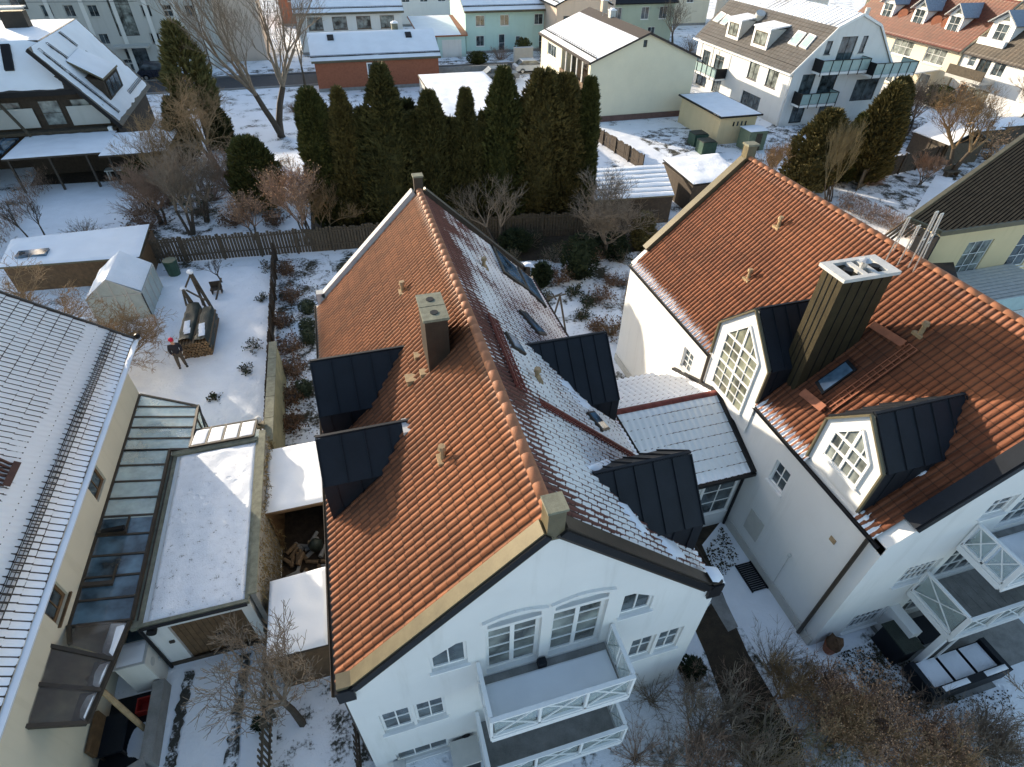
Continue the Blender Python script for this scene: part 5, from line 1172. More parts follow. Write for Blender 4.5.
ch_=farhouse('tall cream house with a blank gable towards us, brown balcony and half snow covered roof',24.0,35.3,55.8,70.6,5.55,7.75,'Y',plain('lemon_cream_plaster',(.72,.67,.50),.85,.05,.6,bs=.2,bd=.005),plain('dark_roof_tiles',(.05,.04,.035),.8,.3,8),
  [('S',55.8,[(29.2,29.6,6.5,7.1,1,1,dict(frame=M_wooddk,sill=False))]),('W',24.0,[(65.6,68.4,3.75,5.0,3,1,dict(fr=.1)),(56.3,63.8,2.55,5.2,1,1,dict(frame=M_wood,glass=glassmat('dark_loggia',(.02,.015,.012)),sill=False,dep=1.2)),(57,63,.3,2.0,4,1),(66,68,.6,1.9,2,1)])],snow='W',ov=.35,chim=[(29.6,64.5,7.2,8.3,.3,M_concw),(30.6,57.0+12,7.2,8.6,.3,M_peach)])
m=MB(); m.box(23.86,23.99,56.2,63.9,2.35,3.35); part('balcony_front',m,M_wood,ch_); m=MB()
for y in (57.6,59.1,60.6,62.2): m.box(23.88,23.98,y,y+.12,3.3,5.3)
part('balcony_post',m,M_white,ch_)
m=MB(); m.box(23.95,35.35,55.72,55.79,.01,.55); part('plinth',m,plain('brown_plinth',(.15,.09,.075),.9,.2,3),ch_)
farhouse('pale sage green house with a dark roof and brick chimney behind the cream house',36,52,91,101,5.6,8.4,'X',M_sage,M_blackm,[('S',91,[(x,x+1.3,3.2,4.8,2,1) for x in (38.0,42,46.5,49.5)]+[(x,x+1.2,.5,2.2,2,1) for x in (38,44,48)])],snow=False,chim=[(41.0,90.0,0,7.4,.45,M_peach)])
farhouse('peach coloured house end behind the cream roof',30.5,38.0,84,90,6.4,8.0,'Y',M_peach,M_blackm,[('S',84,[(31.5,32.6,3.4,5,2,1,dict(frame=M_wood)),(34.5,35.6,3.4,5,2,1,dict(frame=M_wood))])],snow=True)
for i,(x0,x1,y0,y1,wm,lb) in enumerate(((-60,-48,100,112,M_creamwall,'cream house far behind the apartment block'),(-6,8,116,126,M_brick,'far brick building with dark roof behind the white house'),(12,26,112,122,M_plaster2,'far white house with snow roof behind the mint house'),(54,66,104,116,M_creamwall,'far cream house with snow roof behind the white block'),(70,84,96,108,M_plaster2,'far white house behind the red roofed row'),(88,104,78,92,M_yellow,'far yellow house at the upper right corner'),(30,44,118,130,M_plaster2,'far white house with snow roof behind the sage house'),(-36,-20,112,124,M_plaster2,'far white house behind the apartment roof'))):
    farhouse(lb,x0,x1,y0,y1,5.6,8.6,'X',wm,M_zinc,[('S',y0,[(x0+1.5+k*3,x0+2.8+k*3,3.4,4.8,2,1) for k in range(3)])],snow=True)
# ================================================================ WHITE BLOCK
wb=thing('apartment_house','modern white three storey house with grey mansard roof, glass balconies and two roof dormers','house',(48,55,0))
m=MB(); P=[(42.7,0),(53.9,0),(53.9,5.0),(50.8,8.4),(48.3,9.4),(45.9,8.3),(42.7,4.9)]
m.slab([(x,50.3,z) for x,z in P],(0,1,0),0,17.6); body=part('wall',m,M_plaster,wb); wc=[]
FW=Face('W',42.7);FS=Face('S',50.3)
window(wb,FW,55.6,57.3,2.95,4.5,2,1,wc,frame=M_blackm,glass=M_glassd);window(wb,FW,52.4,54.1,2.95,4.55,2,1,wc,frame=M_blackm,glass=M_glassd);window(wb,FW,54.1,57.3,.3,1.7,3,1,wc,frame=M_blackm)
window(wb,FW,61.6,63.2,.2,1.9,2,1,wc,frame=M_blackm,sill=False);window(wb,FW,64.6,66.8,.2,1.9,2,1,wc,frame=M_blackm,sill=False);window(wb,FW,62.0,63.8,2.1,3.9,2,1,wc,frame=M_blackm,sill=False);window(wb,FW,64.9,66.4,2.1,3.9,2,1,wc,frame=M_blackm,sill=False)
window(wb,FS,45.35,46.0,6.3,7.4,1,1,wc,frame=M_blackm);window(wb,FS,46.9,48.7,5.4,7.7,2,1,wc,frame=M_blackm,sill=False);window(wb,FS,49.3,49.9,6.3,7.7,1,1,wc,frame=M_blackm)
window(wb,FS,43.8,45.3,2.7,4.65,2,1,wc,frame=M_blackm,sill=False);window(wb,FS,46.0,47.9,2.5,4.7,2,1,wc,frame=M_blackm,sill=False);window(wb,FS,50.4,53.2,1.9,3.9,2,1,wc,frame=M_blackm,sill=False);window(wb,FS,43.8,45.3,.2,1.9,2,1,wc,frame=M_blackm,sill=False);window(wb,FS,47.0,48.6,.2,1.9,2,1,wc,frame=M_blackm,sill=False)
cut(body,wc)
k=Vector((45.9-42.25,0,8.4-4.75)); part('roof_slope',tiled((42.25,50.2,4.85),(0,1,0),k,18.0,k.length,tw=.5,th=.36,amp=.012,step=.03,flat=True),M_t_gr,wb,fix=False)
m=MB(); m.slab([(53.9+.4,50.2,4.7),(53.9+.4,68.2,4.7),(50.8,68.2,8.5),(50.8,50.2,8.5)],(.7,0,.7),-.1,.05); part('roof_slope',m,M_zinc,wb)
m=MB()
for P in ([(45.9,50.15,8.45),(48.3,50.15,9.5),(48.3,68.2,9.5),(45.9,68.2,8.45)],[(50.8,50.15,8.55),(48.3,50.15,9.5),(48.3,68.2,9.5),(50.8,68.2,8.55)]):
    m.slab(P,(0,0,1),-.1,.03)
    for i in range(30):
        t=i/29; a=Vector(P[0])*(1-t)+Vector(P[3])*t; b=Vector(P[1])*(1-t)+Vector(P[2])*t; m.bar(a+Vector((0,0,.05)),b+Vector((0,0,.05)),.05,.06)
part('metal_roof',m,snowmat('frosted_metal',thr=.40,soft=.1,scale=.4,fine=6,dirt=(.25,.26,.27),bs=.1),wb)
m=MB(); m.bar((42.2,50.1,4.72),(42.2,68.3,4.72),.14,.14); m.bar((42.3,50.15,4.8),(45.9,50.15,8.4),.08,.16);m.bar((45.9,50.15,8.4),(48.3,50.15,9.45),.08,.16);m.bar((48.3,50.15,9.45),(50.8,50.15,8.5),.08,.16);m.bar((50.8,50.15,8.5),(54.2,50.15,4.8),.08,.16); m.tube((42.6,50.5,0),(42.6,50.5,4.7),.06,.06,6); part('gutter',m,M_white,wb)
m=MB(); m.bar((42.75,50.3,5.35),(42.75,68,5.35),.04,.14); part('snow_guard',m,M_blackm,wb)
for i,(y0,y1) in enumerate(((60.9,63.3),(55.8,58.5))):
    x0,z0,x1,z1=43.1,5.6,45.9,7.6
    m=MB(); m.box(x0,x1+.0,y0,y1,z0,z1-.1); d=part('dormer',m,M_greywall,wb); m=MB(); m.slab([(x0-.15,y0-.1,z1-.15),(x0-.15,y1+.1,z1-.15),(x1+.9,y1+.1,z1+.35),(x1+.9,y0-.1,z1+.35)],(0,0,1),0,.12); part('dormer_roof',m,MATS['frosted_metal'],d)
    m=MB(); F2=Face('W',x0); F2.box(m,y0,y0+.3,z0-.1,z1-.1,.0,.06);F2.box(m,y1-.3,y1,z0-.1,z1-.1,.0,.06);F2.box(m,y0+.3,y1-.3,z0-.1,z0+.35,.0,.06);F2.box(m,y0+.3,y1-.3,z1-.4,z1-.1,.0,.06); part('dormer_surround',m,M_white,d); window(d,F2,y0+.35,y1-.35,z0+.4,z1-.45,2,1,None,frame=M_woodgr,glass=M_glassd,sill=False)
def WBp(x,y): return GP(x,y,(42.25,0,4.85),(-3.65,0,3.65))
for q in (((788,44),(796,47),(807,34),(799,31)),((799,47),(806,50),(817,37),(810,34)),((713,21),(718,23),(727,15),(722,12)),((720,24),(725,26),(733,18),(728,15))): skyl(wb,WBp,q,Vector((-.7,0,.7)),M_frost,M_white,.14)
m=MB(); p=WBp(759,18); m.tube(p,p+Vector((-.1,-.25,.5)),.55,.5,14); part('satellite_dish',m,M_concw,wb)
m=MB(); m.tube((50.3,52.0,8.6),(50.3,52.0,9.7),.22,.22,10); part('flue',m,M_silver,wb)
def glassbalc(root,F,a0,a1,d,zf,zr,label=None):
    m=MB(); F.box(m,a0,a1,zf-.2,zf,0.003,d); o=part('balcony',m,M_white,root,label=label); g=MB();f=MB()
    F.box(g,a0,a1,zf+.08,zr-.05,d-.03,d-.01);F.box(g,a0,a0+.02,zf+.08,zr-.05,.05,d-.03);F.box(g,a1-.02,a1,zf+.08,zr-.05,.05,d-.03); n=max(2,int((a1-a0)/.9))
    for i in range(n+1): x=a0+(a1-a0)*i/n; F.box(f,x-.03,x+.03,zf-.3,zr,d-.005,d+.04)
    F.box(f,a0,a1,zr-.05,zr,d-.04,d+.05);F.box(f,a0-.03,a0+.0,zf,zr,.0,d);F.box(f,a1,a1+.03,zf,zr,.0,d)
    part('balcony_glass',g,M_frost,o);part('balcony_rail',f,M_blackm,o); return o
glassbalc(wb,FW,61.0,67.2,1.3,2.0,3.0,'side balcony under the roof edge')
glassbalc(wb,FS,44.6,50.0,1.2,5.0,6.05,'top balcony in front of the gable');glassbalc(wb,FS,50.05,55.0,2.0,4.7,5.75,'corner terrace balcony');glassbalc(wb,FS,43.4,47.6,1.2,2.2,3.25,'middle balcony')
for i in range(2): m=MB(); m.tube((41.5,62.6+i*2.4,2.0),(41.5,62.6+i*2.4,4.8),.05,.05,6); part('balcony_post',m,M_silver,wb)
# ================================================================ cream garage etc. near the block
cg=thing('garage','pale yellow garage with flat snow roof and small window row near the white block','garage',(35.5,50.5,0))
m=MB(); m.box(33.4,37.2,46.9,54.0,0,2.4); part('wall',m,M_yellow,cg); m=MB(); m.box(33.1,37.5,46.5,54.3,2.41,2.55); part('roof',m,M_blackm,cg); m=MB(); rnd_snow_lump(m,[(33.2,46.6,2.55),(37.4,46.6,2.55),(37.4,54.2,2.55),(33.2,54.2,2.55)],.1,2,14); part('roof_snow',m,M_snow,cg,smooth=True,fix=False)
for i in range(4): window(cg,Face('S',46.9),34.7+i*.42,35.0+i*.42,1.5,2.0,1,1,None,fr=.05,frame=M_yellow,sill=False)
gs=thing('garden_hut','small green hut with a snowy roof in front of the yellow garage','hut',(36,45.5,0)); q=G(727,150); m=MB(); m.box(35.2,37.0,44.6,46.2,0,1.7); part('wall',m,plain('green_boards',(.16,.20,.13),.8,.2,5),gs); m=MB(); rnd_snow_lump(m,[(35.1,44.5,1.72),(37.1,44.5,1.72),(37.1,46.3,1.72),(35.1,46.3,1.72)],.08,2); part('roof_snow',m,M_snow,gs,smooth=True,fix=False); m=MB(); m.box(35.9,36.5,44.55,44.6,.02,1.5); part('door',m,M_woodgr,gs)
for i,(x,y,lb) in enumerate(((696,138,'first'),(704,146,'second'))):
    q=G(x,y+6); bn=thing('compost_bin','dark green compost bin nearest the snowy bed' if i==0 else 'dark green compost bin nearest the shed roof','bin',tuple(q),'compost bins by the yellow garage'); m=MB(); m.slab([(q.x-.7,q.y-.7,0),(q.x+.7,q.y-.7,0),(q.x+.6,q.y+.6,0),(q.x-.6,q.y+.6,0)],(0,0,1),0,1.0); part('bin_body',m,M_greenp,bn); m=MB(); m.box(q.x-.65,q.x+.65,q.y-.6,q.y+.6,1.003,1.06); part('lid',m,M_tarp,bn)
sa=thing('shed','dark shed with flat snow roof between the snowy yard and the right house gable','shed',(26,36.7,0)); P=[Vector((23.5,39.0,2.2)),Vector((23.4,34.2,2.1)),Vector((27.5,34.3,2.1)),Vector((28.4,39.2,2.2))]
m=MB(); m.slab([Vector((p.x,p.y,0)) for p in P],(0,0,1),0,2.0); part('wall',m,M_wooddk,sa); m=MB(); m.slab(P,(0,0,1),-.06,.03); part('roof',m,M_blackm,sa); m=MB(); rnd_snow_lump(m,[p+Vector((0,0,.03)) for p in P],.1,6,16); part('roof_snow',m,M_snow,sa,smooth=True,fix=False)
sb_=thing('shed','open timber shed with a ribbed snow roof behind the bare tree','shed',(19,35,0)); P=[Vector((15.6,33.5,2.0)),Vector((21.3,33.0,2.0)),Vector((22.6,37.3,2.5)),Vector((16.4,37.7,2.5))]
m=MB(); m.slab([Vector((p.x,p.y+.15,0)) for p in P],(0,0,1),0,1.9); part('wall',m,M_wooddk,sb_); m=MB(); m.slab(P,(0,0,1),-.06,.03)
part('roof',m,M_zinc,sb_); m=MB()
for i in range(7):
    t0=i/7+.008;t1=(i+1)/7-.008; a=P[0].lerp(P[3],t0);b=P[1].lerp(P[2],t0);c=P[1].lerp(P[2],t1);d=P[0].lerp(P[3],t1); rnd_snow_lump(m,[p+Vector((0,0,.03)) for p in (a,b,c,d)],.09,i,6)
part('roof_snow',m,M_snow,sb_,smooth=True,fix=False)
# ================================================================ RED ROW
rw=thing('row_house','row of cream terraced houses with red roof and white gabled dormers at the upper right','house',(71,58,0))
m=gable_body(67,77,54.0,72,5.3,9.6); body=part('wall',m,M_creamwall,rw); c=[]; F_=Face('W',67)
for a0,a1 in ((67.4,70.2),(60.4,63.4),(55.7,58.5)): window(rw,F_,a0,a1,3.2,5.0,3,2,c,fr=.09,glass=M_glassd)
for a0,a1 in ((61.5,63.5),(56.5,58.0)): window(rw,F_,a0,a1,.2,2.2,2,1,c,fr=.09)
cut(body,c)
V=Vector((5,0,4.3)); part('roof_slope',tiled((66.6,54,4.95),(0,1,0),V,18,V.length+.4,tw=.45,th=.45,seg=4,amp=.04),M_t_rd,rw,smooth=True,fix=False)
m=MB(); m.slab([(77.4,54,4.95),(77.4,72,4.95),(72,72,9.6),(72,54,9.6)],(.65,0,.75),-.1,.05); part('roof_slope',m,M_t_rd,rw)
m=MB(); m.bar((66.55,54,4.9),(66.55,72,4.9),.14,.12); part('gutter',m,M_brownm,rw)
def rdorm(root,y,roofm,w=.95,z=6.3,x=68.25):
    F=Face('W',x); m=MB(); P=[(y-w,z-.3),(y+w,z-.3),(y+w,z+1.6),(y,z+2.5),(y-w,z+1.6)]; m.slab([F.pt(a,b,0) for a,b in P],(1,0,0),0,3.2); d=part('dormer',m,M_white,root)
    m=MB()
    for s in (-1,1): m.slab([(x-.45,y,z+2.65),(x+3.4,y,z+2.65),(x+3.4,y+s*(w+.35),z+1.45),(x-.45,y+s*(w+.35),z+1.45)],(0,s*.5,.85),-.05,.06)
    part('dormer_roof',m,roofm,d); window(d,F,y-.7,y+.7,z,z+1.5,2,2,None,sill=True); m=MB(); m.slab([F.pt(y-.4,z+1.75,.01),F.pt(y+.4,z+1.75,.01),F.pt(y,z+2.15,.01)],(-1,0,0),0,.02); part('gable_pane',m,M_glassd,d); return d
for y in (67.4,62.5,57.6): rdorm(rw,y,M_ribst)
for y in (65.6,60.6,59.2):
    m=MB(); p=Vector((68.7,y-.3,6.9)); m.tube(p,p+Vector((-.12,-.05,.05)),.5,.55,14); part('satellite_dish',m,M_orm,rw)
rb=thing('row_house','brown roofed white end house with a balcony dormer right of the red roofed row','house',(72,49,0))
m=gable_body(67.2,77,42,53.9,5.2,9.5); body=part('wall',m,M_plaster,rb); c=[]; F_=Face('W',67.2)
window(rb,F_,52.2,53.0,3.9,5.0,1,2,c);window(rb,F_,50.4,51.8,3.3,5.0,2,1,c,frame=M_wood);window(rb,F_,48.7,50.0,3.6,5.0,2,1,c);window(rb,F_,49,52.5,.2,2.2,4,1,c,glass=M_glassd); cut(body,c)
V=Vector((4.9,0,4.3)); part('roof_slope',tiled((66.8,42,4.85),(0,1,0),V,11.9,V.length+.4,tw=.45,th=.45,seg=4,amp=.04),M_t_dk,rb,smooth=True,fix=False)
m=MB(); m.slab([(77.4,42,4.85),(77.4,53.9,4.85),(72.1,53.9,9.5),(72.1,42,9.5)],(.65,0,.75),-.1,.05); part('roof_slope',m,M_blackm,rb)
rdorm(rb,52.0,M_ribst,1.3,6.4,68.5); m=MB(); F_=Face('W',68.2); F_.box(m,50.5,53.6,5.9,6.5,.0,.4); part('dormer_balcony',m,M_white,rb)
m=MB(); m.box(65.2,67.19,49,53.4,2.9,3.2); part('balcony',m,M_greywall,rb); m=MB(); m.box(65.2,65.3,49,53.4,3.2,4.1); part('balcony_front',m,M_woodgr,rb)
pe_=thing('pergola','white timber pergola frame with a flat cover in front of the red roofed row','pergola',(63,60,0)); m=MB()
m.slab([(60.8,55.5,2.5),(66.8,55.5,2.9),(66.8,62,2.9),(60.8,62,2.5)],(0,0,1),0,.1); part('cover',m,M_white,pe_)
for x,y in ((61,55.7),(61,61.8)): m=MB(); m.box(x,x+.15,y,y+.15,0,2.5); part('post',m,M_white,pe_)
# ================================================================ DARK ROOF HOUSE at the right edge
dh=thing('house','pale yellow house with a dark brown ribbed roof at the right edge','house',(33,21,0))
A=Vector((27.0,18.55,5.5)); sp=.5
def DP(x,y): return GP(x,y,tuple(A),(0,-sp,1))
L1=DP(908,219); L2=DP(1040,124); Lf=Vector((42,L2.y+4,5.5+sp*(L2.y+4-18.55)))
nD=Vector((0,-sp,1)).normalized(); m=MB(); P=[A,Vector((44,18.55,5.5)),Vector((44,Lf.y,Lf.z)),Vector((L2.x+ (L2.x-L1.x)*.5,L2.y+(L2.y-L1.y)*.5,L2.z+(L2.z-L1.z)*.5)),L1]
m.slab(P,nD,-.12,.0); part('roof',m,plain('dark_brown_sheet',(.010,.008,.006),.9,.3,3,spec=.1),dh)
dirr=(L2-L1).normalized(); m=MB(); hor=Vector((1,0,0)); 
for i in range(-2,64):
    s=L1+hor*(i*.40)+Vector((0,-.0,0)); 
    # clip to eave line y=18.55 and far edge
    t0=(18.55-s.y)/dirr.y; a=s+dirr*t0; b=s+dirr*11.5
    if a.x<A.x: a=A+ (L1-A)*max(0,min(1,(A.x-a.x)/ (abs(L1.x-A.x)+3))) if i<0 else Vector((A.x,18.55,5.5))
    if i<0 or s.x+dirr.x*t0>43.9: continue
    b=s+dirr*max(t0+.2,min(11.5,(43.9-s.x)/dirr.x))
    m.tube(s+dirr*t0+nD*.03,b+nD*.02,.055,.055,6,cap=False)
part('roof_ribs',m,plain('highlight_brown_rib',(.12,.080,.048),.85,.3,3,spec=.1),dh,fix=True)  # sunlit highlights on the ribs painted as a lighter rib colour
m=MB(); m.bar(A+Vector((-.1,-.05,-.05)),Vector((44,18.5,5.45)),.16,.22); part('gutter',m,M_zinc,dh); m=MB(); m.bar(L1,A,.14,.2);  m.bar(L1+nD*.05,L1+dirr*15+nD*.05,.2,.1); part('verge_board',m,M_zinc,dh)
m=MB(); 
Bf=[(26.9,18.9),(44,18.9),(44,24),(36,23.2),(27.2,19.6)]; m.slab([(x,y,0) for x,y in Bf],(0,0,1),0,5.35); body=part('wall',m,M_yellow,dh)
dc=[]; window(dh,Face('S',18.9),29.9,31.6,2.2,4.4,3,3,dc,glass=M_glassd,frame=M_white); window(dh,Face('S',18.9),33.5,35,2.4,4.4,2,3,dc); cut(body,dc)
m=MB(); m.bar((26.8,18.7,5.3),(44,18.7,5.3),.10,.20); part('eave_board',m,M_greywall,dh)
m=MB(); m.box(27.0,34,15.2,18.89,2.5,2.65); 
for i in range(14): m.box(27.0,34,15.25+i*.26,15.42+i*.26,2.651,2.69)
b_=part('balcony',m,plain('pale_deck_boards',(.50,.50,.47),.6,.15,4),dh); m=MB(); m.box(27.0,27.06,15.2,18.7,2.7,3.5); m.box(27.06,34,15.2,15.26,2.7,3.5); part('balcony_front',m,M_frost,b_)
m=MB(); m.slab([G(932,264,4.1),G(953,263,4.1),G(958,281,4.1),G(945,277,4.1)],(0,0,1),-1.5,.05); part('dark_canopy',m,M_blackm,dh)
m=MB(); m.box(26.85,26.95,18.4,19.5,0,5.3); part('downpipe',m,M_blackm,dh)
# ================================================================ right gardens
rs=thing('garden_shed','low garden shed with half dark half snowy gable roof in the right gardens','shed',(51,39,0))
q=[G(*s,2.0) for s in ((935,158),(945,133),(975,127),(962,150))]
m=MB(); m.box(49.9,53.8,37.4,40.9,0,1.8); part('wall',m,M_woodgr,rs); m=MB(); m.slab([(49.6,37.2,1.8),(49.6,41.1,1.8),(51.85,41.1,2.9),(51.85,37.2,2.9)],(-.44,0,.9),0,.08); part('roof',m,M_snow,rs); m=MB(); m.slab([(54.1,37.2,1.8),(54.1,41.1,1.8),(51.85,41.1,2.9),(51.85,37.2,2.9)],(.44,0,.9),0,.08);part('roof',m,plain('slate_blue_roofing',(.07,.085,.09),.7,.2,4),rs)
for i,(px,w,lb) in enumerate((((938,133),1.6,'small snow topped box shed left of the low garden shed'),((1000,122),3.2,'long snow topped shed roof under the golden bare tree'),((968,127),3.0,'snow covered lean-to roof right of the low garden shed'))):
    q=G(*px,1.8); t=thing('garden_shed',lb,'shed',(q.x,q.y,0)); m=MB(); m.box(q.x-w,q.x+w,q.y-1.0,q.y+1.0,0,1.7); part('wall',m,M_wooddk,t); m=MB(); rnd_snow_lump(m,[(q.x-w-.2,q.y-1.2,1.75),(q.x+w+.2,q.y-1.2,1.75),(q.x+w+.2,q.y+1.2,1.75),(q.x-w-.2,q.y+1.2,1.75)],.12,i,10); part('roof_snow',m,M_snow,t,smooth=True,fix=False)
hd=thing('hedge','brown clipped hedge along the near side of the snowy garden behind the orange roof','hedge',(36,29.5,0)); r=random.Random(6); m=MB()
for i in range(3200):
    t=r.random(); p=Vector((35.3+r.uniform(-.5,.5)+1.2*t,32.5-6*t,r.uniform(0,1.1))); d=Vector((r.uniform(-1,1),r.uniform(-1,1),r.uniform(-.2,1.2))).normalized(); s=Vector((d.y,-d.x,.2)).normalized()*.025; m.add([p-s,p+s,p+d*r.uniform(.12,.3)],[(0,1,2)])
part('branches',m,M_twigr,hd,fix=False)
for i,(px,lb) in enumerate((((902,168),'low garden bench beside the bare shrub in the lower snowy garden'),((950,176),'garden seat at the far end of the lower snowy garden'))):
    q=G(*px); t=thing('garden_bench',lb,'bench',tuple(q)); m=MB(); m.box(q.x-.7,q.x+.7,q.y-.25,q.y+.25,.38,.45); part('seat',m,M_woodgr,t); m=MB(); m.box(q.x-.7,q.x+.7,q.y+.25,q.y+.3,.45,.85); part('backrest',m,M_woodgr,t)
    for a in (-.6,.5): m=MB(); m.box(q.x+a,q.x+a+.1,q.y-.2,q.y+.2,0,.38); part('leg',m,M_woodgr,t)
lt=thing('garden_arch','small dark metal arch on the snow between the bare shrub and the conifers','arch',(-1.5,55,0))
B=G(315,132); m=MB(); m.tube(B,B+Vector((0,0,1.7)),.04,.04,5); m.tube(B+Vector((1.0,0,0)),B+Vector((1.0,0,1.9)),.04,.04,5); m.tube(B+Vector((0,0,1.7)),B+Vector((1.0,0,1.9)),.04,.04,5); part('frame',m,M_blackm,lt)
bl=G(480,46); sl_=thing('street_lamp','tall dark street lamp post in front of the mint house','street lamp',tuple(bl)); m=MB(); m.tube(bl,bl+Vector((0,0,8.2)),.10,.07,8); part('post',m,M_blackm,sl_); m=MB(); m.bar(bl+Vector((0,0,8.2)),bl+Vector((0,-1.2,8.3)),.2,.1); part('lamp_head',m,M_blackm,sl_)
cb=thing('utility_cabinet','pale street cabinet by the pavement in front of the mint house','cabinet',(28,83.5,0)); q=G(523,62); m=MB(); m.box(q.x-1.3,q.x+1.3,q.y-.3,q.y+.3,0,1.7); part('cabinet_body',m,M_greywall,cb); m=MB(); m.box(q.x-.02,q.x+.02,q.y-.32,q.y-.3,.1,1.6); m.box(q.x-1.35,q.x+1.35,q.y-.35,q.y+.35,1.702,1.76); part('cabinet_trim',m,M_concw,cb)
def car(label,x,y,rz,mat,suv=False,group='cars on the street'):
    t=thing('parked_car',label,'car',(x,y,0),group); c,s=math.cos(rz),math.sin(rz)
    def T(mb): 
        mb.v=[(x+a*c-b*s,y+a*s+b*c,z) for a,b,z in mb.v]; return mb
    h=.25 if suv else 0; W=.9
    m=MB(); prof=[(-2.2,.35),(2.2,.35),(2.25,.7),(2.1,.88+h*.4),(1.2,.98+h*.5),(-1.9,1.0+h*.5),(-2.25,.85)]
    m.slab([(a,-W,z) for a,z in prof],(0,1,0),0,2*W); b=part('body',T(m),mat,t)
    m=MB(); P=[(1.15,.97+h*.5),(.45,1.42+h),(-1.3,1.45+h),(-1.95,1.0+h*.5)]; m.slab([(a,-W+.12,z) for a,z in P],(0,1,0),0,2*W-.24); part('cabin_glass',T(m),M_glass,t)
    m=MB(); P=[(.5,1.40+h),(.45,1.47+h),(-1.3,1.50+h),(-1.4,1.42+h)]; m.slab([(a,-W+.14,z) for a,z in P],(0,1,0),0,2*W-.28); part('roof',T(m),mat,t)
    for a in (1.4,-1.4):
        for b_ in (-W,W-.2): m=MB(); m.tube((a,b_,.33),(a,b_+.2,.33),.33,.33,14); w=part('wheel',T(m),M_blackm,t); m=MB(); e=b_-.01 if b_<0 else b_+.2; m.tube((a,e,.33),(a,e+.01,.33),.18,.18,10); part('rim',T(m),M_silver,w)
    for b_ in (-.65,.65): m=MB(); m.box(2.2,2.27,b_-.15,b_+.15,.62,.78); part('headlight',T(m),M_concw,t)
q=G(162,78); car('dark blue SUV on the street in front of the grey apartment block',q.x,q.y-.2,0,plain('dark_car_paint',(.015,.02,.035),.25,.2,3,spec=.8),True)
q=G(531,72); car('silver car with light roof on the street behind the brown thuja',q.x,q.y,0,plain('silver_car_paint',(.42,.45,.48),.3,.1,3,spec=.8))
q=G(508,77); car('grey car half hidden behind the conifers on the street',q.x-1.4,q.y-1.4,0,plain('grey_car_paint',(.16,.17,.18),.3,.1,3,spec=.8))
q=G(583,207); 

for i,(x,y,z,lb) in enumerate(((29.2,66.0,7.6,'cream house'),(8.0,98.5,7.4,'white house with brown shutters'),(72.0,66.0,9.5,'red roofed row'),(30.0,94.6,7.9,'mint house'))):
    a=thing('roof_aerial','thin television aerial on the ridge of the '+lb,'aerial',(x,y,z)); m=MB(); m.tube((x,y,z),(x,y,z+1.8),.03,.025,5); part('mast',m,M_silver,a); m=MB()
    m.bar((x-.6,y,z+1.7),(x+.6,y,z+1.7),.03,.03)
    for k in range(7): m.bar((x-.55+k*.18,y-.3,z+1.7),(x-.55+k*.18,y+.3,z+1.7),.02,.02)
    part('antenna',m,M_silver,a)
wr=thing('overhead_wire','thin overhead wire running from the street lamp post past the apartment block','wire',(0,86,8)); m=MB(); P=[]
for k in range(25):
    t=k/24; P.append(Vector((22.2-68*t,93-8*t,8.1-1.6*math.sin(math.pi*t)*.6)))
for k in range(24): m.tube(P[k],P[k+1],.025,.025,4,cap=False)
part('cable',m,M_blackm,wr,fix=False)
# ================================================================ VEGETATION
def bare_tree(label,base,h,spread,seed,tr=.16,mat=None,depth=5,name='bare_tree',twig=None,cat='tree',stems=1,lean=(0,0),group=None,up=.35,first=.28,leaves=None,bark=None):
    base=Vector((base[0],base[1],0)); root=thing(name,label,cat,tuple(base),group); mat=mat or M_twig; r=random.Random(seed); T=MB();B=MB();Lf=MB(); sc=[1.0]
    def grow(p,d,l,rad,lv):
        n=3 if lv<2 else 2; q=p
        for i in range(n):
            d=(d+Vector((r.uniform(-.22,.22),r.uniform(-.22,.22),r.uniform(-.06,.16)))).normalized(); q2=q+d*(l/n); r2=rad*(1-.30*(i+1)/n)
            (T if lv==0 else B).tube(q,q2,rad*(1-.30*i/n),r2,6 if lv<2 else 3,cap=False); q=q2
            if lv<depth and lv>0 and i<n-1 and r.random()<.8: branch(q,d,l*.62,r2*.42,lv+1)
        if lv<depth:
            k=r.choice((2,3)) if lv else 4
            for _ in range(k): branch(q,d,l*r.uniform(.6,.85),rad*.50,lv+1)
        elif leaves:
            for _ in range(leaves[1]):
                v=Vector((r.uniform(-1,1),r.uniform(-1,1),r.uniform(-1,1)))*(.06 if h>3 else .026); a=q+v*2; Lf.add([a,a+v,a+Vector((v.y,-v.x,v.z))],[(0,1,2)])
    def branch(p,d,l,rad,lv):
        ax=Vector((r.gauss(0,1),r.gauss(0,1),r.gauss(0,.4))).normalized(); nd=(d*(1-.2*spread)+ax*spread*.75+Vector((0,0,up*.5))).normalized(); grow(p,nd,l,max(rad,.0075),lv)
    for ps in (0,1):
      r.seed(seed); T.v=[];T.f=[];B.v=[];B.f=[];Lf.v=[];Lf.f=[]
      for s in range(stems):
        d=Vector((lean[0]+(r.uniform(-.35,.35) if stems>1 else 0),lean[1]+(r.uniform(-.35,.35) if stems>1 else 0),1)).normalized(); grow(base+Vector((s*.12,0,-.05)),d,h*first*sc[0],tr,0)
      if ps==0: sc[0]=h/max(v[2] for v in B.v)
    # scale to height
    zt=max(v[2] for v in B.v); k=h/zt
    for M in (T,B,Lf): M.v=[(base.x+(x-base.x)*k,base.y+(y-base.y)*k,z*k) for x,y,z in M.v]
    part('trunk',T,bark or M_bark,root,smooth=True,fix=False); part('crown',B,mat,root,fix=False)
    if leaves and Lf.v: part('leaves',Lf,leaves[0],root,fix=False)
    return root
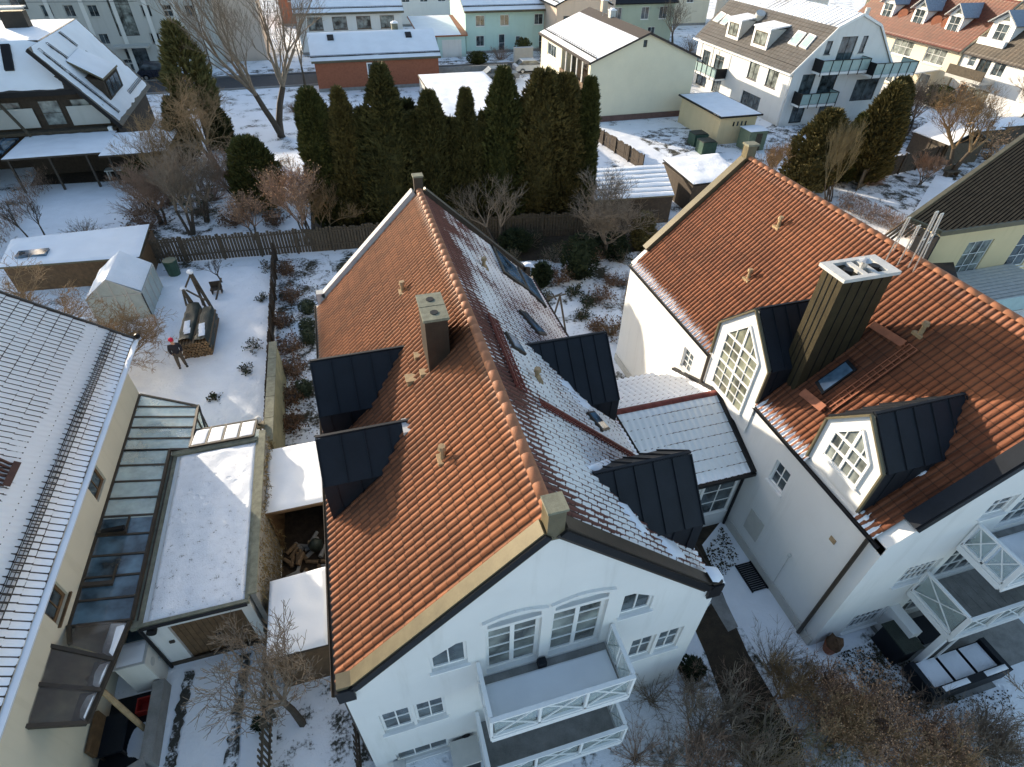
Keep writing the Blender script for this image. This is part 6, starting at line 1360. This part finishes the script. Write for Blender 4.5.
def conifer(label,base,h,rad,seed,mat,shape='cone',n=1500,size=.42,name='conifer',group=None,cat='tree',core=True,z0=.05):
    r=random.Random(seed); base=Vector((base[0],base[1],0)); root=thing(name,label,cat,tuple(base),group)
    def R(t):
        return R0(t)*1.0
    def R0(t):
        if shape=='cone': return rad*((1-t)**.62)*(.72+.28*min(1,t*5+.4))
        if shape=='column': return rad*(1-t**3.2)**.6*(.75+.25*min(1,t*4))
        if shape=='ball': return rad*math.sqrt(max(0,1-(2*t-1)**2))*1.0
        if shape=='broad': return rad*(1-t**2)**.7*(.6+.4*min(1,t*3))
    m=MB(); lob=[(r.uniform(0,6.28),r.uniform(0,1),r.uniform(.6,1.1)) for _ in range(26)]
    for i in range(n):
        t=r.random()**(1.15)*.985+.0; a=r.uniform(0,6.283); rr=R(t)
        k=.80+.30*noise.noise(Vector((math.cos(a)*1.7,math.sin(a)*1.7,t*h*.55+seed)))+.12*noise.noise(Vector((math.cos(a)*5,math.sin(a)*5,t*h*2+seed)))
        q=rr*k*(1-.55*r.random()**2.2); z=h*(z0+(1-z0)*t)
        p=base+Vector((math.cos(a)*q,math.sin(a)*q,z)); out=Vector((math.cos(a),math.sin(a),r.uniform(.3,1.6) if shape!='ball' else r.uniform(-.3,1)))
        for _ in range(3):
            d=(out+Vector((r.uniform(-.6,.6),r.uniform(-.6,.6),r.uniform(-.3,.4)))).normalized(); s=d.cross(Vector((r.uniform(-1,1),r.uniform(-1,1),r.uniform(-1,1)))).normalized()*size*r.uniform(.16,.30); l=size*r.uniform(.6,1.15)
            m.add([p-s,p+s,p+d*l],[(0,1,2)])
    part('crown',m,mat,root,fix=False)
    T=MB(); T.tube(base,base+Vector((0,0,h*.9)),rad*.09+.05,.03,7); part('trunk',T,M_bark,root)
    if core:
        c=MB(); ring=10; lv=12; vs=[]
        for j in range(lv+1):
            t=j/lv
            for i in range(ring):
                a=6.283*i/ring; q=max(.02,R(min(t,.98))*.52*(1+.3*noise.noise(Vector((math.cos(a)*2,math.sin(a)*2,t*9+seed))))); vs.append(base+Vector((math.cos(a)*q,math.sin(a)*q,h*(z0+(1-z0)*t*.93))))
        c.add(vs,[(j*ring+i,j*ring+(i+1)%ring,(j+1)*ring+(i+1)%ring,(j+1)*ring+i) for j in range(lv) for i in range(ring)]); part('inner_foliage',c,mat,root,fix=False)
    return root
def bush(label,base,rad,h,seed,mat,n=60,leafm=None,nleaf=0,name='shrub',group=None,cat='shrub',tw=.012,lsize=.05,sub=3):
    r=random.Random(seed); base=Vector((base[0],base[1],0)); root=thing(name,label,cat,tuple(base),group); m=MB();L=MB(); tips=[]
    for i in range(n):
        a=r.uniform(0,6.283); e=r.uniform(.15,1.2); d=Vector((math.cos(a)*math.cos(e),math.sin(a)*math.cos(e),math.sin(e))); l=1/math.sqrt((d.x**2+d.y**2)/rad**2+d.z**2/h**2)*r.uniform(.75,1.05)
        p=base+Vector((r.uniform(-.12,.12)*rad,r.uniform(-.12,.12)*rad,0)); k=4; q=p
        for j in range(k):
            d=(d+Vector((r.uniform(-.18,.18),r.uniform(-.18,.18),r.uniform(-.05,.12)))).normalized(); q2=q+d*l/k; m.tube(q,q2,tw*(1.3-.25*j),tw*(1.3-.25*(j+1)),3,cap=False); q=q2
            if j>0:
                for _ in range(sub):
                    dd=(d+Vector((r.uniform(-.9,.9),r.uniform(-.9,.9),r.uniform(-.5,.8)))).normalized(); e2=q+dd*l*r.uniform(.12,.3); m.tube(q,e2,tw*.5,tw*.3,3,cap=False); tips.append(e2)
    st=part('stems',m,mat,root,fix=False)
    if nleaf:
        for i in range(nleaf):
            p=r.choice(tips)+Vector((r.gauss(0,.06),r.gauss(0,.06),r.gauss(0,.06))); v=Vector((r.uniform(-1,1),r.uniform(-1,1),r.uniform(-1,1))).normalized()*lsize; w=v.orthogonal().normalized()*lsize*.7; L.add([p-v,p+w,p+v,p-w],[(0,1,2,3)])
        part('leaves',L,leafm,root,fix=False)
    return root
# row of tall conifers behind the main house
CON=[('narrow dark column thuja at the left end of the tall conifer row',(335,228),(331,86),.95,'column',M_con3),
 ('slim bronzed conifer second from the left in the tall row',(361,228),(358,86),1.15,'cone',M_con2),
 ('tallest dark spruce left of centre in the tall conifer row',(399,228),(395,62),1.9,'cone',M_con1),
 ('dark conical spruce in the middle of the tall row above the main roof apex',(438,226),(436,90),1.7,'cone',M_con1),
 ('short thin tipped spruce right of the roof apex in the tall row',(470,226),(468,88),1.05,'cone',M_con1),
 ('broad dark spruce with pointed top in front of the flat snowy garage',(503,224),(500,66),1.65,'cone',M_con3),
 ('bronzed round topped thuja left of the cream house',(537,223),(535,68),1.5,'column',M_con2),
 ('bronze brown thuja against the balcony of the cream house',(556,222),(556,72),1.1,'column',M_con2),
 ('dark green column thuja at the right end of the tall row by the cream gable',(577,222),(574,76),.85,'column',M_con3)]
def hto(b,t):
    B=G(*b); d=ray(*t); k=(d.x*B.x+d.y*B.y)/(d.x**2+d.y**2); return B,CH+k*d.z
for i,(lb,b,t,rd,sh,mt) in enumerate(CON):
    B,h=hto(b,t); conifer(lb,B,h,rd*(1.6 if i<8 else 1.15),i+20,mt,sh,6800,.31,group='tall conifers behind the main house')
for i,(lb,b,t,rd) in enumerate((('dark green spruce filling the gap right of the tallest spruce',(424,226),(423,112),1.6),('dark green spruce filling the gap left of the thin tipped spruce',(455,226),(454,118),1.6),('dark green spruce filling the gap right of the thin tipped spruce',(486,224),(485,112),1.6),('dark green spruce between the first two narrow trees of the row',(348,228),(346,118),1.3),('dark green spruce behind the bronzed second tree',(378,227),(377,108),1.5),('dark spruce filling the gap behind the tallest spruce',(418,214),(416,100),2.0),('dark spruce standing behind the gap left of the bronzed thuja',(520,212),(519,100),2.0),('low dark spruce behind the two left conifers',(380,214),(378,112),1.9))):
    B,h=hto(b,t); conifer(lb,B,h,rd,i+60,M_con1,'cone',2000,.42,group='tall conifers behind the main house')
B,h=hto((264,209),(250,137)); conifer('bushy green and bronze thuja standing alone on the snow left of the conifer row',B,h,2.0,31,leafmat('lit_thuja',(.035,.042,.012),(.10,.10,.03),(.22,.17,.05),.9),'column',3400,.36)
B,h=hto((212,150),(190,22)); conifer('loose yellow green pine rising in front of the apartment block',B,h,2.3,32,M_pine,'broad',1500,.62,name='pine_tree',core=False,z0=.34)
B,h=hto((190,160),(182,96)); conifer('dark evergreen below the loose pine beside the lean-to roof',B,h,1.5,33,M_con1,'broad',2200,.38)
B,h=hto((225,150),(222,100)); conifer('dark green fir under the bare branches left of the big forked tree',B,h,1.4,34,M_con1,'broad',1600,.38)
B,h=hto((148,186),(148,165)); conifer('low green juniper at the edge of the patio',B,h+.4,1.5,35,M_con3,'ball',900,.3,z0=0)
B,h=hto((806,190),(820,108)); conifer('broad olive evergreen with bare upright branches behind the right orange roof',B,h,2.9,36,M_olive,'broad',3200,.42,core=True)
bare_tree('pale bare stems standing inside the broad olive evergreen',(B.x-.3,B.y-2.4),h*1.05,.35,37,.06,M_twigg,5,stems=7,first=.30,up=.6)
B,h=hto((858,182),(888,82)); conifer('tall leaning bronze and green conifer beside the white block',B,h,2.6,38,M_olive,'broad',4200,.42)
B,h=hto((838,182),(844,112)); conifer('dark conifer between the olive evergreen and the bronze conifer',B,h,1.5,39,M_con3,'cone',2000,.42)
B,h=hto((880,138),(900,60)); conifer('bronzed evergreen reaching up to the terrace balcony of the white block',B,h*.8,2.2,43,M_olive,'broad',2600,.45)
for i,(lb,b,t,rd,mt) in enumerate((('round dark evergreen shrub left of the brown fence behind the houses',(578,278),(580,236),1.25,M_shrub),('small round green shrub on the snow just right of the main roof',(541,286),(540,264),.62,M_shrub),('low spreading evergreen under the bare pear tree by the fence',(610,254),(612,236),1.5,M_shrub),('dark low evergreen in the shade bed behind the main ridge',(515,250),(515,232),1.2,M_shrub),('small olive conifer beside the timber shed',(640,250),(640,212),.85,M_olive),('dark evergreen in the far right gardens',(933,106),(930,84),2.2,M_con3),('evergreen shrub in front of the mint house wall',(523,58),(523,38),1.5,M_con3),('low dark evergreen by the lamp post',(478,64),(478,52),1.6,M_con3))):
    B,h=hto(b,t); conifer(lb,B,max(h,.8),rd,i+80,mt,'ball',900,.24,name='evergreen_shrub',cat='shrub',z0=0)
# four clipped evergreen balls along the strip by the main house
for i,(px,lb) in enumerate((((309,313),'northernmost'),((308,332),'second from the north'),((310,343),'third from the north'),((305,395),'southernmost'))):
    q=G(*px); conifer('grey green round shrub in the narrow strip, %s of four'%lb,q,.75,.48,i+90,M_ivy,'ball',420,.13,name='round_shrub',cat='shrub',group='round shrubs in the strip beside the main house',z0=0)
# bare trees
B,h=hto((281,137),(257,-70)); bare_tree('big forked bare tree on the far snowy lawn, crown reaching past the photo top',B,14.5,.62,5,.34,M_twig,6,stems=2,first=.30,lean=(-.10,0))
B,h=hto((306,95),(300,10)); bare_tree('slim pale bare tree near the brick house corner',B,10,.55,6,.15,M_twig,5,first=.35)
B,h=hto((602,258),(600,168)); bare_tree('wide bare fruit tree in front of the brown fence between the two orange roofs',B,5.6,.85,7,.16,M_twigo if 0 else M_twig,6,stems=3,first=.24,up=.1)
B,h=hto((497,247),(495,178)); bare_tree('small bare tree at the fence just right of the main roof apex',B,4.6,.75,8,.11,M_twig,5,stems=2,first=.3)
B,h=hto((308,245),(303,150)); bare_tree('thin multi stemmed bare shrub tree left of the conifer row',B,5.6,.6,9,.07,M_twigr,5,stems=5,first=.30,leaves=(M_rust,1))
B=G(303,724); bare_tree('gnarled bare apple tree in the little yard by the white downpipe corner',B,4.5,.8,11,.11,M_twig,6,stems=1,first=.22,up=.12,lean=(-.10,.12))
B,h=hto((222,283),(213,255)); bare_tree('young bare fruit tree on the snowy lawn behind the firewood',B,1.9,.7,12,.06,M_bark,4,first=.4)
B,h=hto((220,175),(205,90)); bare_tree('tangled bare tree with drooping brown branches left of the lone thuja',B,7.2,.95,13,.20,M_twigo,6,stems=2,first=.3,up=0)
B,h=hto((190,235),(180,150)); bare_tree('grey bare tree rising from the thicket beside the rain barrel',B,5.8,.7,14,.12,M_twig,5,stems=3,first=.3)
B,h=hto((160,225),(165,160)); bare_tree('brown bare thicket tree at the corner of the long shed',B,4.6,.8,15,.10,M_twigr,5,stems=4,first=.25)
B,h=hto((255,240),(250,185)); bare_tree('leafless shrub tree below the lone thuja at the board fence',B,3.4,.8,16,.07,M_twigr,5,stems=3,first=.25,leaves=(M_rust,1))
for i,(b,t,lb) in enumerate((((45,236),(38,196),'left of two slender bare saplings at the snowy garden edge'),((30,240),(24,215),'right foreground sapling beside the brown hedge'))):
    B,h=hto(b,t); bare_tree(lb,B,2.6,.5,17+i,.06,M_bark,4,first=.35)
bush('round bare shrub against the long shed roof in the snowy garden',G(85,238),1.15,1.2,19,M_twig,70)
B,h=hto((95,300),(75,262)); bare_tree('sprawling bare tree overhanging the neighbouring snow roof beside the greenhouse',(-14.4,26.5),5.0,1.0,21,.14,M_twigo,6,stems=2,first=.3,up=0)
bare_tree('low bare branches behind the upper edge of the snow covered tile roof',(-12.6,24.6),3.6,1.0,22,.10,M_twigo,6,stems=3,first=.3,up=0,lean=(.8,.2))
B,h=hto((625,342),(640,255)); bare_tree('thin leaning bare sapling in front of the white side wall',B,4.0,.5,23,.05,M_twig,4,stems=3,first=.5)
B,h=hto((948,175),(985,60)); bare_tree('golden brown bare tree in the right gardens above the dark roof',B,7.5,.8,24,.22,M_twigo,6,stems=2,first=.28)
B,h=hto((905,135),(912,85)); bare_tree('reddish bare shrub tree between the white block and the garden shed',B,5,.8,25,.10,M_twigr,5,stems=3,first=.3)
B,h=hto((985,110),(1000,45)); bare_tree('bare tree before the balcony of the brown roofed end house',B,6.5,.8,26,.16,M_twigr,5,stems=3,first=.3)
B,h=hto((918,185),(925,150)); bare_tree('small bare shrub tree in the middle of the lower snowy garden',B,2.6,.6,27,.05,M_twigr,5,stems=4,first=.3)
B,h=hto((1015,125),(1020,60)); bare_tree('bare tree at the right edge above the dark roof',B,7,.8,28,.18,M_twigo,6,stems=2,first=.3)
B,h=hto((760,190),(764,140)); bare_tree('small bare tree just above the apex block of the right orange roof',B,4.2,.7,29,.07,M_twigo,5,stems=3,first=.3)
B,h=hto((672,45),(670,8)); bare_tree('bare tree between the sage green house and the white block',B,6.5,.8,30,.15,M_twig,5,stems=2,first=.3)
for i,(px,rd,h,mt,lm,lb) in enumerate((((895,118),2.2,2.2,M_twigr,M_rust,'reddish shrub below the terrace balcony'),((920,98),2.4,2.4,M_twig,None,'grey bare shrub in front of the pergola'),((955,105),2.6,2.6,M_twigr,M_rust,'brown shrub before the cream terrace wall'),((970,145),2.4,2.2,M_twigo,M_rust,'golden shrub left of the dark ribbed roof'),((990,160),2.2,2.0,M_twigo,M_rust,'dry golden shrub at the edge of the dark ribbed roof'),((915,138),1.6,1.3,M_twigr,None,'bare shrub on the upper snowy garden'),((885,120),1.6,1.6,M_twigr,None,'bare shrub beside the leaning conifer'),((1000,85),2.8,2.6,M_twigo,M_rust,'tall dry shrub below the end house balcony'),((870,185),1.2,1.2,M_twigr,None,'dark bare shrub behind the orange ridge'),((1012,118),2.2,2.0,M_twigo,None,'dry bush at the far right edge'),((645,50),2.2,2.2,M_twig,None,'bare shrub before the sage green house'),((690,52),2.0,2.0,M_twig,None,'bare shrub beside the white block corner'),((500,60),2.0,1.6,M_twigr,None,'reddish hedge shrub before the mint house'),((545,58),1.8,1.5,M_twig,None,'grey hedge shrub before the mint house door'),((770,210),1.0,1.3,M_twigo,None,'small golden shrub right beside the apex block'))):
    q=G(*px); bush(lb,q,rd,h,100+i,mt,60,lm,400 if lm else 0,tw=.02,lsize=.09)
for i,(px,rd,h,mt,lm,lb) in enumerate((((170,205),1.8,1.8,M_twigr,None,'reddish brown bare shrub in the thicket left of the greenhouse fence'),((200,215),1.7,1.6,M_twig,M_ivy,'grey bare shrub in the thicket'),((140,215),1.6,1.5,M_twigr,None,'bare shrub at the right edge of the snowy garden'),((185,190),1.6,1.6,M_twigo,None,'golden bare shrub below the dark evergreen'),((235,225),1.1,1.0,M_twigr,M_rustd,'low rust coloured shrub behind the board fence'),((275,225),1.0,.9,M_twigr,M_rustd,'low rust shrub by the fence below the lone thuja'),((318,205),1.1,1.6,M_twigr,M_rust,'bare shrub with a few orange leaves left of the conifer row'),((295,112),1.0,.9,M_twigr,None,'small bare shrub on the snow near the big forked tree'),((215,200),1.6,2.2,M_twigr,None,'tall reddish bare shrub in the middle of the thicket'),((172,178),1.7,2.2,M_twigo,M_rustd,'golden brown shrub against the lean-to corner'),((232,190),1.3,1.6,M_twig,None,'grey bare shrub left of the lone thuja'),((150,228),1.4,1.5,M_twigr,M_rustd,'brown shrub at the long shed corner'))):
    q=G(*px); bush(lb,q,rd,h,130+i,mt,70,lm,350 if lm else 0,tw=.016,lsize=.07)
# strip beside main house, withered shrubs
for i,(px,rd,h,lb) in enumerate((((286,275),.6,1.0,'withered shrub at the far end of the narrow strip'),((292,300),.6,.9,'withered brown shrub left of the northern round shrub'),((283,325),.5,.9,'brown shrub close to the dividing fence'),((290,352),.7,1.0,'rust brown shrub in the middle of the strip'),((296,375),.65,1.0,'dense rust brown shrub near the garden wall end'),((292,402),.6,.9,'dark rust shrub beside the mossy wall'),((294,428),.55,.8,'withered shrub just behind the open shed'))):
    q=G(*px); bush(lb,q,rd,h,150+i,M_twigr,45,M_rustd,520,tw=.012,lsize=.05,group='withered shrubs in the strip beside the main house')
for i,(px,rd,h,lb) in enumerate((((268,270),.5,.7,'small bare shrub at the far corner of the snowy lawn'),((262,300),.35,.35,'tiny plant poking through the snow by the fence'),((255,350),.45,.7,'small dark shrub near the garden wall end'),((248,372),.4,.5,'low plant at the lawn edge beside the lean-to'),((215,400),.35,.3,'low plant poking through snow near the conservatory'))):
    q=G(*px); bush(lb,q,rd,h,160+i,M_twig,30,M_shrub,120,tw=.010,lsize=.05)
# behind, right of the main house
for i,(px,rd,h,mt,lm,lb) in enumerate((((560,282),.8,1.3,M_twigr,M_rustd,'rusty shrub left of the round dark evergreen'),((600,300),.8,1.1,M_twigr,M_rustd,'reddish withered shrub before the white side wall'),((610,335),.9,1.2,M_twigo,M_rustd,'yellow brown shrub at the corner of the dark dormer'),((588,305),.5,.7,M_twig,M_shrub,'low dark plants edging the snowy path'),((574,295),.5,.7,M_twig,M_shrub,'low plants at the bend of the snowy bed'),((625,240),1.3,1.3,M_twig,None,'bare shrub before the timber shed'),((650,235),1.3,1.2,M_twigo,None,'dry shrub left of the orange roof corner'),((530,245),.9,.9,M_twig,M_shrub,'low shrub in the shade bed'),((480,238),.9,1.0,M_twigr,None,'bare shrub at the fence behind the main ridge'))):
    q=G(*px); bush(lb,q,rd,h,170+i,mt,50,lm,300 if lm else 0,tw=.012,lsize=.06)
for i,(px,rd,h,mt,lm,lb) in enumerate((((545,300),.45,.5,M_twig,M_shrub,'low dark plant on the snow beside the roof edge'),((583,318),.45,.6,M_twig,M_shrub,'low dark plants in the middle of the snowy bed edge'),((595,330),.5,.6,M_twigr,M_rustd,'low rust coloured plants near the yellow brown shrub'),((555,262),1.0,1.0,M_twig,M_shrub,'dark undergrowth left of the round evergreen'),((592,262),1.0,.9,M_twigr,M_rustd,'dead undergrowth under the fruit tree'),((620,262),.9,.9,M_twig,M_shrub,'undergrowth between fruit tree and roof corner'),((510,262),.8,.8,M_twig,M_shrub,'undergrowth beside the far roof corner'),((630,285),.7,.9,M_twigr,None,'thin bare shrub left of the white side wall'),((570,258),1.2,1.0,M_twigo,M_shrub,'mixed undergrowth behind the round evergreen'),((612,285),.6,.8,M_twigr,M_rustd,'withered shrub on the snow behind the side wall'))):
    q=G(*px); bush(lb,q,rd,h,190+i,mt,50,lm,300 if lm else 0,tw=.012,lsize=.05)
# front bottom thicket
FB=[((650,700),.75,1.3,M_twig,None,0,'bare brown shrub beside the lower balcony corner'),((668,765),.8,1.4,M_twig,None,0,'bare shrub at the bottom edge left of the garden path'),((700,740),.8,1.3,M_twig,None,0,'bare twiggy shrub on the snow left of the garden path'),((690,690),.6,1.0,M_twigr,None,0,'thin bare shrub near the white corner of the main house'),
((636,760),.8,1.2,M_twigr,None,0,'reddish bare shrub below the lower balcony'),((722,775),.7,1.2,M_twigg,M_shrub,260,'olive green leafed shrub at the bottom beside the path'),((770,668),.9,1.5,M_twig,None,0,'tall bare shrub where the snowy side yard ends'),((790,690),.8,1.4,M_twigr,None,0,'reddish bare shrub right of the garden path'),
((812,700),.75,1.2,M_twigr,M_rust,420,'shrub with sparse orange leaves left of the rust coloured hedge'),((826,715),.8,1.2,M_twigr,M_rust,900,'shrub with dense orange leaves near the brown pot'),((850,735),.8,1.3,M_twigr,M_rust,900,'bright orange leaved shrub in the middle of the front thicket'),((878,755),.8,1.2,M_twigr,M_rust,900,'orange leaved shrub at the bottom right of the thicket'),((905,768),.8,1.1,M_twigr,M_rust,500,'low orange leaved shrub near the bottom edge'),
((780,765),1.0,1.7,M_twigg,M_ivy,240,'tall olive stemmed shrub at the bottom centre'),((815,775),1.0,1.7,M_twigg,M_shrub,300,'dense olive stemmed shrub between path and orange leaves'),((845,785),.9,1.5,M_twigg,M_shrub,300,'dark green stemmed shrub at the bottom below the orange leaves'),((930,735),.9,1.3,M_twig,None,0,'grey bare shrub on the speckled snow'),((960,765),.9,1.5,M_twig,None,0,'bare upright shrub below the garden sofa'),((1000,775),1.0,1.6,M_twig,None,0,'bare branching shrub at the bottom right corner'),((900,700),.7,.9,M_twigr,None,0,'small reddish shrub on the speckled lawn'),((750,740),.9,1.4,M_twigg,M_shrub,200,'olive shrub growing over the garden path'),((985,735),.6,1.0,M_twigr,None,0,'thin reddish shrub right of the sofa path'),((745,700),.8,1.4,M_twigr,None,0,'reddish twiggy shrub arching over the right side of the path'),((722,735),.7,1.4,M_twig,None,0,'grey twiggy shrub arching over the left side of the path'),((865,700),.8,1.2,M_twigr,M_rust,500,'orange leaved shrub nearest the covered grill'),((795,735),.9,1.6,M_twigr,M_rust,300,'brown shrub with few orange leaves between path and thicket'),((755,775),.9,1.7,M_twigo,None,0,'golden brown bare shrub at the bottom end of the path')]
for i,(px,rd,h,mt,lm,nl,lb) in enumerate(FB):
    q=G(*px); bush(lb,q,rd*1.12,h*1.4,200+i,mt,42 if mt is not M_twigg else 30,lm,int(nl*(1.1 if mt is not M_twigg else .5)),tw=.0085,lsize=.030,sub=4)
q=G(692,668,.4); conifer('small dark round evergreen by the right corner of the main house front',q,.75,.40,230,M_shrub,'ball',500,.12,name='evergreen_shrub',cat='shrub',z0=0)
q=G(262,726); conifer('tiny dark evergreen in the driveway snow beside the slatted fence',q,.45,.22,231,M_shrub,'ball',200,.09,name='evergreen_shrub',cat='shrub',z0=0)
bare_tree('spreading bare tree whose branches enter at the lower right corner',(15.6,.6),3.6,.8,240,.08,M_twig,6,stems=2,first=.3,up=.05,lean=(-.2,.3))
for i,(x,y,h,rd) in enumerate(((-29.8,49.3,11,2.6),(-29.3,52.9,11,2.2),(-36,69,20,3.6),(-35.5,73.6,20,3.4),(-31.5,45.5,10,2.8))):  # unseen spruces, added to cast shade over the lawn
    conifer('tall spruce added out of view at the left to shade the lawn, %s along the gardens'%('nearest','second','behind the timbered house','farthest','southernmost')[i],(x,y),h,rd,300+i,M_con1,'cone',1500,.6,group='spruces added out of view to shade the lawn')
for i,(x,y,h,mt,tr,lb,lv) in enumerate(((9.8,2.5,2.4,M_twigo,.035,'tall golden brown multi stemmed shrub in the centre of the front thicket',(M_rust,1)),(10.8,2.0,2.3,M_twigr,.03,'tall reddish brown shrub with orange tips in the front thicket',(M_rust,2)),(11.9,1.6,2.0,M_twigr,.03,'tall warm brown shrub at the right of the front thicket',(M_rust,2)),(9.3,3.9,1.9,M_twigo,.03,'slender brown shrub beside the right edge of the garden path',None),(10.3,3.3,1.7,M_twigr,.028,'brown shrub near the house corner pot',(M_rust,2)),(6.5,3.6,2.6,M_twig,.03,'tall grey sapling cluster right of the lower balcony',None),(7.0,2.4,2.6,M_twig,.03,'tall grey sapling cluster at the bottom left of the path',None),(5.9,2.9,2.2,M_twigr,.028,'reddish sapling cluster below the balcony corner',None),(13.4,1.2,2.0,M_twig,.03,'grey brown shrub on the speckled lawn near the sofa',None),(11.1,1.1,2.3,M_twigo,.032,'golden brown shrub at the very bottom of the thicket',(M_rust,1)))):
    bare_tree(lb,(x,y),h,.6,400+i,tr,mt,4,name='tall_shrub',cat='shrub',stems=6,first=.34,leaves=lv,bark=mt)
for i,(px,tp,mt,tr,lb) in enumerate((((178,200),(165,110),M_twigo,.10,'golden bare tree crown beside the lean-to roof corner'),((205,222),(196,140),M_twig,.09,'grey branching tree in front of the dark fir'),((238,205),(228,140),M_twigr,.07,'slim reddish tree left of the lone thuja'),((150,212),(146,160),M_twigr,.06,'short reddish tree at the right edge of the snowy garden'),((322,240),(318,170),M_twigo,.05,'slender golden sapling before the first narrow conifer'))):
    B,h=hto(px,tp); bare_tree(lb,B,h,.75,420+i,tr,mt,5,stems=3,first=.3)
# ground cover with brown leaves scattered under the shrubs
m=MB(); r=random.Random(77)
def scatter(pxs,n,s,zz=.02):
    P=[G(*p) for p in pxs]
    for i in range(n):
        a=r.random();b=r.random(); p=(P[0]*(1-a)+P[1]*a)*(1-b)+(P[3]*(1-a)+P[2]*a)*b
        v=Vector((r.uniform(-1,1),r.uniform(-1,1),r.uniform(-.3,.3))).normalized()*s*r.uniform(.5,1.2); w=Vector((-v.y,v.x,r.uniform(-.02,.04)))*.7; p=p+Vector((0,0,zz+r.random()*.05)); m.add([p-v,p+w,p+v,p-w],[(0,1,2,3)])
scatter(((836,655),(880,640),(960,700),(900,720)),1500,.035); scatter(((900,700),(1010,690),(1024,767),(930,767)),1400,.032)
scatter(((275,260),(318,262),(318,440),(272,440)),1500,.05); scatter(((700,560),(722,525),(740,560),(712,590)),500,.04); scatter(((480,240),(650,235),(640,262),(500,262)),900,.08)
struct('fallen_leaves',m,leafmat('dark_leaf_litter',(.03,.026,.014),(.06,.048,.024),(.10,.06,.03),3),'stuff',fix=False)
# ================================================================ LIGHT, WORLD, CAMERA
cam=bpy.data.cameras.new('camera'); co=bpy.data.objects.new('camera',cam); COL.objects.link(co); scene.camera=co
cam.sensor_width=36; cam.lens=FPX/1024*36; cam.clip_end=2000; cam.clip_start=.1
co.matrix_world=Matrix(((_R.x,_U.x,-_F.x,0),(_R.y,_U.y,-_F.y,0),(_R.z,_U.z,-_F.z,CH),(0,0,0,1)))
SUN_D=Vector((.55,-.835,-.235)).normalized()
sun=bpy.data.lights.new('sun','SUN'); sun.energy=3.7; sun.angle=R_(.5); sun.color=(1,.86,.68); so_=bpy.data.objects.new('sun',sun); COL.objects.link(so_); so_.rotation_euler=SUN_D.to_track_quat('-Z','Y').to_euler()
w=bpy.data.worlds.new('World'); scene.world=w; w.use_nodes=True; nt=w.node_tree; sky=nt.nodes.new('ShaderNodeTexSky'); sky.sky_type='NISHITA'; sky.sun_disc=False
el=math.asin(-SUN_D.z); az=math.atan2(-SUN_D.x,-SUN_D.y); sky.sun_elevation=el; sky.sun_rotation=az; sky.air_density=1.0; sky.dust_density=1.6; sky.ozone_density=1.0
bg=nt.nodes['Background']; nt.links.new(sky.outputs[0],bg.inputs[0]); bg.inputs[1].default_value=.15
scene.view_settings.view_transform='Standard'; scene.view_settings.look='None'; scene.view_settings.exposure=1.2; scene.view_settings.gamma=1
